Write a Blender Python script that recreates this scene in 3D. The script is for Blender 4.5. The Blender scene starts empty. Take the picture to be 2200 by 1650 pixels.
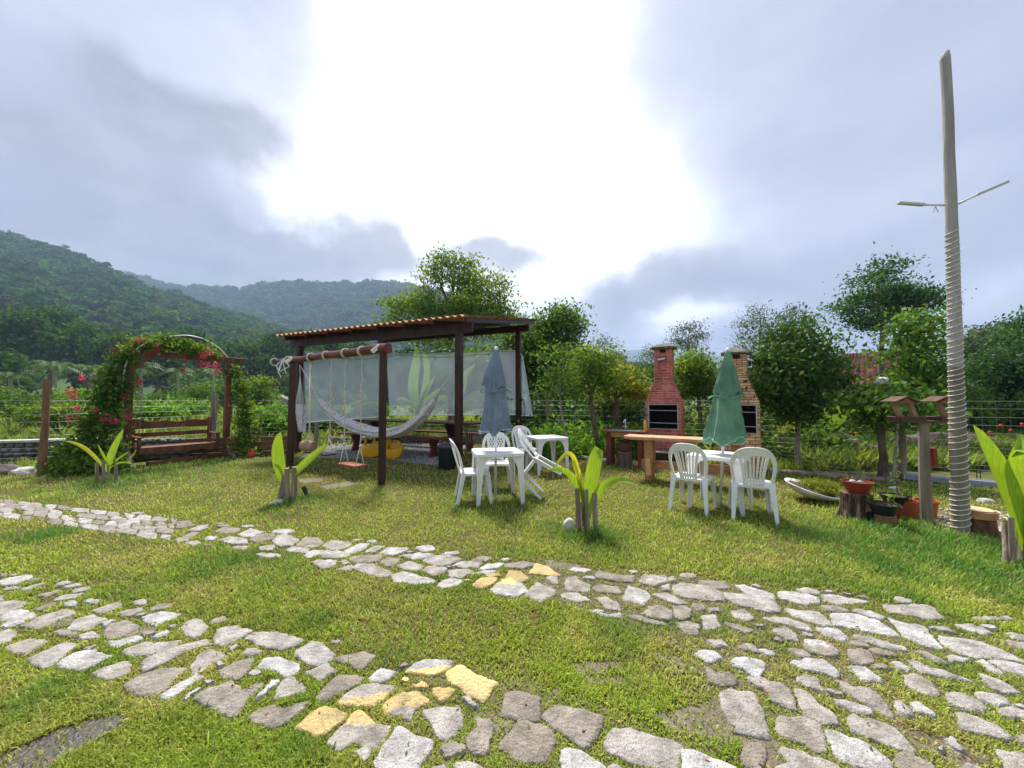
import bpy, math, random
import numpy as np
from mathutils import Vector, Matrix
random.seed(7); RS = np.random.RandomState(11)
R = math.radians; PI = math.pi
sc = bpy.context.scene
COL = sc.collection
# ---------------------------------------------------------------- camera
F, CX, CY, HZ, H = 826.0, 1100.0, 825.0, 860.0, 1.45
PITCH = math.atan((HZ - CY) / F)
cam = bpy.data.cameras.new('camera'); camo = bpy.data.objects.new('camera', cam); COL.objects.link(camo)
camo.location = (0, 0, H); camo.rotation_euler = (PI/2 + PITCH, 0, 0)
cam.sensor_width = 36; cam.lens = 36 * F / 2200; cam.clip_start = 0.05; cam.clip_end = 9000
sc.camera = camo
sc.view_settings.view_transform = 'Standard'; sc.view_settings.look = 'None'
sc.view_settings.exposure = EXPOSURE = 0.80; sc.view_settings.gamma = 1
cy = sc.cycles
cy.use_denoising = True
try: cy.denoiser = 'OPENIMAGEDENOISE'
except Exception: pass
cy.max_bounces = 6; cy.diffuse_bounces = 2; cy.glossy_bounces = 2; cy.transmission_bounces = 3
cy.transparent_max_bounces = 12; cy.volume_bounces = 0; cy.caustics_reflective = False; cy.caustics_refractive = False

def at(x, y, Y):
    """point at forward distance Y seen at photo pixel x, y"""
    dx = (x - CX) / F; dz = (CY - y) / F
    f = math.cos(PITCH) - dz * math.sin(PITCH); u = math.sin(PITCH) + dz * math.cos(PITCH)
    t = Y / f
    return Vector((dx * t, Y, H + u * t))
def gnd(x, y, z=0.0):
    dx = (x - CX) / F; dz = (CY - y) / F
    f = math.cos(PITCH) - dz * math.sin(PITCH); u = math.sin(PITCH) + dz * math.cos(PITCH)
    t = (z - H) / u
    return Vector((dx * t, f * t, z))

# ---------------------------------------------------------------- sun + sky
SUN_EL, SUN_AZ = R(58), R(-12)      # azimuth from +Y towards +X
sl = bpy.data.lights.new('sun', 'SUN'); so = bpy.data.objects.new('sun', sl); COL.objects.link(so)
sl.energy = 4.2; sl.angle = R(10); sl.color = (1.0, 0.95, 0.86)
sdir = Vector((math.sin(SUN_AZ) * math.cos(SUN_EL), math.cos(SUN_AZ) * math.cos(SUN_EL), math.sin(SUN_EL)))
so.rotation_euler = sdir.to_track_quat('Z', 'Y').to_euler(); so.location = (0, 0, 30)

world = bpy.data.worlds.new('World'); sc.world = world; world.use_nodes = True
wt = world.node_tree; wt.nodes.clear(); N = wt.nodes.new; L = wt.links.new
def wmath(op, a, b=None, clamp=False):
    n = N('ShaderNodeMath'); n.operation = op; n.use_clamp = clamp
    for i, v in enumerate((a, b)):
        if v is None: continue
        if isinstance(v, (int, float)): n.inputs[i].default_value = v
        else: L(v, n.inputs[i])
    return n.outputs[0]
def wvec(op, a, b=None):
    n = N('ShaderNodeVectorMath'); n.operation = op
    for i, v in enumerate((a, b)):
        if v is None: continue
        if isinstance(v, tuple): n.inputs[i].default_value = v
        else: L(v, n.inputs[i])
    return n
tc = N('ShaderNodeTexCoord'); sep = N('ShaderNodeSeparateXYZ'); L(tc.outputs['Generated'], sep.inputs[0])
az = wmath('ARCTAN2', sep.outputs[0], sep.outputs[1]); el = wmath('ARCSINE', sep.outputs[2])
comb = N('ShaderNodeCombineXYZ'); L(az, comb.inputs[0]); L(el, comb.inputs[1])
def wnoise(scale, detail, rough, sx=1, sy=1, off=(0, 0, 0)):
    m = wvec('MULTIPLY', comb.outputs[0], (sx, sy, 1)); a = wvec('ADD', m.outputs[0], off)
    n = N('ShaderNodeTexNoise'); n.inputs['Scale'].default_value = scale; n.inputs['Detail'].default_value = detail
    n.inputs['Roughness'].default_value = rough; L(a.outputs[0], n.inputs['Vector']); return n
warp = wnoise(3.2, 5, 0.55)
wc = wvec('SUBTRACT', warp.outputs['Color'], (0.5, 0.5, 0.5)); ws = wvec('MULTIPLY', wc.outputs[0], (0.34, 0.26, 0))
pw = wvec('ADD', comb.outputs[0], ws.outputs[0]).outputs[0]
def skyco(x, y):
    d = at(x, y, 1.0) - Vector((0, 0, H)); d.normalize()
    return math.atan2(d.x, d.y), math.asin(d.z)
def blobs(lst):
    acc = None
    for (x, y, rx, ry, w) in lst:
        a0, e0 = skyco(x, y)
        ca = 1.0 / (1 + ((x - CX) / F) ** 2)
        s = wvec('SUBTRACT', pw, (a0, e0, 0)); m = wvec('MULTIPLY', s.outputs[0], (1 / (rx / F * ca), 1 / (ry / F * ca ** .5), 0))
        d = wvec('DOT_PRODUCT', m.outputs[0], m.outputs[0]); 
        e = wmath('POWER', 2.71828, wmath('MULTIPLY', d.outputs['Value'], -1)); t = wmath('MULTIPLY', e, w)
        acc = t if acc is None else wmath('ADD', acc, t)
    return acc
bright = blobs([(1050, 130, 330, 420, 1.35), (900, 420, 250, 150, 0.8), (1150, 480, 330, 110, 0.9), (640, 430, 90, 60, .45),
                (1250, 560, 200, 60, .5), (1480, 690, 110, 35, .75), (2120, 610, 190, 60, .42), (20, 290, 90, 40, .5), (200, 330, 120, 35, .35),
                (300, 30, 420, 120, .22), (1700, 60, 260, 200, .06), (1180, 620, 90, 60, .5), (2150, 100, 200, 200, .05),
                (1700, 520, 300, 60, .12), (2050, 400, 240, 50, .10)])
dark = blobs([(430, 300, 200, 75, 1.0), (560, 300, 90, 60, .5), (90, 290, 130, 45, .7), (250, 430, 330, 110, .7), (330, 200, 150, 60, .45),
              (120, 540, 300, 90, .55), (650, 560, 180, 48, 1.1), (820, 560, 90, 40, .7), (480, 580, 170, 50, .7),
              (1100, 560, 110, 46, .9), (250, 560, 260, 60, .5), (760, 500, 120, 40, .4), (960, 600, 140, 40, .5), (1010, 540, 60, 30, .4), (1350, 640, 170, 45, .75), (1650, 600, 260, 60, .55), (1500, 560, 160, 45, .4),
              (1900, 650, 120, 28, .35), (1250, 700, 120, 40, .5), (2040, 690, 130, 25, .5), (1650, 760, 160, 30, .35)])
n1 = wnoise(7.0, 7, 0.6, 1, 1.5, (3, 1, 0)); n2 = wnoise(2.4, 5, 0.55, 1, 2.2, (7, 4, 0))
bf = wmath('ADD', bright, wmath('MULTIPLY', wmath('SUBTRACT', n2.outputs[0], 0.5), 0.5))
df = wmath('ADD', dark, wmath('MULTIPLY', wmath('SUBTRACT', n1.outputs[0], 0.5), 0.95))
ramp = N('ShaderNodeValToRGB'); L(wmath('ADD', wmath('MULTIPLY', bf, 0.62), 0.28, True), ramp.inputs[0])
cr = ramp.color_ramp; cr.elements[0].position = 0.0; cr.elements[0].color = (0.225, 0.248, 0.325, 1)
cr.elements[1].position = 1.0; cr.elements[1].color = (1.0, 1.0, 1.0, 1)
for p, c in ((0.3, (0.305, 0.328, 0.41, 1)), (0.5, (0.45, 0.468, 0.55, 1)), (0.74, (0.74, 0.755, 0.82, 1))):
    e = cr.elements.new(p); e.color = c
dm = N('ShaderNodeMapRange'); dm.interpolation_type = 'SMOOTHSTEP'; L(df, dm.inputs[0])
dm.inputs[1].default_value = 0.08; dm.inputs[2].default_value = 0.95; dm.inputs[3].default_value = 0; dm.inputs[4].default_value = 0.85
dcol = N('ShaderNodeValToRGB'); L(n1.outputs[0], dcol.inputs[0])
dcol.color_ramp.elements[0].position = 0.3; dcol.color_ramp.elements[0].color = (0.185, 0.195, 0.235, 1)
dcol.color_ramp.elements[1].position = 0.75; dcol.color_ramp.elements[1].color = (0.33, 0.34, 0.39, 1)
mx = N('ShaderNodeMix'); mx.data_type = 'RGBA'; L(dm.outputs[0], mx.inputs[0]); L(ramp.outputs[0], mx.inputs[6]); L(dcol.outputs[0], mx.inputs[7])
sky = N('ShaderNodeTexSky'); sky.sky_type = 'NISHITA'; sky.sun_disc = False; sky.sun_elevation = SUN_EL; sky.sun_rotation = SUN_AZ
sc10 = wvec('MULTIPLY', mx.outputs[2], (10.3, 10.3, 10.3))
mx2 = N('ShaderNodeMix'); mx2.data_type = 'RGBA'; mx2.inputs[0].default_value = 0.95; L(sky.outputs[0], mx2.inputs[6]); L(sc10.outputs[0], mx2.inputs[7])
bg = N('ShaderNodeBackground'); bg.inputs[1].default_value = 0.1; L(mx2.outputs[2], bg.inputs[0])
wo = N('ShaderNodeOutputWorld'); L(bg.outputs[0], wo.inputs[0])

# ---------------------------------------------------------------- materials
def mat(name, col, rough=0.6, var=0.25, scale=6.0, stretch=(1, 1, 1), bump=0.0, bscale=None, col2=None, translucent=0.0,
        island=0.0, spec=0.4, contrast=(0.35, 0.65), coord='Object', metallic=0.0, tcol=None, hue=0.0):
    m = bpy.data.materials.new(name); m.use_nodes = True; nt = m.node_tree; nt.nodes.clear()
    n = nt.nodes.new; l = nt.links.new
    out = n('ShaderNodeOutputMaterial'); b = n('ShaderNodeBsdfPrincipled')
    b.inputs['Roughness'].default_value = rough; b.inputs['Specular IOR Level'].default_value = spec; b.inputs['Metallic'].default_value = metallic
    tcn = n('ShaderNodeTexCoord'); mp = n('ShaderNodeMapping'); mp.inputs['Scale'].default_value = stretch
    if coord == 'World':
        g = n('ShaderNodeNewGeometry'); l(g.outputs['Position'], mp.inputs[0])
    else: l(tcn.outputs['Object'], mp.inputs[0])
    no = n('ShaderNodeTexNoise'); no.inputs['Scale'].default_value = scale; no.inputs['Detail'].default_value = 6; no.inputs['Roughness'].default_value = 0.6
    l(mp.outputs[0], no.inputs['Vector'])
    rp = n('ShaderNodeValToRGB'); l(no.outputs[0], rp.inputs[0])
    c2 = col2 if col2 else tuple(c * (1 - var) for c in col); c1 = col if col2 else tuple(min(1, c * (1 + var * .6)) for c in col)
    rp.color_ramp.elements[0].position = contrast[0]; rp.color_ramp.elements[0].color = (*c2, 1)
    rp.color_ramp.elements[1].position = contrast[1]; rp.color_ramp.elements[1].color = (*c1, 1)
    colout = rp.outputs[0]
    if island > 0:
        g = n('ShaderNodeNewGeometry'); mr = n('ShaderNodeMapRange'); l(g.outputs['Random Per Island'], mr.inputs[0])
        mr.inputs[3].default_value = 1 - island; mr.inputs[4].default_value = 1 + island
        hs = n('ShaderNodeHueSaturation'); l(mr.outputs[0], hs.inputs['Value']); l(colout, hs.inputs['Color'])
        if hue > 0:
            wn = n('ShaderNodeTexWhiteNoise'); wn.noise_dimensions = '1D'; l(g.outputs['Random Per Island'], wn.inputs['W'])
            m2 = n('ShaderNodeMapRange'); l(wn.outputs[0], m2.inputs[0]); m2.inputs[3].default_value = .5 - hue; m2.inputs[4].default_value = .5 + hue
            l(m2.outputs[0], hs.inputs['Hue'])
        colout = hs.outputs[0]
    l(colout, b.inputs['Base Color'])
    if bump > 0:
        n2 = n('ShaderNodeTexNoise'); n2.inputs['Scale'].default_value = bscale or scale * 4; n2.inputs['Detail'].default_value = 5
        l(mp.outputs[0], n2.inputs['Vector'])
        bp = n('ShaderNodeBump'); bp.inputs['Strength'].default_value = bump; bp.inputs['Distance'].default_value = 0.02
        l(n2.outputs[0], bp.inputs['Height']); l(bp.outputs[0], b.inputs['Normal'])
    sh = b.outputs[0]
    if translucent > 0:
        t = n('ShaderNodeBsdfTranslucent')
        if tcol:
            mm = n('ShaderNodeMix'); mm.data_type = 'RGBA'; mm.blend_type = 'MULTIPLY'; mm.inputs[0].default_value = 1; l(colout, mm.inputs[6]); mm.inputs[7].default_value = (*tcol, 1); l(mm.outputs[2], t.inputs[0])
        else: l(colout, t.inputs[0])
        ms = n('ShaderNodeMixShader'); ms.inputs[0].default_value = translucent; l(b.outputs[0], ms.inputs[1]); l(t.outputs[0], ms.inputs[2]); sh = ms.outputs[0]
    l(sh, out.inputs[0]); return m

def leafmat(name, col, col2, tr=0.4, scale=0.6, isl=0.45, rough=0.6, spec=0.15):
    return mat(name, col, rough=rough, scale=scale, col2=col2, translucent=tr, island=isl, spec=spec, tcol=(1.25, 1.15, 0.6), hue=0.03)

# ---------------------------------------------------------------- mesh helpers
class MB:
    def __init__(s): s.v = []; s.f = []; s.mi = []
    def add(s, vs, fs, mi=0):
        o = len(s.v); s.v.extend([tuple(p) for p in vs]); s.f.extend([tuple(i + o for i in f) for f in fs]); s.mi.extend([mi] * len(fs)); return s
    def tube(s, pts, rad, n=8, mi=0, cap=True, wob=0.0):
        pts = [Vector(p) for p in pts]; m = len(pts)
        if not hasattr(rad, '__len__'): rad = [rad] * m
        vs = []; fs = []; t0 = (pts[1] - pts[0]).normalized()
        a = t0.cross(Vector((0, 0, 1)))
        if a.length < 0.05: a = t0.cross(Vector((0, 1, 0)))
        a.normalize()
        for i, p in enumerate(pts):
            t = (pts[min(i + 1, m - 1)] - pts[max(i - 1, 0)])
            t = t.normalized() if t.length > 1e-9 else t0
            a = (a - t * a.dot(t)); a = a.normalized() if a.length > 1e-6 else t.orthogonal().normalized()
            b = t.cross(a)
            for k in range(n):
                th = 2 * PI * k / n; r = rad[i] * (1 + (random.uniform(-wob, wob) if wob else 0))
                vs.append(p + (a * math.cos(th) + b * math.sin(th)) * r)
        for i in range(m - 1):
            for k in range(n):
                k2 = (k + 1) % n
                fs.append((i * n + k, i * n + k2, (i + 1) * n + k2, (i + 1) * n + k))
        if cap: fs.append(tuple(range(n - 1, -1, -1))); fs.append(tuple((m - 1) * n + k for k in range(n)))
        return s.add(vs, fs, mi)
    def sweep(s, pts, w, t, side, mi=0):
        """rectangular ribbon: w wide along 'side' (vector or list), t thick"""
        pts = [Vector(p) for p in pts]; m = len(pts)
        if not hasattr(w, '__len__'): w = [w] * m
        if not hasattr(t, '__len__'): t = [t] * m
        vs = []; fs = []
        for i, p in enumerate(pts):
            tg = (pts[min(i + 1, m - 1)] - pts[max(i - 1, 0)]).normalized()
            sd = Vector(side[i] if isinstance(side, list) else side); sd = (sd - tg * sd.dot(tg)); sd.normalize()
            nn = tg.cross(sd)
            for (a, b) in ((-1, -1), (1, -1), (1, 1), (-1, 1)): vs.append(p + sd * (a * w[i] / 2) + nn * (b * t[i] / 2))
        for i in range(m - 1):
            for k in range(4):
                k2 = (k + 1) % 4; fs.append((i * 4 + k, i * 4 + k2, i * 4 + 4 + k2, i * 4 + 4 + k))
        fs.append((3, 2, 1, 0)); fs.append(tuple((m - 1) * 4 + k for k in range(4)))
        return s.add(vs, fs, mi)
    def box(s, c, size, rz=0.0, mat=None, mi=0):
        c = Vector(c); M = mat if mat is not None else Matrix.Rotation(rz, 3, 'Z'); hx, hy, hz = [q / 2 for q in size]
        vs = [c + M @ Vector((x * hx, y * hy, z * hz)) for x in (-1, 1) for y in (-1, 1) for z in (-1, 1)]
        return s.add(vs, [(0, 1, 3, 2), (4, 6, 7, 5), (0, 4, 5, 1), (2, 3, 7, 6), (0, 2, 6, 4), (1, 5, 7, 3)], mi)
    def beam(s, a, b, w, h, up=(0, 0, 1), mi=0):
        a = Vector(a); b = Vector(b); t = (b - a).normalized(); sd = t.cross(Vector(up)).normalized()
        return s.sweep([a, b], w, h, sd, mi)
    def lathe(s, prof, n=24, c=(0, 0, 0), mi=0, fn=None, M=None):
        c = Vector(c); vs = []; fs = []
        for i, (r, z) in enumerate(prof):
            for k in range(n):
                th = 2 * PI * k / n; rr = r * (fn(th, z, i) if fn else 1)
                p = Vector((rr * math.cos(th), rr * math.sin(th), z)); vs.append(c + (M @ p if M is not None else p))
        for i in range(len(prof) - 1):
            for k in range(n):
                k2 = (k + 1) % n; fs.append((i * n + k, i * n + k2, (i + 1) * n + k2, (i + 1) * n + k))
        if prof[0][0] > 1e-4: fs.append(tuple(range(n - 1, -1, -1)))
        if prof[-1][0] > 1e-4: fs.append(tuple((len(prof) - 1) * n + k for k in range(n)))
        return s.add(vs, fs, mi)
    def prism(s, outline, y0, y1, M=None, c=(0, 0, 0), mi=0):
        """outline in xz, extruded along y"""
        n = len(outline); c = Vector(c); T = (lambda p: c + (M @ Vector(p) if M is not None else Vector(p)))
        vs = [T((x, y0, z)) for x, z in outline] + [T((x, y1, z)) for x, z in outline]
        fs = [tuple(range(n)), tuple(range(2 * n - 1, n - 1, -1))] + [(i, i + n, (i + 1) % n + n, (i + 1) % n) for i in range(n)]
        return s.add(vs, fs, mi)
    def grid(s, fn, nu, nv, mi=0):
        vs = [fn(i / nu, j / nv) for j in range(nv + 1) for i in range(nu + 1)]
        fs = [(j * (nu + 1) + i, j * (nu + 1) + i + 1, (j + 1) * (nu + 1) + i + 1, (j + 1) * (nu + 1) + i) for j in range(nv) for i in range(nu)]
        return s.add(vs, fs, mi)
    def blob(s, c, r, n=10, m=7, wob=0.15, mi=0, flat=0.0):
        c = Vector(c); rr = r if hasattr(r, '__len__') else (r, r, r); vs = []; fs = []
        ph = [random.uniform(0, 6.28) for _ in range(6)]
        for j in range(m + 1):
            t = PI * j / m
            for i in range(n):
                a = 2 * PI * i / n
                d = Vector((math.sin(t) * math.cos(a), math.sin(t) * math.sin(a), math.cos(t)))
                k = 1 + wob * (math.sin(3 * d.x + ph[0]) * math.cos(2.5 * d.y + ph[1]) + .6 * math.sin(5 * d.z + ph[2] + 3 * d.x) + .5 * math.sin(7 * d.y + ph[3]))
                z = d.z * rr[2] * k
                if flat and z < -flat * rr[2]: z = -flat * rr[2]
                vs.append(c + Vector((d.x * rr[0] * k, d.y * rr[1] * k, z)))
        for j in range(m):
            for i in range(n):
                i2 = (i + 1) % n; fs.append((j * n + i, (j + 1) * n + i, (j + 1) * n + i2, j * n + i2))
        return s.add(vs, fs, mi)
    def blade(s, pts, w, up=(0, 0, 1), fold=0.25, prof=None, mi=0, rot=None):
        """long leaf with a midrib fold"""
        pts = [Vector(p) for p in pts]
        P = []; m = 14
        for i in range(m + 1): P.append(bez(pts, i / m))
        vs = []; fs = []
        for i, p in enumerate(P):
            tg = (P[min(i + 1, m)] - P[max(i - 1, 0)]).normalized()
            sd = tg.cross(Vector(up)); sd = sd.normalized() if sd.length > .05 else tg.orthogonal().normalized()
            nn = sd.cross(tg).normalized(); t = i / m
            ww = w * (prof(t) if prof else (math.sin(PI * min(1, t * .93 + .07)) ** .6)) / 2
            vs += [p - sd * ww + nn * ww * fold, p, p + sd * ww + nn * ww * fold]
        for i in range(m):
            for k in (0, 1): fs.append((i * 3 + k, i * 3 + k + 1, i * 3 + 4 + k, i * 3 + 3 + k))
        return s.add(vs, fs, mi)

def bez(pts, t):
    q = [Vector(p) for p in pts]
    while len(q) > 1: q = [q[i].lerp(q[i + 1], t) for i in range(len(q) - 1)]
    return q[0]
def tag(o, label=None, cat=None, group=None, kind=None):
    if label: o['label'] = label
    if cat: o['category'] = cat
    if group: o['group'] = group
    if kind: o['kind'] = kind
    return o
def link(o, parent=None):
    COL.objects.link(o)
    if parent is not None: o.parent = parent
    return o
def thing(name, loc, label, cat, group=None, rz=0.0):
    o = bpy.data.objects.new(name, None); COL.objects.link(o); o.location = loc; o.rotation_euler = (0, 0, rz); o.empty_display_size = .1
    return tag(o, label, cat, group)
def root_loc(o):
    v = Vector((0, 0, 0))
    while o is not None: v += o.location; o = o.parent
    return v
def build(name, mb, mats, parent=None, smooth=False, bevel=0.0, local=False, subsurf=0, origin=None, edge=35):
    me = bpy.data.meshes.new(name)
    off = Vector((0, 0, 0)) if local else (root_loc(parent) if parent is not None else Vector(origin or (0, 0, 0)))
    me.from_pydata([(x - off.x, y - off.y, z - off.z) for x, y, z in mb.v], [], mb.f)
    if not isinstance(mats, (list, tuple)): mats = [mats]
    for m in mats: me.materials.append(m)
    if len(mats) > 1: me.polygons.foreach_set('material_index', mb.mi)
    if smooth: me.polygons.foreach_set('use_smooth', [True] * len(me.polygons))
    me.validate(); me.update()
    o = bpy.data.objects.new(name, me); link(o, parent)
    if parent is None and origin is not None: o.location = origin
    if bevel:
        b = o.modifiers.new('bevel', 'BEVEL'); b.width = bevel; b.segments = 2; b.limit_method = 'ANGLE'; b.angle_limit = R(edge)
    if subsurf:
        b = o.modifiers.new('sub', 'SUBSURF'); b.levels = b.render_levels = subsurf
    return o
def npmesh(name, V, Fq, mats, parent=None, smooth=False, attrs=None, nside=4, off=None):
    """fast mesh from arrays: V (n,3), Fq (m,k)"""
    me = bpy.data.meshes.new(name); V = np.asarray(V, np.float32)
    if off is None: off = root_loc(parent) if parent is not None else None
    if off is not None: V = V - np.array(off, np.float32)
    k = Fq.shape[1]; me.vertices.add(len(V)); me.vertices.foreach_set('co', V.ravel())
    me.loops.add(Fq.size); me.loops.foreach_set('vertex_index', Fq.astype(np.int32).ravel())
    me.polygons.add(len(Fq)); me.polygons.foreach_set('loop_start', (np.arange(len(Fq)) * k).astype(np.int32))
    if smooth: me.polygons.foreach_set('use_smooth', np.ones(len(Fq), bool))
    for m in (mats if isinstance(mats, (list, tuple)) else [mats]): me.materials.append(m)
    for nm, a in (attrs or {}).items():
        at_ = me.attributes.new(nm, 'FLOAT', 'POINT'); at_.data.foreach_set('value', a.astype(np.float32))
    me.update(calc_edges=True)
    o = bpy.data.objects.new(name, me); return link(o, parent)
def copy_tree(o, parent=None):
    c = o.copy(); COL.objects.link(c); c.parent = parent
    for ch in list(o.children): copy_tree(ch, c)
    return c
def leaves(C, size, up=0.3, aspect=0.5, rs=RS, droop=0.0):
    """rhombic leaf per centre; returns V, F"""
    n = len(C); size = np.broadcast_to(size, (n,)).reshape(n, 1)
    d = rs.normal(size=(n, 3)); d[:, 2] -= droop; d /= np.linalg.norm(d, axis=1, keepdims=True)
    q = rs.normal(size=(n, 3)); q[:, 2] += up * 3
    sd = np.cross(d, q); sd /= np.linalg.norm(sd, axis=1, keepdims=True) + 1e-9
    a = d * size / 2; b = sd * size * aspect / 2; mid = C + a * .15
    V = np.stack([C - a, mid - b, C + a, mid + b], 1).reshape(-1, 3)
    return V, np.arange(n * 4).reshape(n, 4)
def clusters(bl, n, k, cr, rs=RS, shell=2.4):
    """bl: list of (centre, (rx,ry,rz)); n clusters of k leaves"""
    w = np.array([max(r[0] * r[2], 1e-6) for _, r in bl]); w = w / w.sum()
    idx = rs.choice(len(bl), n, p=w)
    cs = np.array([tuple(c) for c, _ in bl])[idx]; rr = np.array([r for _, r in bl])[idx]
    u = rs.normal(size=(n, 3)); u /= np.linalg.norm(u, axis=1, keepdims=True)
    rad = rs.rand(n, 1) ** (1 / shell) * (1 + rs.normal(size=(n, 1)) * .10)
    c = cs + u * rr * rad
    C = np.repeat(c, k, 0) + rs.normal(size=(n * k, 3)) * np.array([cr, cr, cr * .55])
    return C
# ---------------------------------------------------------------- shared materials
M = {}
M['stone'] = mat('granite', (0.56, 0.54, 0.505), rough=0.9, scale=11, col2=(0.235, 0.22, 0.20), bump=0.9, bscale=55, contrast=(0.28, 0.62), coord='World')
M['darkwood'] = mat('dark_stained_wood', (0.048, 0.016, 0.011), rough=0.45, var=0.5, scale=5, stretch=(1, 1, .25), bump=0.25, bscale=30)
M['redwood'] = mat('red_stained_wood', (0.17, 0.035, 0.022), rough=0.38, var=0.5, scale=4, stretch=(.4, 1, 1), bump=0.2, bscale=30)
M['brownwood'] = mat('brown_varnished_wood', (0.19, 0.07, 0.032), rough=0.5, var=0.55, scale=6, stretch=(1, 1, .3), bump=0.4, bscale=30)
M['rawwood'] = mat('raw_orange_wood', (0.60, 0.30, 0.13), rough=0.6, col2=(0.40, 0.17, 0.06), scale=3.5, stretch=(1, 6, 6), bump=0.25, bscale=18)
M['greywood'] = mat('weathered_grey_wood', (0.36, 0.31, 0.25), rough=0.85, col2=(0.19, 0.155, 0.12), scale=9, stretch=(1, 1, .18), bump=0.6, bscale=30)
M['polewood'] = mat('pale_pole_wood', (0.41, 0.37, 0.33), rough=0.85, col2=(0.25, 0.22, 0.19), scale=7, stretch=(1, 1, .12), bump=0.5, bscale=26)
M['postwood'] = mat('brown_post_wood', (0.30, 0.16, 0.085), rough=0.85, col2=(0.15, 0.075, 0.04), scale=9, stretch=(1, 1, .2), bump=0.7, bscale=30)
M['bark'] = mat('bark', (0.20, 0.155, 0.115), rough=0.95, col2=(0.075, 0.055, 0.04), scale=8, stretch=(1, 1, .4), bump=1.0, bscale=22)
M['palebark'] = mat('pale_bark', (0.42, 0.38, 0.32), rough=0.95, col2=(0.20, 0.17, 0.13), scale=12, bump=0.6, bscale=30)
M['bamboo'] = mat('dry_stake', (0.40, 0.33, 0.25), rough=0.8, col2=(0.17, 0.125, 0.09), scale=9, stretch=(3, 3, .25), bump=0.5, bscale=30)
M['white'] = mat('white_plastic', (0.88, 0.88, 0.86), rough=0.33, col2=(0.74, 0.735, 0.70), scale=7, spec=0.5, contrast=(.25, .5))
M['blackplastic'] = mat('black_plastic', (0.018, 0.022, 0.026), rough=0.35, var=0.3, scale=6)
M['red'] = mat('red_plastic', (0.33, 0.035, 0.022), rough=0.4, var=0.3, scale=8)
M['orangeclay'] = mat('orange_pot', (0.50, 0.12, 0.04), rough=0.6, var=0.25, scale=8)
M['metal'] = mat('grey_metal', (0.50, 0.50, 0.50), rough=0.35, var=0.15, scale=8, metallic=0.6)
M['soot_and_shade'] = mat('soot_and_shade', (0.012, 0.011, 0.010), rough=0.95, var=0.4, scale=8)
M['rope'] = mat('rope', (0.70, 0.62, 0.50), rough=0.9, var=0.25, scale=60)
M['ropelight'] = mat('rope_light', (0.82, 0.76, 0.62), rough=0.35, var=0.05, scale=20)
M['soil'] = mat('soil', (0.115, 0.075, 0.05), rough=1, var=0.5, scale=20, bump=0.8)
M['concrete'] = mat('pale_concrete', (0.55, 0.53, 0.50), rough=0.9, var=0.25, scale=10, bump=0.3)
M['rock'] = mat('boulder_rock', (0.22, 0.18, 0.165), rough=0.95, col2=(0.055, 0.045, 0.04), scale=5, bump=1.0, bscale=16, contrast=(.38, .7))
M['wallstone'] = mat('wall_stone', (0.26, 0.25, 0.235), rough=0.95, col2=(0.10, 0.095, 0.09), scale=7, bump=0.8, bscale=30, island=0.35)
M['pipe'] = mat('pale_pipe', (0.72, 0.68, 0.60), rough=0.5, var=0.1, scale=9)

# ---------------------------------------------------------------- ground sheet
def axis(lim, near, n):
    t = np.linspace(-1, 1, n); return np.sign(t) * (near * np.abs(t) + (lim - near) * np.abs(t) ** 6)
gx = axis(4200, 40, 121); gy = axis(4200, 40, 121) + 5
GX, GY = np.meshgrid(gx, gy)
GV = np.stack([GX, GY, np.zeros_like(GX)], -1).reshape(-1, 3)
gi = np.arange(120 * 120); gr, gc = gi // 120, gi % 120
GF = np.stack([gr * 121 + gc, gr * 121 + gc + 1, (gr + 1) * 121 + gc + 1, (gr + 1) * 121 + gc], 1)
gm = bpy.data.materials.new('lawn_ground'); gm.use_nodes = True; nt = gm.node_tree; nt.nodes.clear(); n = nt.nodes.new; l = nt.links.new
go = n('ShaderNodeOutputMaterial'); gb = n('ShaderNodeBsdfPrincipled'); gb.inputs['Roughness'].default_value = 1; gb.inputs['Specular IOR Level'].default_value = .1
geo = n('ShaderNodeNewGeometry')
na = n('ShaderNodeTexNoise'); na.inputs['Scale'].default_value = 1.3; na.inputs['Detail'].default_value = 8; l(geo.outputs['Position'], na.inputs['Vector'])
nb = n('ShaderNodeTexNoise'); nb.inputs['Scale'].default_value = 42; nb.inputs['Detail'].default_value = 6; l(geo.outputs['Position'], nb.inputs['Vector'])
r1 = n('ShaderNodeValToRGB'); l(nb.outputs[0], r1.inputs[0]); e = r1.color_ramp.elements
e[0].position = .3; e[0].color = (0.055, 0.042, 0.020, 1); e[1].position = .68; e[1].color = (0.18, 0.155, 0.055, 1)
r2 = n('ShaderNodeValToRGB'); l(na.outputs[0], r2.inputs[0]); e = r2.color_ramp.elements
e[0].position = .35; e[0].color = (0.09, 0.15, 0.03, 1); e[1].position = .65; e[1].color = (0.17, 0.22, 0.05, 1)
ln = n('ShaderNodeVectorMath'); ln.operation = 'LENGTH'; l(geo.outputs['Position'], ln.inputs[0])
mr = n('ShaderNodeMapRange'); l(ln.outputs['Value'], mr.inputs[0]); mr.inputs[1].default_value = 9; mr.inputs[2].default_value = 16
gmix = n('ShaderNodeMix'); gmix.data_type = 'RGBA'; l(mr.outputs[0], gmix.inputs[0]); l(r1.outputs[0], gmix.inputs[6]); l(r2.outputs[0], gmix.inputs[7])
l(gmix.outputs[2], gb.inputs['Base Color'])
bp = n('ShaderNodeBump'); bp.inputs['Strength'].default_value = .7; bp.inputs['Distance'].default_value = .03; l(nb.outputs[0], bp.inputs['Height']); l(bp.outputs[0], gb.inputs['Normal'])
l(gb.outputs[0], go.inputs[0])
tag(npmesh('ground', GV, GF, gm), kind='structure')

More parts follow.
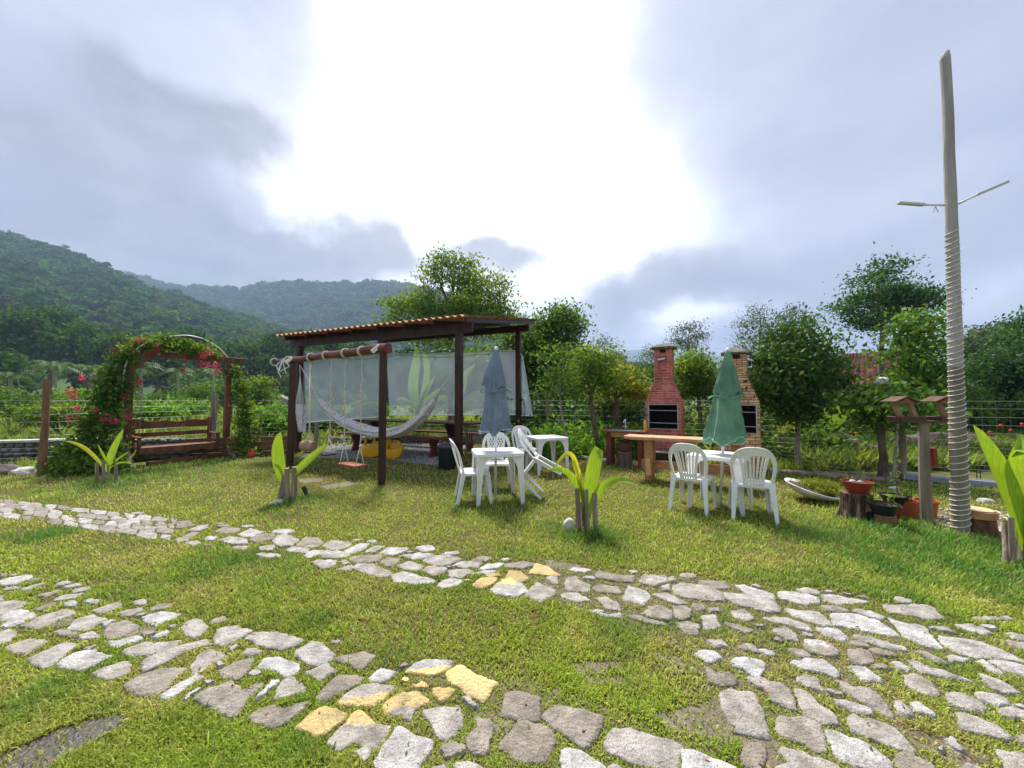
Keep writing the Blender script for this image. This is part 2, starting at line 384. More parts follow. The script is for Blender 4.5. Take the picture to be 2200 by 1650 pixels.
# ---------------------------------------------------------------- stone path (traced stones, zoom frames: origin x, y, scale)
ST = """
A 0 1220 5.5
0,130,310,70,360,100,200,180,0,190|250,230,500,165,520,180,330,260|0,60,90,60,60,95,0,110|450,310,700,250,700,275,520,340|640,345,720,310,1000,280,900,330,700,365|410,460,640,390,680,400,480,490|-60,310,60,310,20,380,-60,380|-60,410,130,370,300,400,230,450,0,540,-60,500|980,380,1080,340,1210,360,1120,410|1075,495,1250,430,1420,380,1440,420,1230,530,1130,500|1380,520,1500,480,1670,460,1700,490,1500,560|0,570,120,510,260,470,420,540,310,590,50,610|280,660,490,560,780,480,880,520,640,620,470,690|810,690,900,600,1080,545,1250,590,1010,710,880,715|1190,650,1290,600,1360,605,1250,680|1240,740,1300,640,1480,600,1640,670,1400,800,1270,805|1690,570,1900,510,2130,530,1850,660,1730,620|1770,810,1960,720,2000,740,1880,830|-60,780,120,710,190,760,130,830,0,890,-60,890|620,740,700,700,920,740,830,790,700,770|900,800,1090,740,1200,800,1060,830|1270,850,1640,790,1660,830,1400,920,1310,890|80,920,330,820,540,840,310,990,170,980|330,1040,520,960,780,850,880,890,640,1100,550,1150,400,1100|930,940,1120,890,1150,900,1050,960|1480,950,1740,860,1960,860,2120,830,2060,900,1750,1010,1540,1020|690,1120,870,1000,1140,950,1180,1010,1310,1020,1130,1120,940,1190,780,1160|1080,1230,1240,1150,1510,1090,1530,1190,1410,1270,1260,1300
B 300 1270 5.5
80,800,270,700,480,630,750,560,820,620,560,690,400,780,100,930|-150,1070,0,990,230,900,500,880,525,910,380,1020,290,1130,150,1200,20,1190,-120,1140|490,420,560,340,690,300,800,400,740,480,640,525,560,510|890,540,930,440,1120,390,1200,430,1320,450,1170,540,1000,620,910,600|1270,540,1400,470,1620,480,1900,560,1800,630,1640,680,1440,620|1040,650,1150,600,1160,650,1080,690|1220,710,1270,655,1450,690,1360,740,1260,750|600,890,720,720,840,680,990,745,860,830,700,950,620,940|950,910,1120,820,1330,780,1300,900,1190,1010,1000,1000|1400,870,1470,780,1640,750,1870,840,1880,890,1740,980,1560,910|230,1220,380,1120,660,970,750,1010,560,1110,400,1230|510,1280,560,1200,700,1120,750,1130,600,1220,540,1290|740,1060,820,1035,900,1040,800,1090|660,1260,850,1140,1070,1060,1160,1110,1220,1180,1390,1060,1440,1050,1330,1190,1230,1260,1200,1350,1080,1440,900,1360|1370,1260,1430,1180,1560,1030,1640,1040,1500,1200,1400,1250|1580,1240,1670,1090,1700,1030,1800,1000,1940,1110,1930,1190,1750,1220|1290,1460,1480,1360,1600,1340,1700,1370,1980,1290,1900,1370,1760,1510,1560,1590,1430,1530
C 600 1350 5.5
200,280,380,140,480,150,640,270,610,340,500,400,420,410,300,360|320,490,560,400,680,480,500,590,440,580|460,770,620,590,700,525,880,550,980,550,920,640,700,740,530,830|650,340,840,300,1000,260,1130,300,1000,430,920,460,830,400,700,370|1060,570,1170,470,1300,460,1390,490,1280,580,1180,615|1220,350,1300,330,1310,350,1240,370|1390,450,1450,400,1560,410,1420,465|h1510,490,1610,400,1720,360,2030,370,1960,460,1820,520,1620,500|y1430,590,1500,560,1570,590,1490,620|y1570,660,1700,600,1770,680,1650,700|y1800,700,1900,680,2060,700,1990,800,1930,850,1850,790|h720,870,820,750,1000,650,1240,640,1340,660,1240,790,1110,880,900,880|t1230,900,1340,800,1470,735,1640,740,1780,840,1600,920,1570,1040,1380,990,1260,960|y190,1160,320,1040,470,920,560,915,790,980,700,1080,600,1170,480,1240,360,1200|u590,1300,700,1190,810,1100,850,1010,930,960,1010,980,1110,1080,1300,1120,1230,1250,1140,1390,1040,1380,960,1320,870,1310,780,1390,710,1410|870,1410,1010,1370,1070,1430,1040,1550,990,1560|1150,1540,1280,1330,1380,1190,1450,1160,1530,1220,1760,1300,1770,1380,1650,1560,1600,1650,1250,1680,1160,1620|1710,940,2120,900,2150,1010,2150,1110,1970,1270,1900,1250,1830,1120,1720,1020
D 960 1350 5.5
y10,520,140,430,220,450,390,560,570,620,490,710,430,820,380,810,220,750,200,680,80,620|180,810,240,765,290,830,370,890,350,940,290,910|640,990,690,860,690,760,850,740,1090,810,1080,940,1060,1050,1020,1060,700,1010|1140,1030,1300,910,1450,930,1800,1020,1790,1130,1740,1250,1660,1350,1560,1340,1380,1190,1250,1120|260,1230,370,1150,320,1040,430,1060,490,1040,550,1110,540,1220,490,1370,450,1440,290,1420|640,1360,700,1280,860,1080,950,1090,1020,1130,1180,1150,1250,1250,1240,1340,1190,1460,1130,1550,1080,1550,780,1470|1380,1420,1440,1390,1700,1500,1850,1590,1830,1900,1370,1800|90,1600,190,1560,320,1580,430,1640,480,1900,90,1900|730,1650,800,1610,880,1650,860,1750
E 1300 1350 5.5
40,1330,140,1180,260,1170,560,1250,780,1300,910,1420,820,1470,830,1620,800,1700,640,1640,540,1590,260,1530,60,1400|50,1590,100,1570,270,1640,480,1800,30,1800|930,1430,1060,1410,1200,1490,1500,1600,1620,1900,940,1900|1180,440,1260,470,1280,510,1460,500,1540,590,1500,650,1340,640,1240,590|1490,370,1600,330,1850,370,1880,480,1820,540,1720,530,1640,450,1560,440|1370,780,1510,710,1620,740,1740,730,1790,840,1850,960,1910,1130,1930,1230,1880,1240,1700,1190,1520,1170,1580,1130,1510,1090,1440,980,1400,870|1590,1270,1680,1320,1800,1310,1920,1420,1890,1560,1800,1650,1680,1600,1610,1470,1650,1410|1710,570,1830,560,1950,630,2060,630,2170,700,2220,830,2240,920,2100,880,1960,820,1880,700,1760,640|1210,130,1400,130,1450,190,1300,200
F 1600 1350 5.5
400,1150,450,1030,600,1060,700,1030,870,1110,930,1250,950,1420,870,1430,640,1300,460,1240|590,700,680,690,780,760,860,860,1050,1000,1080,1090,960,1080,820,1040,700,950,650,850|630,590,700,520,860,570,920,720,780,680,640,620|560,380,800,340,960,380,1090,500,1070,560,870,490,660,440|720,170,860,120,1000,170,1110,300,1040,310,760,250|1130,640,1220,630,1310,690,1470,690,1600,780,1660,890,1740,1020,1650,990,1450,880,1300,790,1180,720|1220,230,1370,230,1500,280,1540,350,1440,400,1270,370,1230,290|1230,410,1430,440,1580,540,1600,610,1380,570,1260,470|1320,60,1500,80,1680,150,1880,190,1880,240,1700,220,1500,160,1340,110|1490,220,1560,215,1780,280,1790,320,1620,310,1530,260|1250,1080,1310,990,1400,1060,1560,1070,1760,1150,1880,1260,2010,1420,1900,1420,1640,1320,1380,1230,1270,1170|970,1180,1150,1230,1330,1300,1500,1380,1670,1510,1720,1650,1540,1640,1280,1570,1140,1530,1060,1400|390,1600,550,1570,420,1440,440,1380,640,1430,780,1510,960,1550,1060,1600,1180,1850,400,1850|1780,1480,1900,1440,2040,1500,2200,1560,2400,1850,1860,1850,1800,1580|1750,830,1830,840,1950,930,2000,1000,1900,1010,1800,940|1900,530,2000,510,2200,600,2260,700,2250,760,2060,720,1920,640
G 1800 1350 5.5
840,370,940,370,1080,460,1180,460,1400,540,1560,600,1400,580,1180,540,1000,490|910,260,1060,260,1200,340,1310,400,1180,390,1030,320|1230,80,1400,100,1700,150,1900,230,2140,340,2200,370,1900,330,1640,320,1460,270,1290,180|1640,360,1720,350,1940,480,1960,540,1800,480|1670,520,1800,560,2000,640,2170,740,2000,740,1820,680|1280,750,1400,730,1600,790,1720,880,1720,960,1520,930,1340,870|1410,980,1480,970,1660,1040,1860,1090,1960,1190,2040,1290,1900,1260,1620,1200,1460,1160|870,860,960,850,1120,950,1150,1010,990,990,900,930|1250,1270,1360,1270,1460,1390,1500,1470,1400,1420,1280,1340|1870,1420,2200,1470,2500,1900,2050,1900,1980,1560|1400,1620,1600,1570,1740,1620,1930,1850,1400,1850|2100,1250,2300,1230,2400,1400,2200,1330|1190,1380,1260,1390,1240,1430,1160,1420|2050,50,2300,80,2300,150,2040,90
H 1400 1200 3.1725
-20,110,95,120,100,150,20,175,-40,160|105,125,150,120,165,145,115,150|330,145,350,138,500,150,525,195,400,195,340,170|165,180,220,165,400,190,470,235,480,275,360,270,240,250,165,225|580,170,640,170,700,195,810,225,830,270,760,255,650,230|505,225,620,240,700,245,830,290,865,355,760,345,600,300,520,260|870,220,960,220,1060,235,1130,260,1130,290,1040,300,890,260|1175,230,1269,245,1480,290,1269,300,1180,270|920,335,1030,345,1140,360,1210,420,1205,440,1100,425,960,375|1160,310,1269,320,1340,345,1300,360,1180,345|15,240,90,230,150,250,230,290,180,300,90,275|-20,320,60,315,130,350,130,400,20,400|150,310,230,315,270,340,260,390,180,400,150,360|275,300,350,295,370,340,300,340|380,330,460,330,470,355,400,360|340,380,430,375,470,440,430,465,360,460|170,430,240,420,320,440,310,510,220,490|540,350,640,345,700,400,640,410,560,385|510,430,600,445,720,490,640,500,550,465|770,390,900,395,1060,440,1070,480,960,450,830,420|820,480,910,460,990,515,990,550,900,530|1010,490,1110,510,1110,530,1040,520|1050,550,1160,550,1269,620,1200,630,1080,600|1130,460,1269,470,1340,530,1290,545,1170,500|380,545,480,545,520,590,430,590|730,600,820,610,860,650,780,650
I 1800 1240 3.1725
330,185,450,185,560,175,640,195,710,270,620,270,450,240,380,240|110,210,220,220,310,260,280,275,170,245|-20,245,120,250,270,290,400,380,300,375,160,345,-20,310|360,275,460,310,590,330,640,400,700,470,600,450,470,400|630,330,760,335,810,370,700,360|810,310,900,305,1060,370,960,370,850,340|1150,370,1269,380,1400,430,1269,415|930,260,1060,265,1150,260,1200,290,1000,285
J 1100 1150 3.1725
y120,250,170,190,240,210,320,265,230,262|232,274,310,268,312,320,260,310|95,400,170,320,290,365,280,395,190,440|220,320,290,350,280,362,230,345|365,350,375,290,440,275,470,310,530,330,510,370,420,370|340,385,440,380,530,430,470,445,350,410|580,250,610,240,720,265,820,265,820,305,740,305,590,280|555,350,610,325,730,345,740,380,680,385,590,375|870,305,900,265,1040,270,1050,310,960,335|1055,285,1090,275,1120,300,1080,310|760,420,800,340,920,380,930,420,880,455,820,440|580,420,640,410,730,460,740,500,640,490|540,500,620,500,640,530,740,520,740,550,640,545|780,535,840,530,1040,590,1040,605,920,590|890,520,960,480,1090,510,1090,560,1000,555|970,395,1040,395,1170,435,1170,455,1060,440|1020,340,1070,330,1080,370,1030,365|y-20,230,60,240,110,290,60,310,-40,290
K 700 1100 3.1725
u1130,520,1210,460,1269,455,1330,480,1370,530,1290,560,1180,550|0,220,50,190,160,200,150,225,80,250,10,240|130,255,220,215,290,210,260,245,180,275|265,265,330,225,400,225,340,265|370,270,440,235,555,240,530,265,460,285|-20,270,60,260,160,270,150,290,60,305,-20,300|160,310,200,290,370,285,360,320,300,335,200,335|375,335,420,300,510,315,470,350,420,360|510,290,640,270,720,280,680,305,600,315|670,320,720,295,830,290,915,315,830,350,740,355|870,355,920,330,1060,335,1030,365,940,370|1050,375,1110,340,1215,340,1170,370,1090,382|990,412,1080,393,1170,388,1130,405,1030,415|90,330,150,320,160,345,110,350|-20,330,40,320,65,350,0,365|70,385,150,355,185,360,170,395|190,380,230,345,330,350,440,400,420,425,340,425|490,360,570,330,665,360,620,390,540,385|455,420,540,400,640,430,735,450,720,470,600,480,480,460|665,395,700,365,820,375,800,410,750,425|840,390,950,385,1000,400,930,440,850,430|765,490,800,455,860,440,930,460,900,490,820,505|y1000,490,1060,445,1160,445,1140,480,1060,510|y1090,412,1180,412,1200,430,1110,435|y950,455,1000,455,980,470,940,470
L 380 1080 3.1725
0,130,70,120,120,145,30,165,0,165|80,180,150,150,210,145,200,170,140,185|260,190,330,165,430,170,380,200,300,200|420,210,500,170,590,190,540,220,470,225|500,250,550,210,660,205,660,235,560,260|300,250,360,225,470,240,470,270,380,275|660,260,690,220,740,210,820,245,780,280,700,285|820,285,870,235,960,230,990,260,950,290,880,295|1000,290,1060,250,1180,270,1130,305,1060,310|0,240,100,195,150,195,80,240,10,260|180,245,220,220,280,230,240,250|370,300,420,285,495,290,450,315|560,295,620,280,670,285,650,315,580,315|540,345,570,335,700,345,690,365,600,368|750,310,800,290,900,305,880,335,780,330|860,355,920,320,1010,320,960,345,900,365|970,350,1030,320,1170,340,1140,365,1030,370|920,400,970,385,1080,390,1060,430,990,440|60,265,140,250,165,265,110,285
"""
stones = []   # (list of ground xy, flag)
for line in ST.strip().split('\n'):
    if line[0] in 'ABCDEFGHIJKL' and line[1] == ' ':
        _, ox, oy, s = line.split(); ox, oy, s = float(ox), float(oy), float(s); continue
    for p in line.split('|'):
        fl = ''
        if p[0] in 'yhtu': fl, p = p[0], p[1:]
        q = [float(c) for c in p.split(',')]
        pts = [gnd(ox + q[i] / s, oy + q[i + 1] / s, 0.02) for i in range(0, len(q) - 1, 2)]
        stones.append(([(a.x, a.y) for a in pts], fl))
# the rows that run on to the left, out to the field and past the frame
def rows(a, b, c, d, nrow, ls):
    """a..b upper edge, c..d lower edge (ground xy), stones of mean length ls"""
    a, b, c, d = [np.array(p[:2]) for p in (a, b, c, d)]
    for r in range(nrow):
        e0, e1 = (r + .13) / nrow, (r + .87) / nrow; s = -random.random() * ls; Lg = np.linalg.norm(b - a)
        while s < Lg:
            w = ls * random.uniform(.55, 1.25); q = []
            for (u, e) in ((s, e0), (s + w * .5, e0 - .03), (s + w, e0), (s + w, e1), (s + w * .5, e1 + .03), (s, e1)):
                t = min(max(u / Lg, 0), 1); p = (a + (b - a) * t) * (1 - e) + (c + (d - c) * t) * e
                q.append((p[0] + random.uniform(-.02, .02), p[1] + random.uniform(-.018, .018)))
            if random.random() < .93 and s > 0: stones.append((q, ''))
            s += w + .055
g = lambda x, y: gnd(x, y)
rows(g(-500, 1015), g(378, 1117), g(-500, 1040), g(362, 1164), 4, .27)
rows(g(-900, 1120), g(-8, 1228), g(-900, 1190), g(-10, 1375), 4, .26)
rows((-.55, 1.50), (1.6, 1.30), (-.7, 1.0), (1.6, .75), 3, .24)
rows((1.8, 1.32), (4.3, 1.25), (1.8, .7), (4.3, .6), 3, .28)
rows((3.05, 1.95), (4.5, 1.3), (2.5, 1.3), (4.3, .9), 3, .28)
rows((3.1, 2.35), (5.0, 1.75), (3.0, 1.95), (4.8, 1.35), 2, .28)
_bp = [[tuple(gnd(x, y)[:2]) for x, y in p] for p in ([(1395, 1510), (1545, 1490), (1600, 1560), (1660, 1575), (1690, 1650), (1590, 1600), (1440, 1580)], [(1920, 1550), (2050, 1580), (2160, 1640), (2060, 1660), (1950, 1610)])]
def inside_bare(x, y): return any(_ins1(x, y, p) for p in _bp)
bands = [[(0, 1066), (400, 1117), (740, 1156), (1080, 1203), (1284, 1224), (1502, 1241), (1768, 1270), (2010, 1300), (2200, 1366), (2200, 1650), (1660, 1650), (1500, 1420), (1560, 1382), (1430, 1342), (1330, 1322), (1180, 1283), (1060, 1268), (830, 1235), (606, 1193), (388, 1168), (0, 1108)],
         [(0, 1230), (66, 1238), (259, 1289), (532, 1340), (643, 1368), (804, 1397), (970, 1416), (1063, 1463), (1160, 1494), (1300, 1530), (1400, 1600), (1500, 1680), (820, 1680), (700, 1592), (584, 1556), (407, 1500), (259, 1456), (103, 1424), (0, 1378)]]
bands = [[tuple(gnd(x, y)[:2]) for x, y in b_] for b_ in bands]
def _ins1(x, y, poly):
    c = False; j = len(poly) - 1
    for i in range(len(poly)):
        xi, yi = poly[i]; xj, yj = poly[j]
        if (yi > y) != (yj > y) and x < (xj - xi) * (y - yi) / (yj - yi + 1e-12) + xi: c = not c
        j = i
    return c
occ = []
for q, fl in stones:
    P = np.array(q); c = P.mean(0); Q = c + (P - c) * 1.16; occ.append((c, np.hypot(*(Q - c).T).max(), [tuple(p) for p in Q]))
rf = random.Random(5); nfill = 0
for tr_ in range(9000):
    b_ = bands[rf.random() < .4]; i = rf.randrange(len(b_)); xs_ = [p[0] for p in b_]; ys_ = [p[1] for p in b_]; x, y = rf.uniform(max(min(xs_), -5), min(max(xs_), 4)), min(ys_) + (max(ys_) - min(ys_)) * rf.random() ** 1.6
    R_ = rf.uniform(.028, .085) if tr_ > 3000 else rf.uniform(.07, .11)
    if not _ins1(x, y, b_): continue
    k_ = rf.choice((5, 6, 7)); a0 = rf.uniform(0, 6.28); rt = rf.uniform(.6, 1); an = rf.uniform(-.5, .3)
    pl = []
    for m_ in range(k_):
        a = a0 + 6.283 * m_ / k_ + rf.uniform(-.2, .2); rr_ = R_ * rf.uniform(.85, 1.1); u_, v_ = math.cos(a) * rr_ * 1.25, math.sin(a) * rr_ * rt; pl.append((x + u_ * math.cos(an) - v_ * math.sin(an), y + u_ * math.sin(an) + v_ * math.cos(an)))
    ok = True
    for c, rd, Q in occ:
        if abs(c[0] - x) > rd + .16 or abs(c[1] - y) > rd + .16: continue
        if _ins1(x, y, Q) or any(_ins1(px_, py_, Q) for px_, py_ in pl) or any(_ins1(q_[0], q_[1], pl) for q_ in Q): ok = False; break
    if not ok or any(inside_bare(x, y) for _ in (0,)): continue
    stones.append((pl, '')); P = np.array(pl); c = P.mean(0); Q = c + (P - c) * 1.2; occ.append((c, np.hypot(*(Q - c).T).max(), [tuple(p) for p in Q])); nfill += 1
print('filler stones', nfill)
sv = []; sf = []; spaint = []; shade = []
stone_disc = []
for q, fl in stones:
    P = np.array(q); area = 0.5 * np.sum(P[:, 0] * np.roll(P[:, 1], -1) - np.roll(P[:, 0], -1) * P[:, 1])
    if area < 0: P = P[::-1]
    if abs(area) < 1e-4: continue
    O = []; per_ = sum(np.hypot(*(P[(i + 1) % len(P)] - P[i])) for i in range(len(P)))
    for i in range(len(P)):
        a, b = P[i], P[(i + 1) % len(P)]; d = b - a; ln_ = np.hypot(*d); k = max(2, int(ln_ / .02), int(ln_ / (.045 * per_) + .5)); nrm = np.array([d[1], -d[0]]) / (ln_ + 1e-9)
        for j in range(k): O.append(a + d * j / k + nrm * random.uniform(-.009, .008) * (1 if j else .3))
    O = np.array(O); O = O.mean(0) + (O - O.mean(0)) * 1.17; O = (O + .18 * np.roll(O, 1, 0) + .18 * np.roll(O, -1, 0)) / 1.36
    c = O.mean(0); rad = np.sqrt(abs(area) / PI); h0 = random.uniform(.004, .011); tx, ty = random.uniform(-.03, .03), random.uniform(-.03, .03)
    stone_disc.append((O, c, np.hypot(*(O - c).T).max()))
    o = len(sv); m = len(O); ph = random.uniform(0, 9); sh_ = random.uniform(0, 1)
    lo = P.min(0); hi = P.max(0)
    for (kk, z) in ((1.015, -.03), (1.0, h0), (1 - .006 / max(rad, .02), h0 + .006), (.82, h0 + .0075), (.45, h0 + .008), (0, h0 + .008)):
        if kk == 0:
            pts = [c]
        else: pts = c + (O - c) * kk
        for p in pts:
            wv = .0020 * (math.sin(38 * p[0] + ph) * math.cos(33 * p[1] + ph) + math.sin(77 * p[0] - 51 * p[1]))
            tz = (p[0] - c[0]) * tx + (p[1] - c[1]) * ty
            sv.append((p[0], p[1], z + (wv + tz if z > 0 else 0)))
            u, v_ = (p - lo) / (hi - lo + 1e-9)
            pa = {'': 0, 'y': 1, 'h': 1 if u * .45 + (1 - v_) * 1.0 > .80 else 0, 't': 1 if v_ > .36 or u < .2 else 0, 'u': 1 if v_ > .60 and u < .75 else 0}[fl]
            spaint.append(pa); shade.append(sh_)
    for rg in range(4):
        for i in range(m):
            i2 = (i + 1) % m; sf.append((o + rg * m + i, o + rg * m + i2, o + (rg + 1) * m + i2, o + (rg + 1) * m + i))
    cidx = o + 5 * m
    for i in range(m): sf.append((o + 4 * m + i, o + 4 * m + (i + 1) % m, cidx))
sm = M['stone']; nt = sm.node_tree; bsdf = [x for x in nt.nodes if x.type == 'BSDF_PRINCIPLED'][0]
cl = bsdf.inputs['Base Color'].links[0].from_socket
n = nt.nodes.new; l = nt.links.new
a1 = n('ShaderNodeAttribute'); a1.attribute_name = 'paint'; a2 = n('ShaderNodeAttribute'); a2.attribute_name = 'shade'
g1 = n('ShaderNodeNewGeometry')
sp = n('ShaderNodeTexNoise'); sp.inputs['Scale'].default_value = 260; sp.inputs['Detail'].default_value = 2; l(g1.outputs['Position'], sp.inputs['Vector'])
spr = n('ShaderNodeMapRange'); l(sp.outputs[0], spr.inputs[0]); spr.inputs[1].default_value = .35; spr.inputs[2].default_value = .65; spr.inputs[3].default_value = .5; spr.inputs[4].default_value = 1.2
shr = n('ShaderNodeMapRange'); l(a2.outputs['Fac'], shr.inputs[0]); shr.inputs[3].default_value = .62; shr.inputs[4].default_value = 1.15
mm = n('ShaderNodeMath'); mm.operation = 'MULTIPLY'; l(spr.outputs[0], mm.inputs[0]); l(shr.outputs[0], mm.inputs[1])
tint = n('ShaderNodeMix'); tint.data_type = 'RGBA'; l(a2.outputs['Fac'], tint.inputs[0]); tint.inputs[6].default_value = (1.0, .90, .78, 1); tint.inputs[7].default_value = (.97, .99, 1.05, 1)
mt = n('ShaderNodeMix'); mt.data_type = 'RGBA'; mt.blend_type = 'MULTIPLY'; mt.inputs[0].default_value = 1; l(cl, mt.inputs[6]); l(tint.outputs[2], mt.inputs[7])
pn = n('ShaderNodeTexNoise'); pn.inputs['Scale'].default_value = 45; pn.inputs['Detail'].default_value = 6; l(g1.outputs['Position'], pn.inputs['Vector'])
pm = n('ShaderNodeMath'); pm.operation = 'SUBTRACT'; l(a1.outputs['Fac'], pm.inputs[0]); l(pn.outputs[0], pm.inputs[1])
pr = n('ShaderNodeMapRange'); l(pm.outputs[0], pr.inputs[0]); pr.inputs[1].default_value = .12; pr.inputs[2].default_value = .34; pr.inputs[4].default_value = .85
pmx = n('ShaderNodeMix'); pmx.data_type = 'RGBA'; l(pr.outputs[0], pmx.inputs[0]); l(mt.outputs[2], pmx.inputs[6]); pmx.inputs[7].default_value = (.78, .58, .22, 1)
dn = n('ShaderNodeTexNoise'); dn.inputs['Scale'].default_value = 7; dn.inputs['Detail'].default_value = 7; dn.inputs['Roughness'].default_value = .7; l(g1.outputs['Position'], dn.inputs['Vector'])
dr = n('ShaderNodeMapRange'); l(dn.outputs[0], dr.inputs[0]); dr.inputs[1].default_value = .50; dr.inputs[2].default_value = .68; dr.inputs[4].default_value = .55
dmx = n('ShaderNodeMix'); dmx.data_type = 'RGBA'; l(dr.outputs[0], dmx.inputs[0]); l(pmx.outputs[2], dmx.inputs[6]); dmx.inputs[7].default_value = (.22, .175, .11, 1)
vm = n('ShaderNodeVectorMath'); vm.operation = 'SCALE'; l(dmx.outputs[2], vm.inputs[0]); l(mm.outputs[0], vm.inputs['Scale']); l(vm.outputs[0], bsdf.inputs['Base Color'])
me = bpy.data.meshes.new('stone_path'); me.from_pydata(sv, [], sf); me.materials.append(sm)
for nm, arr in (('paint', spaint), ('shade', shade)):
    t_ = me.attributes.new(nm, 'FLOAT', 'POINT'); t_.data.foreach_set('value', np.array(arr, np.float32))
me.polygons.foreach_set('use_smooth', [True] * len(me.polygons)); me.update()
tag(link(bpy.data.objects.new('stone_path', me)), kind='structure')

# bare wet soil showing through the lawn
def inside(px, py, poly):
    poly = np.asarray(poly); r = np.zeros(len(px), bool); j = len(poly) - 1
    for i in range(len(poly)):
        xi, yi = poly[i]; xj, yj = poly[j]
        c = ((yi > py) != (yj > py)) & (px < (xj - xi) * (py - yi) / (yj - yi + 1e-12) + xi); r ^= c; j = i
    return r
bare_px = [([(-20, 1660), (0, 1625), (60, 1600), (120, 1570), (190, 1548), (262, 1535), (270, 1560), (190, 1600), (120, 1645), (90, 1680)], .93),
           ([(1400, 1535), (1480, 1520), (1545, 1500), (1575, 1540), (1600, 1570), (1660, 1580), (1690, 1650), (1630, 1680), (1590, 1590), (1560, 1600), (1500, 1580), (1440, 1570)], .88),
           ([(1230, 1425), (1330, 1420), (1335, 1445), (1240, 1452)], .8), ([(1260, 1455), (1340, 1452), (1350, 1475), (1250, 1475)], .7),
           ([(1395, 1400), (1500, 1420), (1520, 1450), (1440, 1450)], .6), ([(690, 1045), (760, 1032), (775, 1040), (700, 1052)], .9),
           ([(640, 1030), (700, 1026), (690, 1036), (645, 1038)], .8), ([(1175, 1203), (1250, 1215), (1240, 1226), (1170, 1220)], .8),
           ([(85, 1345), (150, 1325), (180, 1335), (120, 1352)], .9), ([(240, 1360), (330, 1345), (350, 1365), (260, 1375)], .9),
           ([(1920, 1560), (2050, 1590), (2160, 1640), (2060, 1650), (1960, 1600)], .85), ([(1810, 1425), (1830, 1450), (1850, 1480), (1800, 1460)], .7),
           ([(1020, 1530), (1100, 1540), (1090, 1580), (1030, 1570)], .5), ([(1650, 1690), (1720, 1600), (1760, 1680)], .6),
           ([(1995, 1098), (2080, 1092), (2230, 1105), (2230, 1150), (2140, 1168), (2090, 1150), (2020, 1140)], .75),
           ([(640, 985), (700, 958), (760, 945), (990, 940), (1003, 962), (985, 990), (930, 1000), (850, 990), (760, 986), (700, 984)], 1.0)]
bare = [([tuple(gnd(x, y)[:2]) for x, y in p], k) for p, k in bare_px]
gravel_poly = bare[-1][0]
soil_m = mat('wet_soil', (0.19, 0.15, 0.10), rough=0.5, col2=(0.085, 0.062, 0.04), scale=16, bump=0.6, bscale=60, coord='World', spec=0.4)
def sheet(name, poly, z, m, kind):
    o = bpy.data.meshes.new(name); pp = []
    for i in range(len(poly)):
        a, b = np.array(poly[i]), np.array(poly[(i + 1) % len(poly)])
        for j in range(5): p = a + (b - a) * j / 5 + np.array([random.uniform(-1, 1), random.uniform(-1, 1)]) * (.012 if j else 0); pp.append((p[0], p[1], z))
    o.from_pydata(pp, [], [tuple(range(len(pp)))]); o.materials.append(m); return tag(link(bpy.data.objects.new(name, o)), kind=kind)
wet_m = mat('dark_wet_soil', (0.07, 0.062, 0.052), rough=0.35, col2=(0.035, 0.03, 0.025), scale=9, bump=0.35, bscale=90, coord='World', spec=0.5)
for i_, (p, k) in enumerate(bare[:-1]): sheet('soil_patch', p, .004, wet_m if i_ == 0 else soil_m, 'structure')
sheet('soil_patch', [tuple(gnd(x, y)[:2]) for x, y in [(820, 1700), (900, 1420), (1200, 1480), (1420, 1560), (1520, 1420), (1290, 1330), (1180, 1290), (1100, 1215), (1500, 1240), (2300, 1400), (2300, 1700)]], .002,
      mat('path_soil', (0.16, 0.125, 0.08), rough=.9, col2=(0.07, 0.055, 0.03), scale=14, bump=.6, coord='World'), 'structure')
# gravel
sheet('gravel_bed', gravel_poly, .004, mat('gravel_base', (0.40, 0.39, 0.38), rough=1, col2=(0.18, .175, .17), scale=60, bump=.8, coord='World'), 'structure')
gp = np.array(gravel_poly); lo, hi = gp.min(0), gp.max(0)
c = RS.rand(16000, 2) * (hi - lo) + lo; c = c[inside(c[:, 0], c[:, 1], gravel_poly)][:6500]
oct_ = np.array([(1, 0, 0), (-1, 0, 0), (0, 1, 0), (0, -1, 0), (0, 0, .7), (0, 0, -.7)]); of = np.array([(0, 2, 4), (2, 1, 4), (1, 3, 4), (3, 0, 4), (2, 0, 5), (1, 2, 5), (3, 1, 5), (0, 3, 5)])
s_ = RS.uniform(.009, .02, (len(c), 1, 1)) * RS.uniform(.7, 1.3, (len(c), 6, 1))
V = oct_[None] * s_; th = RS.rand(len(c)) * 6.28; V2 = V.copy(); V2[:, :, 0] = V[:, :, 0] * np.cos(th)[:, None] - V[:, :, 1] * np.sin(th)[:, None]; V2[:, :, 1] = V[:, :, 0] * np.sin(th)[:, None] + V[:, :, 1] * np.cos(th)[:, None]
V2 += np.concatenate([c, np.full((len(c), 1), .010)], 1)[:, None]
tag(npmesh('gravel', V2.reshape(-1, 3), (of[None] + 6 * np.arange(len(c))[:, None, None]).reshape(-1, 3), mat('gravel', (0.66, 0.65, 0.64), rough=.9, col2=(.34, .33, .32), scale=40, island=.5)), kind='stuff')

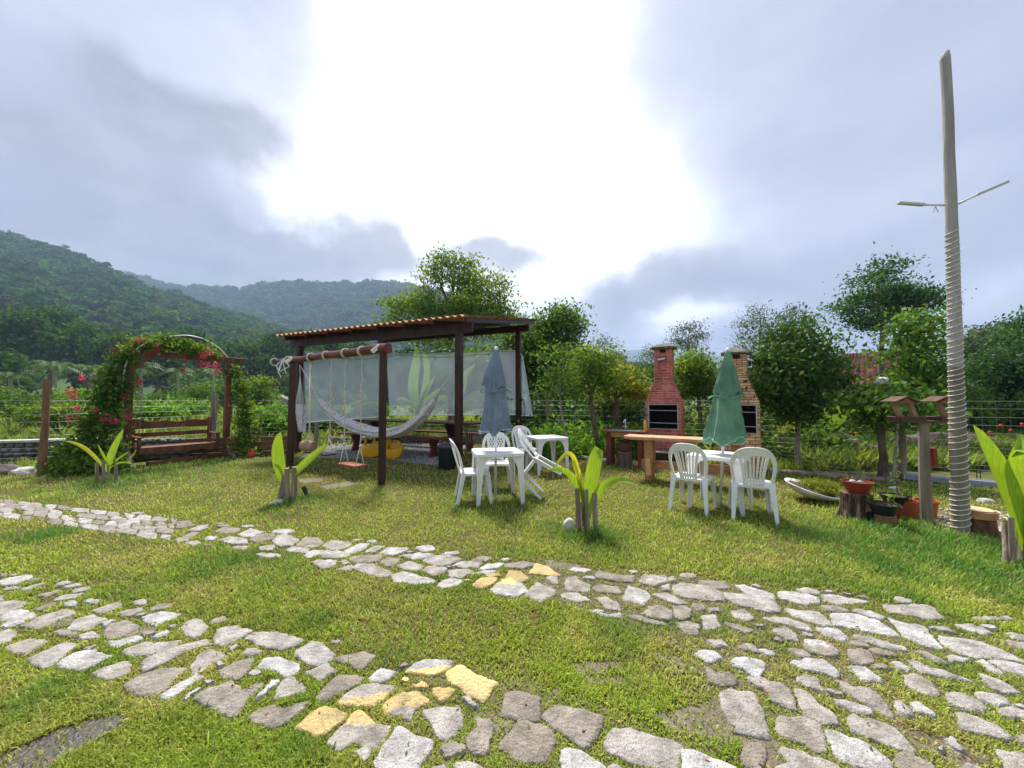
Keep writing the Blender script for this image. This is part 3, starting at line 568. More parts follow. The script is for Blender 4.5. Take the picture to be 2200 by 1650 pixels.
# ---------------------------------------------------------------- grass
def vnoise(x, y, s, seed):
    """smooth value noise"""
    r = np.random.RandomState(seed).rand(64, 64); u = x * s; v = y * s; i = np.floor(u).astype(int); j = np.floor(v).astype(int); fu = u - i; fv = v - j
    fu = fu * fu * (3 - 2 * fu); fv = fv * fv * (3 - 2 * fv); g_ = lambda a, b: r[a % 64, b % 64]
    return (g_(i, j) * (1 - fu) + g_(i + 1, j) * fu) * (1 - fv) + (g_(i, j + 1) * (1 - fu) + g_(i + 1, j + 1) * fu) * fv
NB = 740000
Yg = 1.05 / (1 - RS.rand(NB) * (1 - 1.05 / 11.5)) ** 1.0
Xg = (RS.rand(NB) * 2 - 1) * (1.62 * Yg + 1.3)
lawn = [(-16, 1.0), (16, 1.0), (16, 2.2), (8.6, 6.2), (5.2, 7.95), (1.6, 10.2), (1.0, 10.6), (-2, 11.6), (-5.6, 11.0), (-6.4, 10.5), (-8.25, 9.75), (-8.4, 8.6), (-9.4, 7.6), (-16, 6.6)]
keep = inside(Xg, Yg, lawn); lowz = np.zeros(NB, bool)
dead = np.zeros(NB, bool); rnd = RS.rand(NB)
for p, k in bare: dead |= inside(Xg, Yg, p) & (rnd < k)
for O, cc, rd in stone_disc:
    near = np.where((np.abs(Xg - cc[0]) < rd * 1.4) & (np.abs(Yg - cc[1]) < rd * 1.4))[0]
    if len(near):
        ins = inside(Xg[near], Yg[near], cc + (O - cc) * .95); dead[near[ins]] = True; lowz[near[inside(Xg[near], Yg[near], cc + (O - cc) * 1.35)]] = True
ground_n = vnoise(Xg, Yg, 2.3, 1) * .55 + vnoise(Xg, Yg, 6.5, 2) * .3 + vnoise(Xg, Yg, 19, 3) * .15
dead |= (ground_n < .36) & (rnd < .62); dead |= (vnoise(Xg, Yg, 26, 31) < .28) & (rnd < .5)
# thin, worn turf beside and between the stones
pathz = inside(Xg, Yg, [tuple(gnd(x, y)[:2]) for x, y in [(820, 1700), (900, 1420), (1000, 1400), (1200, 1480), (1420, 1560), (1520, 1420), (1290, 1330), (1180, 1290), (1100, 1200), (1500, 1235), (1800, 1265), (2300, 1390), (2300, 1800)]])
dead |= pathz & (rnd < .45)
keep &= ~dead; Xg, Yg, gn_, pz, lowz = Xg[keep], Yg[keep], ground_n[keep], pathz[keep], lowz[keep]; NB = len(Xg)
# lush patches round plants, right bank, bottom left; shade painted green under tables and arbour
lush_shade = np.zeros(NB)
for (x, y, rx, ry, w) in [(1260, 1150, 80, 35, 1), (640, 1080, 55, 22, 1), (250, 1040, 110, 26, 1), (380, 1010, 150, 22, 1), (1900, 1160, 330, 75, 1.0), (2150, 1230, 240, 90, .9),
                          (1560, 1090, 120, 35, .55), (1080, 1070, 110, 30, .5), (480, 1215, 150, 40, .55), (560, 1190, 90, 22, .6), (100, 1150, 70, 22, .8), (60, 1500, 150, 70, .55), (230, 1520, 60, 30, .7),
                          (1480, 1340, 120, 25, .8), (900, 1250, 90, 22, .6), (700, 1620, 90, 50, .6), (1340, 1340, 160, 40, .35), (1600, 1060, 300, 30, .35), (820, 1045, 40, 15, .7), (600, 1210, 300, 20, .25), (1620, 1330, 100, 50, .5), (2050, 1440, 150, 30, .45)]:
    p = gnd(x, y); q1 = gnd(x + rx, y); q2 = gnd(x, y - ry); q3 = gnd(x, y + ry); rX = q1.x - p.x; rY = (q2.y - q3.y) / 2
    lush_shade = np.maximum(lush_shade, w * np.exp(-((Xg - p.x) / rX) ** 2 - ((Yg - p.y) / rY) ** 2))
lush_shade = np.clip(lush_shade * 1.15 + (vnoise(Xg, Yg, 3.1, 9) - .62) * 1.1 + (vnoise(Xg, Yg, 9, 8) - .5) * .35, 0, 1)
dry = np.clip((vnoise(Xg, Yg, 1.7, 21) - .45) * 2.2 + (vnoise(Xg, Yg, 8, 22) - .5) * .8, 0, 1) * (1 - lush_shade)
far = np.clip((Yg - 1.5) / 6, 0, 1)
olive = np.zeros(NB)
for (x, y, rx, ry, w) in [(900, 1340, 420, 90, .9), (600, 1290, 260, 60, .6), (300, 1560, 460, 90, .8), (150, 1160, 200, 30, .6), (700, 1600, 160, 60, .8), (1150, 1400, 200, 60, .6), (300, 1240, 260, 40, .5), (1000, 1270, 160, 20, .7), (700, 1075, 300, 22, .4)]:
    p = gnd(x, y); q1 = gnd(x + rx, y); q2 = gnd(x, y - ry); q3 = gnd(x, min(y + ry, 1700)); rX = q1.x - p.x; rY = (q2.y - q3.y) / 2
    olive = np.maximum(olive, .62 * w * np.exp(-((Xg - p.x) / rX) ** 2 - ((Yg - p.y) / rY) ** 2))
olive = np.clip(olive + (vnoise(Xg, Yg, 5.3, 41) - .5) * .9 + (vnoise(Xg, Yg, 14, 42) - .5) * .5, 0, 1); dry = dry * (1 - .8 * olive)
Lb = (.017 + .024 * RS.rand(NB)) * (1 + .45 * lush_shade + .55 * far) * np.where(pz, .8, 1) * np.where(lowz, .62, 1); Wb = (.0034 + .0032 * RS.rand(NB)) * (1 + 1.6 * far)
long_ = RS.rand(NB) < .012; Lb[long_] *= 1.8
tall = np.zeros(NB)
for (x, y, r_) in [(1260, 1141, .28), (625, 1080, .2), (232, 1035, .45), (380, 1005, .7), (450, 995, .6), (2000, 1150, .5), (1880, 1140, .35), (2100, 1170, .5), (820, 1040, .14), (620, 1000, .14), (984, 1000, .16), (1715, 1020, .4), (1180, 1130, .15), (2180, 1210, .5)]:
    p = gnd(x, y); tall = np.maximum(tall, np.exp(-(((Xg - p.x) ** 2 + (Yg - p.y) ** 2) / r_ ** 2)))
Lb *= 1 + .75 * tall; lush_shade = np.maximum(lush_shade, tall * .9)
ang = RS.rand(NB) * 2 * PI; lean = RS.uniform(.35, 1.25, NB) * (1 - .25 * lush_shade)
dx, dy = np.cos(ang), np.sin(ang); sx, sy = -dy, dx
base = np.stack([Xg, Yg, np.zeros(NB)], 1)
d1 = np.stack([dx * np.sin(lean * .55), dy * np.sin(lean * .55), np.cos(lean * .55)], 1) * (Lb * .55)[:, None]
d2 = np.stack([dx * np.sin(lean * 1.25), dy * np.sin(lean * 1.25), np.cos(lean * 1.25)], 1) * (Lb * .55)[:, None]
sd = np.stack([sx, sy, RS.uniform(-.3, .3, NB)], 1) * (Wb / 2)[:, None]
GV = np.stack([base - sd * .8, base + sd * .8, base + d1 + sd, base + d1 - sd, base + d1 + d2], 1).reshape(-1, 3)
o5 = np.arange(NB)[:, None] * 5
# quads + a triangle as degenerate-free second polygon
me = bpy.data.meshes.new('grass'); me.vertices.add(NB * 5); me.vertices.foreach_set('co', GV.astype(np.float32).ravel())
lp = np.concatenate([o5 + 0, o5 + 1, o5 + 2, o5 + 3, o5 + 3, o5 + 2, o5 + 4], 1).astype(np.int32); me.loops.add(lp.size); me.loops.foreach_set('vertex_index', lp.ravel())
ls = np.concatenate([np.arange(NB)[:, None] * 7, np.arange(NB)[:, None] * 7 + 4], 1).astype(np.int32).ravel(); me.polygons.add(NB * 2); me.polygons.foreach_set('loop_start', ls)
tv = np.repeat(np.clip(lush_shade, 0, 1), 5); ov = np.repeat(olive, 5); dv = np.repeat(dry, 5); rv = np.repeat(RS.rand(NB), 5); hv = np.tile(np.array([0, 0, .6, .6, 1.0]), NB)
for nm, arr in (('olive', ov), ('lush_shade', tv), ('dry', dv), ('rnd', rv), ('tip', hv)):
    t_ = me.attributes.new(nm, 'FLOAT', 'POINT'); t_.data.foreach_set('value', arr.astype(np.float32))
me.update(calc_edges=True)
gm = bpy.data.materials.new('grass_blades'); gm.use_nodes = True; nt = gm.node_tree; nt.nodes.clear(); n = nt.nodes.new; l = nt.links.new
def at_(nm): a = n('ShaderNodeAttribute'); a.attribute_name = nm; return a.outputs['Fac']
def mixc(f, a, b):
    m_ = n('ShaderNodeMix'); m_.data_type = 'RGBA'
    if isinstance(f, float): m_.inputs[0].default_value = f
    else: l(f, m_.inputs[0])
    for i, v in ((6, a), (7, b)):
        if isinstance(v, tuple): m_.inputs[i].default_value = (*v, 1)
        else: l(v, m_.inputs[i])
    return m_.outputs[2]
c0 = mixc(at_('rnd'), (.27, .37, .032), (.62, .74, .10))
c1 = mixc(at_('rnd'), (.08, .22, .022), (.21, .42, .06))
c2 = mixc(at_('rnd'), (.42, .34, .10), (.78, .68, .27))
c0 = mixc(at_('olive'), c0, mixc(at_('rnd'), (.15, .21, .02), (.42, .52, .07))); cc = mixc(at_('dry'), c0, mixc(.55, c0, c2)); cc = mixc(at_('lush_shade'), cc, c1)
# odd dead blades
gt = n('ShaderNodeMath'); gt.operation = 'GREATER_THAN'; l(at_('rnd'), gt.inputs[0]); gt.inputs[1].default_value = .915; gt2 = n('ShaderNodeMath'); gt2.operation = 'MULTIPLY'; l(gt.outputs[0], gt2.inputs[0]); gt2.inputs[1].default_value = .7
cc = mixc(gt2.outputs[0], cc, (.46, .33, .14))
bb = n('ShaderNodeBsdfPrincipled'); bb.inputs['Roughness'].default_value = .45; bb.inputs['Specular IOR Level'].default_value = .35; l(cc, bb.inputs['Base Color'])
tt = n('ShaderNodeBsdfTranslucent'); l(cc, tt.inputs[0]); ms = n('ShaderNodeMixShader'); ms.inputs[0].default_value = .42; l(bb.outputs[0], ms.inputs[1]); l(tt.outputs[0], ms.inputs[2])
oo = n('ShaderNodeOutputMaterial'); l(ms.outputs[0], oo.inputs[0]); me.materials.append(gm)
tag(link(bpy.data.objects.new('grass', me)), kind='stuff')

# ---------------------------------------------------------------- hills
def terrain(name, prof, Yr, Yf, m, foot=858, rough=0.03, nseg=120, nt_=26, back=True, power=1.15):
    xs = np.linspace(prof[0][0], prof[-1][0], nseg); ys = np.interp(xs, [p[0] for p in prof], [p[1] for p in prof])
    V = []
    for j in range(nt_ + (5 if back else 0)):
        t = j / (nt_ - 1)
        for i, x in enumerate(xs):
            Y = Yf + (Yr - Yf) * t; zr = H + (HZ - ys[i]) / F * Yr
            if t <= 1: z = -2 + (zr + 2) * (t ** power)
            else: z = zr - (t - 1) * (Yr) * .35
            s = (x - CX) / F
            nz = (math.sin(s * 21 + t * 7) + math.sin(s * 43 - t * 13 + 2) * .6 + math.sin(s * 9 + t * 4 + 1)) * rough * zr * math.sin(PI * min(t, 1)) * .7
            V.append((s * Y, Y, z + nz))
    V = np.array(V); rr = nt_ + (5 if back else 0); k = np.arange((rr - 1) * (nseg - 1)); a, b = k // (nseg - 1), k % (nseg - 1)
    Fq = np.stack([a * nseg + b, a * nseg + b + 1, (a + 1) * nseg + b + 1, (a + 1) * nseg + b], 1)
    tag(npmesh(name, V, Fq, m, smooth=True), kind='structure'); return V.reshape(rr, nseg, 3)[:nt_]
hm = mat('hill_ground', (0.06, 0.12, 0.03), rough=1, col2=(0.025, 0.06, 0.018), scale=.03, coord='World')
T1 = terrain('hills', [(-900, 380), (-500, 430), (-100, 487), (0, 507), (60, 522), (130, 545), (200, 577), (267, 601), (344, 631), (420, 658), (534, 689), (626, 715), (760, 765), (900, 830), (960, 856)], 480, 105, hm)
T2 = terrain('hills', [(-300, 560), (100, 585), (200, 585), (267, 590), (300, 600), (344, 610), (382, 619), (440, 618), (500, 622), (560, 614), (640, 608), (700, 610), (830, 609), (900, 617), (1000, 642), (1100, 690), (1200, 745), (1300, 790), (1400, 830)], 1050, 420, hm, nseg=150)
T4 = terrain('hills', [(900, 800), (1000, 780), (1200, 772), (1260, 768), (1330, 775), (1400, 792), (1500, 800), (1700, 800), (2000, 806), (2600, 800)], 420, 200, hm)
hm3 = mat('far_hill', (0.06, 0.11, 0.035), rough=1, col2=(0.03, 0.065, 0.02), scale=.012, coord='World', bump=1, bscale=.02)
terrain('mountains', [(700, 800), (1000, 790), (1200, 775), (1260, 768), (1320, 754), (1380, 751), (1430, 759), (1500, 756), (1560, 766), (1620, 790), (1750, 802), (2000, 800), (2600, 790)], 2600, 1400, hm3)
# forest crowns, instanced
fl1 = leafmat('forest_leaf', (0.085, 0.19, 0.03), (0.03, 0.085, 0.016), tr=.3, scale=1.5, isl=.4, rough=.95, spec=.05)
nt = fl1.node_tree; hs = [x for x in nt.nodes if x.type == 'HUE_SAT'][0]; oi = nt.nodes.new('ShaderNodeObjectInfo'); m1 = nt.nodes.new('ShaderNodeMapRange'); nt.links.new(oi.outputs['Random'], m1.inputs[0])
m1.inputs[3].default_value = .5; m1.inputs[4].default_value = 1.6; old = hs.inputs['Value'].links[0].from_socket; mu = nt.nodes.new('ShaderNodeMath'); mu.operation = 'MULTIPLY'
nt.links.new(old, mu.inputs[0]); nt.links.new(m1.outputs[0], mu.inputs[1]); nt.links.new(mu.outputs[0], hs.inputs['Value']); wn_ = nt.nodes.new('ShaderNodeTexWhiteNoise'); wn_.noise_dimensions = '1D'; nt.links.new(oi.outputs['Random'], wn_.inputs['W']); mh_ = nt.nodes.new('ShaderNodeMapRange'); nt.links.new(wn_.outputs[0], mh_.inputs[0]); mh_.inputs[3].default_value = .46; mh_.inputs[4].default_value = .53; nt.links.new(mh_.outputs[0], hs.inputs['Hue'])
protos = bpy.data.collections.new('crown_shapes')
for k in range(5):
    bl = [((0, 0, .35), (.8, .8, .5))] + [((RS.uniform(-.55, .55), RS.uniform(-.55, .55), RS.uniform(.1, .75)), (.42, .42, .3)) for _ in range(5)]
    C = clusters(bl, 70, 5, .09); V, Fq = leaves(C, RS.uniform(.16, .3, len(C)), aspect=.8)
    me = bpy.data.meshes.new('crown_shape'); me.from_pydata(V.tolist(), [], Fq.tolist()); me.materials.append(fl1)
    mb = MB(); mb.blob((0, 0, .3), (.62, .62, .42), 8, 5, .2); o_ = len(me.vertices)
    me2 = bpy.data.meshes.new('crown_shape'); me2.from_pydata(V.tolist() + mb.v, [], Fq.tolist() + [tuple(i + len(V) for i in f) for f in mb.f]); me2.materials.append(fl1)
    protos.objects.link(bpy.data.objects.new('crown_shape', me2))
ptsF = []
def scatter(T, n, smin, smax, tmin=0.0):
    for _ in range(n):
        u = random.random() * (T.shape[1] - 1.001); t = tmin + (1 - tmin) * (random.random() ** .62); v = t * (T.shape[0] - 1.001)
        i, j = int(u), int(v); fu, fv = u - i, v - j
        p = (T[j, i] * (1 - fu) + T[j, i + 1] * fu) * (1 - fv) + (T[j + 1, i] * (1 - fu) + T[j + 1, i + 1] * fu) * fv
        s = random.uniform(smin, smax) * (.6 + .4 * p[1] / T[-1, 0, 1]); ptsF.append((p[0], p[1], p[2] + .1 * s, s))
scatter(T1, 4200, 4.0, 8.5); scatter(T1, 500, 9, 13); scatter(T2, 5600, 8, 14, .25); scatter(T2, 500, 15, 20, .25); scatter(T4, 700, 4, 8)
ptsF = np.array(ptsF); me = bpy.data.meshes.new('forest'); me.vertices.add(len(ptsF)); me.vertices.foreach_set('co', ptsF[:, :3].astype(np.float32).ravel())
for nm, arr in (('s', ptsF[:, 3]), ('r', RS.rand(len(ptsF)) * 6.28)):
    t_ = me.attributes.new(nm, 'FLOAT', 'POINT'); t_.data.foreach_set('value', arr.astype(np.float32))
me.materials.append(fl1); fo = tag(link(bpy.data.objects.new('forest', me)), kind='stuff')
def instancer(obj, coll, zs=1.0):
    ng = bpy.data.node_groups.new('scatter', 'GeometryNodeTree'); ng.interface.new_socket('Geometry', in_out='INPUT', socket_type='NodeSocketGeometry'); ng.interface.new_socket('Geometry', in_out='OUTPUT', socket_type='NodeSocketGeometry')
    n = ng.nodes.new; l = ng.links.new; gi_ = n('NodeGroupInput'); go_ = n('NodeGroupOutput'); ci = n('GeometryNodeCollectionInfo'); ci.inputs['Collection'].default_value = coll; ci.inputs['Separate Children'].default_value = True; ci.inputs['Reset Children'].default_value = True
    ip = n('GeometryNodeInstanceOnPoints'); ip.inputs['Pick Instance'].default_value = True; l(gi_.outputs[0], ip.inputs['Points']); l(ci.outputs[0], ip.inputs['Instance'])
    ri = n('FunctionNodeRandomValue'); ri.data_type = 'INT'; ri.inputs['Min'].default_value = 0
    for s_ in ri.inputs:
        if s_.name == 'Max' and s_.type == 'INT': s_.default_value = len(coll.objects) - 1
    l([o for o in ri.outputs if o.type == 'INT'][0], ip.inputs['Instance Index'])
    a = n('GeometryNodeInputNamedAttribute'); a.data_type = 'FLOAT'; a.inputs[0].default_value = 's'; b = n('GeometryNodeInputNamedAttribute'); b.data_type = 'FLOAT'; b.inputs[0].default_value = 'r'
    cb = n('ShaderNodeCombineXYZ'); l(b.outputs[0], cb.inputs[2]); l(cb.outputs[0], ip.inputs['Rotation']); cs = n('ShaderNodeCombineXYZ')
    l(a.outputs[0], cs.inputs[0]); l(a.outputs[0], cs.inputs[1]); l(a.outputs[0], cs.inputs[2]); l(cs.outputs[0], ip.inputs['Scale']); l(ip.outputs[0], go_.inputs[0])
    md = obj.modifiers.new('scatter', 'NODES'); md.node_group = ng
instancer(fo, protos)

# dead leaves and litter on the lawn
nl = 420; Yl = 1.2 / (1 - RS.rand(nl) * (1 - 1.2 / 7.5)); Xl = (RS.rand(nl) * 2 - 1) * 1.5 * Yl; kl = inside(Xl, Yl, lawn); Xl, Yl = Xl[kl], Yl[kl]
C = np.stack([Xl, Yl, np.full(len(Xl), .022)], 1); V, Fq = leaves(C, RS.uniform(.012, .03, len(C)), up=3, aspect=.5); V[:, 2] = np.clip(V[:, 2], .012, .04)
tag(npmesh('fallen_leaves', V, Fq, mat('dead_leaf', (.38, .22, .10), rough=.8, col2=(.20, .10, .05), scale=30, island=.5)), kind='stuff')
# ================================================================ garden things
UD = Vector((.893, -.45, 0)).normalized(); NDIR = Vector((.45, .893, 0)).normalized()     # pergola / fence direction and its normal
# ---------------------------------------------------------------- pergola
A1 = gnd(639, 972); A3 = gnd(985, 1001); A1.z = A3.z = 0
u = (A3 - A1).normalized(); nn = Vector((-u.y, u.x, 0)); DEP = 3.3
pg = thing('pergola', A1, 'dark red timber pergola with corrugated clay tiled lean-to roof', 'pergola')
zf = 2.98; slope = .17
tops = []
for p, zt in ((A1, zf), (A3, zf), (A1 + nn * DEP, zf + DEP * slope), (A3 + nn * DEP, zf + DEP * slope)):
    mb = MB(); mb.beam(p, p + Vector((0, 0, zt)), .145, .145, up=(u.x, u.y, .01)); build('post', mb, M['darkwood'] if p.y > 9.6 or True else None, pg, bevel=.012); tops.append(p + Vector((0, 0, zt)))
ex = .30
mb = MB(); mb.beam(tops[0] - u * ex + Vector((0, 0, .08)), tops[1] + u * .35 + Vector((0, 0, .08)), .075, .20); build('front_beam', mb, M['darkwood'], pg, bevel=.008)
mb = MB(); mb.beam(tops[2] - u * ex + Vector((0, 0, .08)), tops[3] + u * .35 + Vector((0, 0, .08)), .075, .20); build('rear_beam', mb, M['darkwood'], pg, bevel=.008)
for k in range(8):
    a = tops[0] + u * (-ex + .08 + k * ((A3 - A1).length + ex + .27) / 7) + Vector((0, 0, .235)); mb = MB()
    mb.beam(a - nn * .30 - Vector((0, 0, .05)), a + nn * (DEP + .4) + Vector((0, 0, slope * (DEP + .4))), .05, .11); build('rafter', mb, M['darkwood'], pg, bevel=.006)
LR = (A3 - A1).length + 2 * ex + .25
def roofpt(a, b):
    s = a * LR; d = b * (DEP + .95) - .48; wave = .026 * math.sin(s * 2 * PI / .185); st = .018 * (1 - (b * 9) % 1)
    p = tops[0] - u * (ex + .1) + u * s + nn * d; return (p.x, p.y, zf + .315 + d * slope + wave + st)
mb = MB(); nu, nv = 31 * 8, 36
mb.grid(roofpt, nu, nv); mb.grid(lambda a, b: tuple(Vector(roofpt(a, b)) - Vector((0, 0, .014))), nu, nv)
o2 = (nu + 1) * (nv + 1); mb.f += [(i, i + 1, o2 + i + 1, o2 + i) for i in range(nu)]; mb.mi += [0] * nu
tile = mat('clay_roof_tile', (0.55, 0.24, 0.15), rough=.85, col2=(0.30, 0.13, 0.09), scale=7, bump=.3, coord='World')
build('roof', mb, tile, pg, smooth=True)
C = []
for _ in range(260):
    a_ = random.random(); a_ = a_ ** .5; b_ = random.random() * .9 + .02; C += [Vector(roofpt(a_, b_)) + Vector((random.gauss(0, .05), random.gauss(0, .05), random.uniform(.0, .035))) for _ in range(14)]
V, Fq = leaves(np.array([tuple(c) for c in C]), RS.uniform(.015, .04, len(C))); tag(npmesh('moss', V, Fq, leafmat('roof_moss', (.16, .15, .04), (.08, .08, .03)), pg), kind='stuff')

# ---------------------------------------------------------------- clear windbreak sheets
def film(name, tint, dens):
    m = bpy.data.materials.new(name); m.use_nodes = True; nt = m.node_tree; nt.nodes.clear(); n = nt.nodes.new; l = nt.links.new
    o = n('ShaderNodeOutputMaterial'); tr = n('ShaderNodeBsdfTransparent'); tr.inputs[0].default_value = (.93, .97, .98, 1)
    d = n('ShaderNodeBsdfDiffuse'); d.inputs[0].default_value = (*tint, 1); t = n('ShaderNodeBsdfTranslucent'); t.inputs[0].default_value = (*tint, 1)
    g_ = n('ShaderNodeBsdfGlossy'); g_.inputs['Roughness'].default_value = .18
    a = n('ShaderNodeMixShader'); a.inputs[0].default_value = .5; l(d.outputs[0], a.inputs[1]); l(t.outputs[0], a.inputs[2])
    a2 = n('ShaderNodeMixShader'); a2.inputs[0].default_value = .2; bpn = n('ShaderNodeBump'); bpn.inputs['Strength'].default_value = .8; bpn.inputs['Distance'].default_value = .05; nb_ = n('ShaderNodeTexNoise'); nb_.inputs['Scale'].default_value = 3.0; nb_.inputs['Detail'].default_value = 3; nb_.inputs['Distortion'].default_value = 1.5; gg = n('ShaderNodeNewGeometry'); mpp = n('ShaderNodeMapping'); mpp.inputs['Scale'].default_value = (1, 1, .35); l(gg.outputs['Position'], mpp.inputs[0]); l(mpp.outputs[0], nb_.inputs['Vector']); l(nb_.outputs[0], bpn.inputs['Height']); l(bpn.outputs[0], g_.inputs['Normal']); l(a.outputs[0], a2.inputs[1]); l(g_.outputs[0], a2.inputs[2])
    g = n('ShaderNodeNewGeometry'); no = n('ShaderNodeTexNoise'); no.inputs['Scale'].default_value = 1.6; no.inputs['Detail'].default_value = 4; l(g.outputs['Position'], no.inputs['Vector'])
    mr = n('ShaderNodeMapRange'); l(no.outputs[0], mr.inputs[0]); mr.inputs[3].default_value = dens - .12; mr.inputs[4].default_value = dens + .12
    b = n('ShaderNodeMixShader'); l(mr.outputs[0], b.inputs[0]); l(tr.outputs[0], b.inputs[1]); l(a2.outputs[0], b.inputs[2]); l(b.outputs[0], o.inputs[0]); return m
FILM = film('clear_film', (.66, .80, .96), .40)
HEM = mat('film_hem', (.75, .84, .88), rough=.4, var=.05)
def tarp(name, label, edge_top, edge_bot, bulge, nu=36, nv=14, sag=.03):
    nT = len(edge_top) - 1
    def P(a, b):
        i = min(int(a * nT), nT - 1); f = a * nT - i
        t = Vector(edge_top[i]).lerp(Vector(edge_top[i + 1]), f); q = Vector(edge_bot[i]).lerp(Vector(edge_bot[i + 1]), f)
        p = t.lerp(q, b); w = (math.sin(a * 19) * .02 + math.sin(a * 41 + 2 * b) * .012) * (.3 + b) + bulge * math.sin(PI * b) * math.sin(PI * a)
        p = p + nn * w; p.z += sag * math.sin(a * nT * 2 * PI * 1.5) * (1 - b) * .4; return p
    mb = MB(); mb.grid(lambda a, b: tuple(P(a, b)), nu, nv)
    mid = P(.5, .5); t = thing(name, (mid.x, mid.y, P(.5, 1).z), label, 'windbreak sheet', 'clear plastic sheets hung round the pergola')
    build('sheet', mb, FILM, t, smooth=True)
    mb = MB()
    for (f0) in (0.0, 1.0):
        mb.tube([P(a / 24, f0) for a in range(25)], .017, 5)
        mb.tube([P(f0, b / 10) for b in range(11)], .014, 5)
    build('hem', mb, HEM, t)
    return t
B2, B4 = tops[2], tops[3]
pt = lambda b, z, du=0, dn=0: Vector((b.x, b.y, z)) + u * du + nn * dn
tarp('windbreak_sheet', 'clear plastic sheet on the side of the pergola behind the rope swings', [pt(A1, 2.86, -.05, .15), pt(B2, 3.08, -.05, -.2)], [pt(A1, .82, -.02, .25), pt(B2, .86, -.05, -.2)], .05)
tarp('windbreak_sheet', 'long clear plastic sheet along the back of the pergola with banana leaves behind', [pt(B2, 3.1, .12, -.02), pt(B4, 2.95, -.06, -.02)], [pt(B2, .92, .30, -.02), pt(B4, 1.02, -.06, -.02)], .10)
tarp('windbreak_sheet', 'narrow clear plastic flap hanging loose beyond the rear corner post', [pt(B4, 2.93, .03, 0), pt(B4, 2.75, .12, .05)], [pt(B4, 1.0, .03, 0), pt(B4, .98, .42, .1)], .03, nu=8)

# ---------------------------------------------------------------- string lights
sl_ = thing('string_lights', B4 + Vector((0, 0, -.2)), 'drooping cord of small white bulbs strung across the pergola', 'string lights')
anchors = [tops[0] + Vector((0, 0, -.25)), at(870, 752, 12.5), at(966, 737, 11.6), at(1031, 720, 11.2), B4 + Vector((0, 0, -.12)), at(1080, 742, 11.3), at(1020, 762, 12), at(860, 762, 13.3), at(707, 768, 11.6)]
mb = MB(); bulbs = []
for a, b in zip(anchors[:-1], anchors[1:]):
    q = [a.lerp(b, t / 8) - Vector((0, 0, .10 * math.sin(PI * t / 8))) for t in range(9)]; mb.tube(q, .006, 4); bulbs += [q[0], q[4]]
build('cord', mb, M['blackplastic'], sl_)
bm_ = mat('bulb', (.9, .9, .86), rough=.2, var=.02)
for q in bulbs[1:]:
    mb = MB(); mb.blob(q - Vector((0, 0, .045)), .03, 8, 6, 0); build('bulb', mb, bm_, sl_, smooth=True)

# ---------------------------------------------------------------- swing frame
S1 = gnd(623, 1000); S2 = gnd(820, 1040)
sw = thing('swing_set', S2, 'round timber swing frame of two posts and a log crossbeam in front of the pergola', 'swing frame')
zb = 2.30
def lean_post(p, top, w):
    mb = MB(); mb.beam(p, top, w, w, up=(1, .3, 0)); build('post', mb, M['darkwood'], sw, bevel=.02)
T1_, T2_ = Vector((S1.x, S1.y, zb)), Vector((S2.x, S2.y, zb)); lean_post(S1 - Vector((.0, 0, 0)), T1_ + Vector((.02, 0, 0)), .13); lean_post(S2, T2_, .125)
su = (T2_ - T1_).normalized(); bl_ = (T2_ - T1_).length
q = [T1_ - su * .62 + (T2_ - T1_ + su * .75) * t / 8 + Vector((0, 0, .06 + .012 * math.sin(t * 2))) for t in range(9)]
mb = MB(); mb.tube(q, [.058 + .004 * t for t in range(9)], 12); build('crossbeam', mb, M['redwood'], sw, smooth=False)
def onbeam(px):  # point of the beam seen at pixel column px
    k = (px - CX) / F; t = (T1_.x - k * T1_.y) / (k * (T2_.y - T1_.y) - (T2_.x - T1_.x)); return T1_ + (T2_ - T1_) * t
for px in (588, 618, 666.5, 700, 741, 776.5):
    c = onbeam(px) + Vector((0, 0, .06)); mb = MB(); n_ = su.cross(Vector((0, 0, 1))).normalized()
    for j in range(3): mb.tube([c + su * (j - 1) * .022 + (n_ * math.cos(a * PI / 6) + Vector((0, 0, 1)) * math.sin(a * PI / 6)) * .088 for a in range(13)], .011, 5, cap=False)
    build('rope_lashing', mb, M['rope'], sw, smooth=True)
def rope(pts, r=.012, name='rope', parent=None): mb = MB(); mb.tube(pts, r, 6); return build(name, mb, M['rope'], parent, smooth=True)
def knotted(top, bot, kn):
    pts = []; rad = []
    for i in range(61):
        t = i / 60; r = .0105 + sum(.016 * math.exp(-((t - k) / .012) ** 2) for k in kn); pts.append(top.lerp(bot, t) + Vector((.006 * math.sin(t * 30), 0, 0))); rad.append(r)
    return pts, rad
# swings
def swing(px1, px2, zs, label, m, kn, log=False):
    a, b = onbeam(px1), onbeam(px2); c = (a + b) / 2; t = thing('rope_swing', (c.x, c.y, zs), label, 'swing', 'rope swings on the log crossbeam')
    d = (b - a).normalized(); n_ = Vector((-d.y, d.x, 0)); hw = (b - a).length / 2 + .02
    for e, s in ((a, -1), (b, 1)):
        end = Vector((c.x, c.y, zs)) + d * (s * hw * .86); kz = Vector((e.x, e.y, zs + .36)).lerp(Vector((end.x, end.y, zs + .36)), .3)
        p, r = knotted(e, kz, kn); mb = MB(); mb.tube(p, r, 7); 
        for q in (-1, 1): mb.tube([kz, end + n_ * (q * .085) + Vector((0, 0, .02)), end + n_ * (q * .085) - Vector((0, 0, .03))], .008, 5)
        mb.blob(kz, .028, 8, 6); build('rope', mb, M['rope'], t, smooth=True)
    mb = MB(); mb.beam(Vector((c.x, c.y, zs)) - d * hw, Vector((c.x, c.y, zs)) + d * hw, .24, .028); build('seat', mb, m, t, bevel=.006); return t
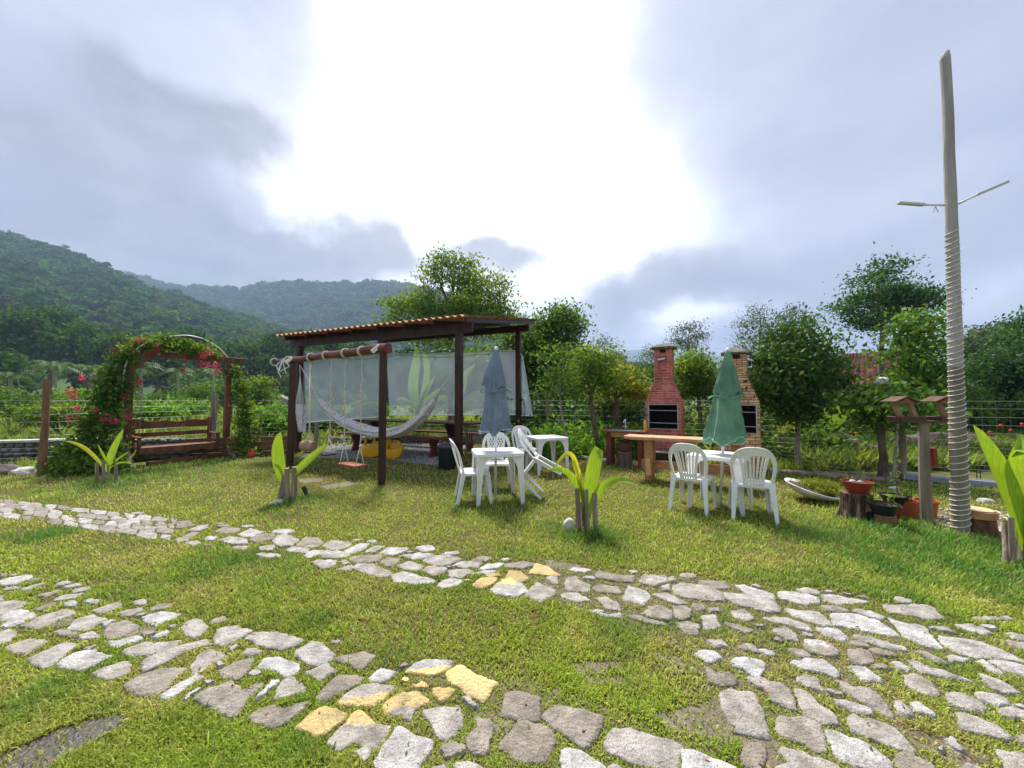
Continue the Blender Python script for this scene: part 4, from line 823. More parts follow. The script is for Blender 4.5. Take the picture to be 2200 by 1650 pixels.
swing(741, 776.5, .25, 'rope swing with flat red board seat beside the front post', mat('red_board', (.48, .15, .11), rough=.6, scale=8), (.35, .42, .52, .57))
swing(666.5, 711, .37, 'rope swing with black board seat, farther from the front post', M['blackplastic'], (.33, .37, .62))
lc = at(662, 958, 7.95); lg = thing('hanging_log', lc - Vector((0, 0, .09)), 'short pale log hanging from a rope above the black swing seat', 'log')
mb = MB(); hd = Vector((.97, -.2, 0)).normalized(); mb.tube([lc - hd * .145, lc - hd * .14, lc + hd * .14, lc + hd * .145], [.085, .105, .105, .085], 18); build('log', mb, mat('pale_log', (.45, .29, .19), rough=.8, col2=(.33, .20, .13), scale=5), lg, smooth=False, bevel=.006)
mb = MB(); mb.tube([onbeam(664) - Vector((0, 0, .05)), lc + Vector((.02, 0, .2)), lc + Vector((0, 0, .12))], .0105, 6)
for k in (-.1, .1): mb.tube([lc + Vector((0, 0, .16)), lc + hd * k + Vector((0, -.09, .05)), lc + hd * k + Vector((0, -.07, -.07))], .007, 5)
mb.blob(lc + Vector((0, 0, .17)), .035, 8, 6); build('rope', mb, M['rope'], lg, smooth=True)
# flood lamps on the beam and a hanging rope tangle
for (px, py, lab) in ((811, 758, 'white floodlight clamped to the crossbeam by the front swing post'), (626, 767, 'white floodlight clamped to the crossbeam by the far swing post')):
    c = onbeam(px) + Vector((0, -.12, .05)); t = thing('floodlight', c, lab, 'floodlight', 'white floodlights on the swing beam'); Mx = Matrix.Rotation(R(-38), 3, 'Y') @ Matrix.Rotation(R(25), 3, 'X')
    mb = MB(); mb.box(c, (.17, .035, .075), mat=Mx); build('housing', mb, M['white'], t, bevel=.006)
    mb = MB(); mb.tube([c + Vector((-.05, .02, 0)), c + Vector((-.05, .09, .04)), c + Vector((.05, .09, .04)), c + Vector((.05, .02, 0))], .008, 5); build('bracket', mb, M['white'], t)
hr = at(608, 790, 8.35); t = thing('rope_tangle', hr - Vector((0, 0, .2)), 'tangled white rope ends hanging from the left tip of the crossbeam', 'rope'); mb = MB()
for k in range(5): mb.tube([hr + Vector((0, 0, .2)), hr + Vector((random.uniform(-.16, .16), 0, random.uniform(-.02, .06))), hr + Vector((random.uniform(-.12, .12), 0, random.uniform(-.28, -.05)))], .009, 5)
build('strands', mb, M['white'], t)

# ---------------------------------------------------------------- hammocks
hamm = bpy.data.materials.new('hammock_weave'); hamm.use_nodes = True; nt = hamm.node_tree; b = nt.nodes['Principled BSDF']; b.inputs['Roughness'].default_value = .9; n = nt.nodes.new; l = nt.links.new
tcn = n('ShaderNodeTexCoord'); v = n('ShaderNodeTexVoronoi'); v.inputs['Scale'].default_value = 26; l(tcn.outputs['Object'], v.inputs[0]); no = n('ShaderNodeTexNoise'); no.inputs['Scale'].default_value = 15; no.inputs['Detail'].default_value = 4; l(tcn.outputs['Object'], no.inputs[0])
ad = n('ShaderNodeMath'); ad.operation = 'ADD'; l(v.outputs['Distance'], ad.inputs[0]); l(no.outputs[0], ad.inputs[1]); r = n('ShaderNodeValToRGB'); l(ad.outputs[0], r.inputs[0]); r.color_ramp.elements[0].position = .62; r.color_ramp.elements[0].color = (.14, .08, .08, 1); r.color_ramp.elements[1].position = .86; r.color_ramp.elements[1].color = (.82, .79, .78, 1)
l(r.outputs[0], b.inputs['Base Color'])
string = mat('hammock_string', (.80, .79, .78), rough=.9, var=.1, scale=40)
HL = at(644, 784, 10.45); HR = at(977, 790, 8.48)
keys = [(687, 858, 10.15), (720, 893, 9.95), (765, 918, 9.7), (820, 931, 9.4), (870, 922, 9.1), (910, 893, 8.9), (935, 858, 8.75)]
kp = [at(*k) for k in keys]; P_ = [bez([kp[max(i - 1, 0)].lerp(kp[i], .5) if i else kp[0], kp[i], kp[i].lerp(kp[min(i + 1, 6)], .5)], .5) for i in range(7)]
def cat(pts, t):
    m = len(pts) - 1; i = min(int(t * m), m - 1); f = t * m - i; p0, p1, p2, p3 = pts[max(i - 1, 0)], pts[i], pts[i + 1], pts[min(i + 2, m)]
    return .5 * ((2 * p1) + (p2 - p0) * f + (2 * p0 - 5 * p1 + 4 * p2 - p3) * f * f + (3 * p1 - p0 - 3 * p2 + p3) * f ** 3)
ha = thing('hammock', kp[3] - Vector((0, 0, .15)), 'white and brown patterned hammock slung across between two pergola posts', 'hammock')
mb = MB(); nx, ny = 70, 34; hd = (kp[-1] - kp[0]).normalized(); hn = Vector((-hd.y, hd.x, 0)).normalized()
def hp(a, b):
    c = cat(kp, a); w = .05 + .12 * math.sin(PI * a) ** .7; th = 2 * PI * b
    tg = (cat(kp, min(a + .02, 1)) - cat(kp, max(a - .02, 0))).normalized(); up = tg.cross(hn); up = up if up.z > 0 else -up
    rr = 1 + .13 * math.sin(th * 5 + a * 3) + .08 * math.sin(th * 11 + a * 17) + .05 * math.sin(a * 60 + th * 3)
    return tuple(c + hn * (math.cos(th) * w * 1.25 * rr) + up * (math.sin(th) * w * .72 * rr))
mb.grid(hp, nx, ny); build('body', mb, hamm, ha, smooth=True)
for (anch, end, tg) in ((HL, kp[0], 0), (HR, kp[-1], 1)):
    mb = MB()
    for k in range(26):
        th = k * 2.4; rr = .055 * math.sqrt((k + .5) / 26); q = end + hn * (math.cos(th) * rr * 1.2) + Vector((0, 0, math.sin(th) * rr * 1.2)) + (kp[1] - kp[0] if tg == 0 else kp[-2] - kp[-1]).normalized() * .1
        mb.tube([anch, anch.lerp(end, .25) + (q - end) * .22, q], .006, 4)
    build('end_strings', mb, string, ha)
h2 = thing('folded_hammock', at(648, 925, 10.3), 'second hammock gathered up and hanging straight down at the far left pergola post', 'hammock')
a0, a1, a2 = at(645, 808, 10.3), at(645, 868, 10.3), at(649, 925, 10.3); mb = MB()
for k in range(26): th = k * 2.4; rr = .11 * math.sqrt((k + .5) / 26); mb.tube([a0, a0.lerp(a1, .3) + Vector((math.cos(th), math.sin(th), 0)) * rr * .25, a1 + Vector((math.cos(th), math.sin(th), 0)) * rr], .007, 4)
mb.tube([a0, HL], .008, 4); build('end_strings', mb, string, h2)
mb = MB(); mb.grid(lambda a, b: tuple(a1.lerp(a2, b) + Vector((math.cos(2 * PI * a), math.sin(2 * PI * a) * .7, 0)) * (.13 - .03 * b + .02 * math.sin(12 * PI * a + b * 3)) + Vector((0, 0, .05 * math.sin(4 * PI * a) * b))), 30, 12); build('body', mb, hamm, h2, smooth=True)

# ---------------------------------------------------------------- picnic table with benches
bu = (gnd(933, 984) - gnd(752, 968)).normalized(); bn = Vector((-bu.y, bu.x, 0)); L0 = gnd(752, 968); R0 = gnd(933, 984)
pt_ = thing('picnic_table', (L0 + R0) / 2 + bn * .7, 'long red picnic table with fixed benches under the pergola', 'picnic table')
def slab(o, d0, d1, z, w, th, name, nb):
    for k in range(nb):
        mb = MB(); c = o + bn * ((k + .5) * w / nb - w / 2); mb.beam(c + bu * d0 + Vector((0, 0, z)), c + bu * d1 + Vector((0, 0, z)), w / nb - .008, th); build(name, mb, M['redwood'], pt_, bevel=.006)
Lw = (R0 - L0).length
slab(L0 + bn * .12, -.55, Lw + .45, .485, .36, .045, 'bench_board', 1); slab(L0 + bn * 1.75, -.35, Lw + .35, .485, .34, .045, 'bench_board', 1)
slab(L0 + bn * .93, -.45, Lw + .75, .84, .80, .045, 'top_board', 4)
for d in (0.12, Lw - .12):
    c = L0 + bu * d
    for (off, ztop) in ((.12, .46), (1.75, .46)):
        mb = MB(); b_ = c + bn * off
        ol = [(-.17, 0), (.17, 0), (.09, .24), (.20, ztop), (-.20, ztop), (-.09, .24)]; mb.prism(ol, -.035, .035, M=Matrix(((bn.x, bu.x, 0), (bn.y, bu.y, 0), (0, 0, 1))), c=b_); build('bench_support', mb, M['redwood'], pt_, bevel=.006)
    mb = MB(); b_ = c + bn * .93; ol = [(-.28, 0), (.28, 0), (.10, .40), (.34, .81), (-.34, .81), (-.10, .40)]; mb.prism(ol, -.04, .04, M=Matrix(((bn.x, bu.x, 0), (bn.y, bu.y, 0), (0, 0, 1))), c=b_); build('table_support', mb, M['darkwood'], pt_, bevel=.006)
    mb = MB(); mb.beam(c + bn * .3 + Vector((0, 0, .22)), c + bn * 1.6 + Vector((0, 0, .22)), .05, .1); build('cross_rail', mb, M['darkwood'], pt_, bevel=.006)

# dark stone edging behind the table
se = MB(); a_, b_ = gnd(700, 953), gnd(995, 952)
for k in range(46):
    t = k / 45; p = a_.lerp(b_, t); se.blob(p + Vector((random.uniform(-.05, .05), random.uniform(-.05, .05), .06 + .09 * (k % 2))), (random.uniform(.09, .16), .09, random.uniform(.06, .1)), 8, 6, .18)
tag(build('stone_edging', se, M['wallstone'], smooth=True, origin=a_), 'low edging of dark rough stones behind the gravel bed', 'stone edging')

# ---------------------------------------------------------------- yellow rocking toys
YEL = mat('yellow_plastic', (0.95, 0.48, 0.015), rough=.35, var=.12, scale=3, spec=.5)
def toy(c, ang, outline, thick, label, extra):
    t = thing('rocking_toy', c, label, 'rocking toy', 'yellow plastic rocking toys by the picnic table', rz=ang)
    mb = MB(); mb.prism(outline, -thick / 2, thick / 2); build('rocker_body', mb, YEL, t, bevel=.035, local=True, smooth=True, edge=25)
    for nm, f in extra: mb = MB(); f(mb); build(nm, mb, YEL, t, smooth=True, local=True)
    return t
c1 = gnd(800, 983); k1 = c1.y / F
px = lambda x, y, x0, k: ((x - x0) * k, (984 - y) * k)
o1 = [px(x, y, 800, k1) for x, y in [(777, 977), (783, 981), (800, 983), (812, 982), (822, 976), (822, 951), (812, 949), (806, 951), (799, 958), (790, 957), (784, 960), (778, 966), (774, 970)]]
toy(c1, R(-8), o1, .30, 'yellow plastic rocking toy with two upright handles, left of the front swing post', [
    ('handle', lambda m: m.tube([(px(786, 955, 800, k1)[0], -.06, px(0, 962, 0, k1)[1]), (px(787, 0, 800, k1)[0], -.06, px(0, 950, 0, k1)[1]), (px(787.5, 0, 800, k1)[0], -.06, px(0, 943, 0, k1)[1])], [.045, .03, .022], 12)),
    ('handle', lambda m: m.tube([(px(803, 955, 800, k1)[0], .05, px(0, 955, 0, k1)[1]), (px(801, 0, 800, k1)[0], .05, px(0, 947, 0, k1)[1]), (px(801, 0, 800, k1)[0], .05, px(0, 940, 0, k1)[1])], [.055, .032, .024], 12))])
c2 = gnd(845, 985); k2 = c2.y / F
o2_ = [px(x, y + 1, 845, k2) for x, y in [(826, 975), (836, 981), (848, 984), (858, 980), (865, 970), (866, 960), (862, 955), (852, 960), (840, 962), (832, 960), (826, 960)]]
toy(c2, R(6), o2_, .34, 'yellow plastic rocking toy with a round seat back, right of the front swing post', [
    ('seat_back', lambda m: (m.tube([((850 - 845) * k2, -.12, 27 * k2), ((850 - 845) * k2, -.10, 27 * k2), ((850 - 845) * k2, .10, 27 * k2), ((850 - 845) * k2, .12, 27 * k2)], [.09, .125, .125, .09], 20))),
    ('head', lambda m: (m.blob(((833 - 845) * k2, 0, 32 * k2), (.10, .10, .10), 12, 9, .08), m.blob(((836 - 845) * k2, -.02, 38 * k2), (.045, .05, .05), 10, 8, .1), m.blob(((829 - 845) * k2, 0, 24 * k2), (.075, .09, .09), 10, 8, .1)))])

# ---------------------------------------------------------------- bin
c = gnd(959, 1008); t = thing('waste_bin', c, 'black plastic waste bin with lid beside the front pergola post', 'bin')
mb = MB(); mb.lathe([(.155, 0), (.165, .02), (.178, .44), (.182, .47)], 28, c); build('bucket', mb, M['blackplastic'], t, smooth=True)
mb = MB(); mb.lathe([(.20, .455), (.205, .475), (.195, .50), (.15, .535), (.05, .55), (0.0001, .552)], 28, c, fn=lambda th, z, i: 1 + .015 * math.sin(th * 3)); build('lid', mb, mat('bin_lid', (.05, .06, .075), rough=.4), t, smooth=True)

# ---------------------------------------------------------------- grill trolley with slatted side behind the pergola post
c = gnd(1017, 978) + Vector((0, .5, 0)); t = thing('garden_trolley', c, 'old grey slatted wooden and wire trolley behind the blue parasol', 'trolley')
mb = MB(); 
for k in range(9): mb.box(c + Vector((-.22 + k * .055, -.16, .42)), (.03, .015, .30), mat=Matrix.Rotation(R(12), 3, 'X'))
build('slatted_side', mb, M['greywood'], t, bevel=.003)
mb = MB(); mb.box(c + Vector((0, 0, .60)), (.56, .40, .03)); mb.box(c + Vector((.02, 0, .80)), (.60, .36, .02), mat=Matrix.Rotation(R(-4), 3, 'Y')); build('shelf', mb, M['greywood'], t, bevel=.004)
for sx in (-1, 1):
    for sy in (-1, 1): mb = MB(); mb.tube([c + Vector((sx * .24, sy * .15, 0)), c + Vector((sx * .25, sy * .15, .83))], .013, 6); build('leg', mb, M['greywood'], t)

# ================================================================ white plastic furniture
def chair(label, loc, rz, style='slat', group='white plastic chairs', tilt=None):
    t = thing('plastic_chair', loc, label, 'chair', group, rz=rz)
    if tilt: t.rotation_euler = tilt
    W = M['white']; yb = lambda z: .165 + .30 * (z - .43); cv = lambda x: -1.3 * x * x + .04
    S = lambda x, z: Vector((x, yb(z) + cv(x), z))
    # seat
    out = []
    for k in range(40):
        a = 2 * PI * k / 40; cx, sy = math.cos(a), math.sin(a); e = 2 / 5.0
        x = (abs(cx) ** e) * (1 if cx > 0 else -1) * (.225 - .02 * sy); y = (abs(sy) ** e) * (1 if sy > 0 else -1) * .205; out.append((x, y - .01))
    mb = MB(); V_ = []; n = 40
    for (k, z) in ((1.0, .395), (1.02, .40), (1.02, .428), (.97, .438), (.8, .430), (.45, .424), (.2, .423)):
        V_ += [(x * k, y * k + (.012 if k < .9 else 0), z) for x, y in out]
    Fc = [(r * n + i, r * n + (i + 1) % n, (r + 1) * n + (i + 1) % n, (r + 1) * n + i) for r in range(6) for i in range(n)] + [tuple(6 * n + i for i in range(n)), tuple(range(n - 1, -1, -1))]
    mb.add(V_, Fc); build('seat', mb, W, t, smooth=True, local=True)
    # backrest: rim arch, head panel, slats
    mb = MB(); arch = []
    for k in range(25):
        a = PI * k / 24; x = -math.cos(a); z = math.sin(a); X = .222 * (abs(x) ** .72) * (1 if x > 0 else -1); Z = .62 + .255 * (z ** .85 if z > 0 else 0)
        arch.append((X, Z))
    left = [(-.195, .42), (-.205, .50), (-.215, .57)]; full = left + arch + [(-x, z) for x, z in left[::-1]]
    P3 = [S(x, z) for x, z in full]; sides = []
    for i, p in enumerate(P3):
        tg = (P3[min(i + 1, len(P3) - 1)] - P3[max(i - 1, 0)]).normalized(); nrm = Vector((2.6 * p.x * 0.8, 1, -.30)).normalized(); sides.append(tg.cross(nrm).normalized())
    mb.sweep(P3, [.05 if 4 < i < len(P3) - 5 else .038 for i in range(len(P3))], .016, sides)
    # head panel under the arch
    inner = [(x * .93, z - .012) for x, z in arch[5:-5]]
    for th_ in (0, .012):
        vs = [tuple(S(x, z) + Vector((0, th_ - .006, 0))) for x, z in inner] + [tuple(S(x * .93, max(.775 + .02 * math.cos(x / .18 * PI / 2), .5)) + Vector((0, th_ - .006, 0))) for x, z in inner]
        m_ = len(inner); mb.add(vs, [(i, i + 1, m_ + i + 1, m_ + i) for i in range(m_ - 1)])
    if style == 'slat':
        for k in range(-3, 4):
            w = .034 if abs(k) == 3 else .019
            mb.sweep([S(k * .030, .43), S(k * .034, .56), S(k * .041, .70), S(k * .050, .81)], w, .012, (1, 0, 0))
        mb.sweep([S(x * .01, .475) for x in range(-10, 11, 2)], .05, .012, (0, 0, 1))
    else:
        def inz(x, z): return abs(x) < .125 + .05 * (z - .5) and .48 < z < .80
        for s in (-1, 1):
            for k in range(-16, 17):
                pts = [(k * .045 + s * (j * .008), .48 + j * .015) for j in range(22)]; run = [S(x, z) for x, z in pts if inz(x, z)]
                if len(run) > 2: mb.sweep(run, .017, .010, (1, 0, 0))
        for s in (-1, 1): mb.sweep([S(s * .105, .43), S(s * .122, .60), S(s * .145, .80)], .04, .014, (1, 0, 0))
        mb.sweep([S(x * .01, .47) for x in range(-11, 12, 2)], .05, .012, (0, 0, 1))
    build('backrest', mb, W, t, local=True, bevel=.003)
    for sx in (-1, 1):
        mb = MB(); mb.sweep([(sx * .185, -.195, .42), (sx * .20, -.21, .30), (sx * .222, -.235, 0)], [.075, .058, .038], .03, (1, 0, 0)); mb.sweep([(sx * .198, -.175, .42), (sx * .213, -.193, .30), (sx * .235, -.228, 0)], [.07, .05, .034], .012, (0, 1, 0)); build('leg', mb, W, t, local=True, bevel=.005)
        mb = MB(); mb.sweep([(sx * .19, .165, .46), (sx * .198, .19, .34), (sx * .225, .25, 0)], [.075, .06, .038], .03, (1, 0, 0)); mb.sweep([(sx * .203, .15, .44), (sx * .21, .17, .34), (sx * .237, .238, 0)], [.07, .052, .034], .012, (0, 1, 0)); build('leg', mb, W, t, local=True, bevel=.005)
    return t
def ptable(label, loc, rz, group='white plastic tables'):
    t = thing('plastic_table', loc, label, 'table', group, rz=rz); W = M['white']; hw = .35
    out = []
    for k in range(48):
        a = 2 * PI * k / 48 + PI / 48; e = 2 / 9.0; cx, sy = math.cos(a), math.sin(a); out.append(((abs(cx) ** e) * math.copysign(hw, cx), (abs(sy) ** e) * math.copysign(hw, sy)))
    mb = MB(); V_ = []; n = 48
    for (k, z) in ((.93, .665), (.99, .665), (1.0, .675), (1.0, .705), (.985, .715), (.965, .718), (.955, .712), (.10, .712), (.07, .712)): V_ += [(x * k, y * k, z) for x, y in out]
    Fc = [(r * n + i, r * n + (i + 1) % n, (r + 1) * n + (i + 1) % n, (r + 1) * n + i) for r in range(8) for i in range(n)]
    V2_ = [(x * .93, y * .93, .69) for x, y in out]; o = len(V_); V_ += V2_; Fc += [tuple(o + i for i in range(n)), tuple(8 * n + i for i in range(n))] + [(o + i, o + (i + 1) % n, (i + 1) % n, i) for i in range(n)]
    mb.add(V_, Fc); build('tabletop', mb, W, t, local=True, bevel=.002)
    for sx in (-1, 1):
        for sy in (-1, 1):
            mb = MB(); zz = [.675, .64, .60, .54, .45, .25, 0]; ww = [.25, .165, .125, .098, .085, .070, .052]; of_ = lambda z: .324 + .02 * (.7 - z)
            ol = [(sx * of_(z), z) for z in zz] + [(sx * (of_(z) - w), z) for z, w in list(zip(zz, ww))[::-1]]
            a_, b_ = sorted((sy * .312, sy * .324)); mb.prism(ol, a_, b_)
            ol = [(sy * of_(z), z) for z in zz] + [(sy * (of_(z) - w), z) for z, w in list(zip(zz, ww))[::-1]]
            a_, b_ = sorted((sx * .3125, sx * .3245)); mb.prism(ol, a_, b_, M=Matrix(((0, 1, 0), (1, 0, 0), (0, 0, 1))))
            build('leg', mb, W, t, local=True, bevel=.003)
    return t
def parasol(base, ztip, zbot, rbot, label, m, lean, seed, ztier, flare=1.0, rtop=.03, base_z=0):
    rs = random.Random(seed); t = thing('parasol', base, label, 'parasol', 'closed parasols standing through the white tables')
    lx, ly = lean; ax = lambda z: Vector((base.x + lx * z, base.y + ly * z, z))
    mb = MB(); mb.tube([ax(0.0), ax(ztip - .02)], .019, 10); build('pole', mb, M['white'], t, smooth=True)
    mb = MB(); mb.blob(ax(ztip + .02), (.03, .03, .035), 10, 8, 0); build('finial', mb, M['white'], t, smooth=True)
    ph = [rs.uniform(0, 6.28) for _ in range(6)]
    def surf(z0, z1, r0, r1, am, nf, skew, pw_=1.0):
        def f(a, b):
            th = 2 * PI * a; z = z0 + (z1 - z0) * b; tt = b ** pw_; r = r0 + (r1 - r0) * tt
            q_ = (nf * th + ph[0] + b * skew + .9 * math.sin(2 * th + 4 * b)) / 2; q2_ = ((nf * 2 + 1) * th + ph[1] - b * 2) / 2; r *= 1 + am * (.3 + .7 * b) * ((1.1 - 2.2 * abs(math.sin(q_)) ** .6) * (.8 + .4 * math.sin(2 * th + ph[5])) + .5 * (.8 - 1.6 * abs(math.sin(q2_)) ** .7) + .4 * math.sin(3 * th + ph[2] + b * 3))
            z += .05 * b * math.sin(3 * th + ph[3]) + .02 * b * math.sin(7 * th + ph[4]); p = ax(z); return (p.x + r * math.cos(th), p.y + r * math.sin(th) * .82, z)
        return f
    mb = MB(); mb.grid(surf(ztip, ztier, rtop, rbot * .66, .24, 5, 1.0, .95), 120, 40); mb.grid(surf(ztip - .25, zbot, rtop + .03, rbot * .88, .26, 6, 1.6, .7), 120, 50)
    o = build('canopy', mb, m, t, smooth=True)
    mb = MB(); f = surf(ztip - .25, zbot, rtop + .03, rbot * .88, .26, 6, 1.6, .7); mb.tube([f(k / 96, 1.0) for k in range(97)], .006, 4, cap=False); build('hem', mb, mat(label[:12] + '_hem', tuple(min(1, c * 1.9 + .1) for c in m['basecol']), rough=.8), t)
    mb = MB(); zt = (ztier * .5 + zbot * .5) + .28; mb.tube([ax(zt) + Vector((math.cos(a * PI / 12), math.sin(a * PI / 12) * .82, 0)) * (rbot * .80) + Vector((0, 0, .02 * math.sin(a))) for a in range(25)], .009, 5, cap=False); build('strap', mb, m, t)
    return t
CB = mat('blue_canvas', (.22, .29, .385), rough=.85, var=.25, scale=4, translucent=.12); CB['basecol'] = (.17, .23, .29)
CG = mat('green_canvas', (.17, .35, .23), rough=.85, var=.3, scale=4, translucent=.15); CG['basecol'] = (.12, .30, .19)
grp = 'white plastic chairs'
tA = Vector((-.22, 5.66, 0)); ptable('white plastic table with the blue parasol through its middle', tA, R(12))
parasol(tA + Vector((-.02, 0, 0)), 2.19, 1.0, .275, 'closed blue grey parasol in the white table by the pergola', CB, (.002, 0), 3, 1.62)
chair('white plastic chair seen from the side at the left edge of the parasol table', Vector((-.56, 5.62, 0)), R(90 + 12), 'slat')
chair('white plastic chair with diamond pierced back behind the blue parasol pole', Vector((-.24, 6.42, 0)), R(8), 'diamond')
# tipped chair leaning on the table edge
tc_ = chair('white plastic chair tipped forward against the right edge of the parasol table', Vector((.36, 5.72, 0)), 0, 'diamond')
tB = gnd(1172, 1003); tB = Vector((.70, 7.85, 0)); ptable('bare white plastic table farther back, between parasol table and fence', tB, R(20))
chair('white plastic chair tucked behind the bare table without parasol', Vector((.30, 8.15, 0)), R(25), 'diamond')
tC = Vector((2.84, 5.30, 0)); ptable('white plastic table with the green parasol through its middle', tC, R(50))
parasol(tC + Vector((-.02, -.02, 0)), 2.12, .90, .27, 'closed green parasol in the white table before the brick barbecues', CG, (.075, 0), 8, 1.52)
chair('white plastic chair with fanned slat back, on the left of the green parasol', Vector((2.43, 5.22, 0)), R(180 - 40), 'slat')
chair('white plastic chair with fanned slat back, on the right of the green parasol', Vector((2.98, 4.84, 0)), R(180 - 25), 'slat')
# orientation of the tipped chair: facing -X, rolled forward about its front feet
th = R(52); Rz = Matrix.Rotation(R(-90) - R(8), 3, 'Z'); Ax = Matrix.Rotation(th, 3, 'X')
rot = Rz @ Ax; foot = rot @ Vector((.2, -.235, 0)); foot2 = rot @ Vector((-.2, -.235, 0)); fg = gnd(1163, 1073)
tc_.rotation_euler = rot.to_euler(); tc_.location = Vector((fg.x, fg.y, -min(foot.z, foot2.z) + .005)) - Vector((min(foot, foot2, key=lambda q: q.y).x, min(foot, foot2, key=lambda q: q.y).y, 0))

# ================================================================ barbecues
def brickface(mb, bl, br, tr, tl, nc, bw, jo=.006, prot=.005, joint=.014):
    bl, br, tr, tl = [Vector(q) for q in (bl, br, tr, tl)]; nrm = (br - bl).cross(tl - bl).normalized()
    for r in range(nc):
        v0, v1 = r / nc, (r + 1) / nc; w0 = ((bl.lerp(tl, v0)) - (br.lerp(tr, v0))).length; hgt = (tl - bl).length / nc; k = max(1, round(w0 / bw)); off = .5 if r % 2 else 0; cuts = [0] + [(i + 1 - off) / k for i in range(k)] + ([1] if off else []); cuts = sorted(set([min(max(c, 0), 1) for c in cuts]))
        for a, b in zip(cuts[:-1], cuts[1:]):
            ja = joint / max(w0, .05) / 2; jv = joint / hgt / nc / 2; P = lambda q, v: bl.lerp(tl, v).lerp(br.lerp(tr, v), q)
            q = [P(a + ja, v0 + jv), P(b - ja, v0 + jv), P(b - ja, v1 - jv), P(a + ja, v1 - jv)]; d = nrm * (prot + random.uniform(-.0015, .0015))
            mb.add([p for p in q] + [p + d for p in q], [(4, 5, 6, 7), (0, 1, 5, 4), (1, 2, 6, 5), (2, 3, 7, 6), (3, 0, 4, 7)])
def bbq(loc, rz, label, mbk, mmo, zt, sc_=1.0):
    t = thing('brick_barbecue', loc, label, 'barbecue', 'brick barbecues along the fence', rz=rz); W, D = .77 * sc_, .58 * sc_; w2, d2 = .39 * sc_, .32 * sc_; z1, z2, z3, z4 = .78, 1.36, 1.92, zt; h = W / 2
    core = MB(); wl = .07
    core.box((0, D / 2, z1 / 2), (W, D, z1)); core.box((-h + wl / 2, D / 2, (z1 + z2) / 2), (wl, D, z2 - z1)); core.box((h - wl / 2, D / 2, (z1 + z2) / 2), (wl, D, z2 - z1)); core.box((0, D - wl / 2, (z1 + z2) / 2), (W - 2 * wl, wl, z2 - z1)); core.box((0, D / 2, z2 + .02), (W, D, .04))
    y0, y1 = (D - d2) / 2, (D + d2) / 2
    vs = [(-h, 0, z2 + .04), (h, 0, z2 + .04), (h, D, z2 + .04), (-h, D, z2 + .04), (-w2 / 2, y0, z3), (w2 / 2, y0, z3), (w2 / 2, y1, z3), (-w2 / 2, y1, z3)]
    core.add(vs, [(0, 1, 5, 4), (1, 2, 6, 5), (2, 3, 7, 6), (3, 0, 4, 7), (3, 2, 1, 0), (4, 5, 6, 7)]); core.box((0, D / 2, (z3 + z4) / 2), (w2, d2, z4 - z3)); build('mortar_core', core, mmo, t, local=True)
    bk = MB()
    def ring(xa, ya, xb, yb, za, zb, nc, bw=.21):
        # four faces of a (possibly tapering) box; xa.. bottom rectangle, xb.. top
        B = [(-xa, ya[0], za), (xa, ya[0], za), (xa, ya[1], za), (-xa, ya[1], za)]; T = [(-xb, yb[0], zb), (xb, yb[0], zb), (xb, yb[1], zb), (-xb, yb[1], zb)]
        for i in range(4): j = (i + 1) % 4; brickface(bk, B[i], B[j], T[j], T[i], nc, bw)
    ring(h, (0, D), h, (0, D), 0, z1, 11); ring(h, (0, D), w2 / 2, (y0, y1), z2 + .04, z3, 9); ring(w2 / 2, (y0, y1), w2 / 2, (y0, y1), z3, z4, 11)
    for s in (-1, 1):
        a, b = (s * h, 0), (s * h, D)
        if s < 0: a, b = b, a
        brickface(bk, (a[0], a[1], z1), (b[0], b[1], z1), (b[0], b[1], z2 + .04), (a[0], a[1], z2 + .04), 8, .21)
        x0, x1 = sorted((s * h, s * (h - wl))); brickface(bk, (x0, 0, z1), (x1, 0, z1), (x1, 0, z2), (x0, 0, z2), 8, .3)
    brickface(bk, (-h, 0, z2), (h, 0, z2), (h, 0, z2 + .04), (-h, 0, z2 + .04), 1, .21)
    build('bricks', bk, mbk, t, local=True)
    mb = MB(); e = .003; mb.box((0, D / 2 + .02, z1 + .003), (W - 2 * wl - e, D - .12, .006)); mb.box((0, D - wl - .006, (z1 + z2) / 2), (W - 2 * wl - e, .01, z2 - z1 - .01))
    for s in (-1, 1): mb.box((s * (h - wl - .006), D / 2, (z1 + z2) / 2), (.01, D - .15, z2 - z1 - .01))
    mb.box((0, D / 2, z2 - .006), (W - 2 * wl, D - .15, .01)); build('sooty_lining', mb, M['soot_and_shade'], t, local=True)
    mb = MB(); fr = .018
    for s in (-1, 1): mb.box((s * (h - wl + .005), -.008, (z1 + z2) / 2), (fr, .02, z2 - z1))
    mb.box((0, -.008, z1 + .008), (W - .06, .025, .014)); mb.box((0, -.008, z2 - .008), (W - .06, .02, .014)); build('opening_frame', mb, M['metal'], t, local=True)
    for z in (1.215, .925): mb = MB(); mb.tube([(-h + wl - .02, .03, z), (h - wl + .02, .03, z - .008)], .009, 8); mb.blob((-h + wl - .005, .025, z), .014, 8, 6, 0); mb.blob((h - wl + .0, .025, z - .008), .014, 8, 6, 0); build('spit_bar', mb, M['metal'], t, local=True)
    mb = MB(); cw, cd = w2 / 2 + .09, d2 / 2 + .09; cyy = D / 2
    for (kx, z, k2) in ((.9, z4 + .0, 0), (1.0, z4 + .045, 0), (.82, z4 + .085, 0), (.45, z4 + .14, 0), (.02, z4 + .165, 0)): pass
    prof = [(.80, z4 + .002), (1.0, z4 + .02), (1.02, z4 + .05), (.78, z4 + .09), (.42, z4 + .135), (.03, z4 + .155)]; vs = []; nn_ = 28
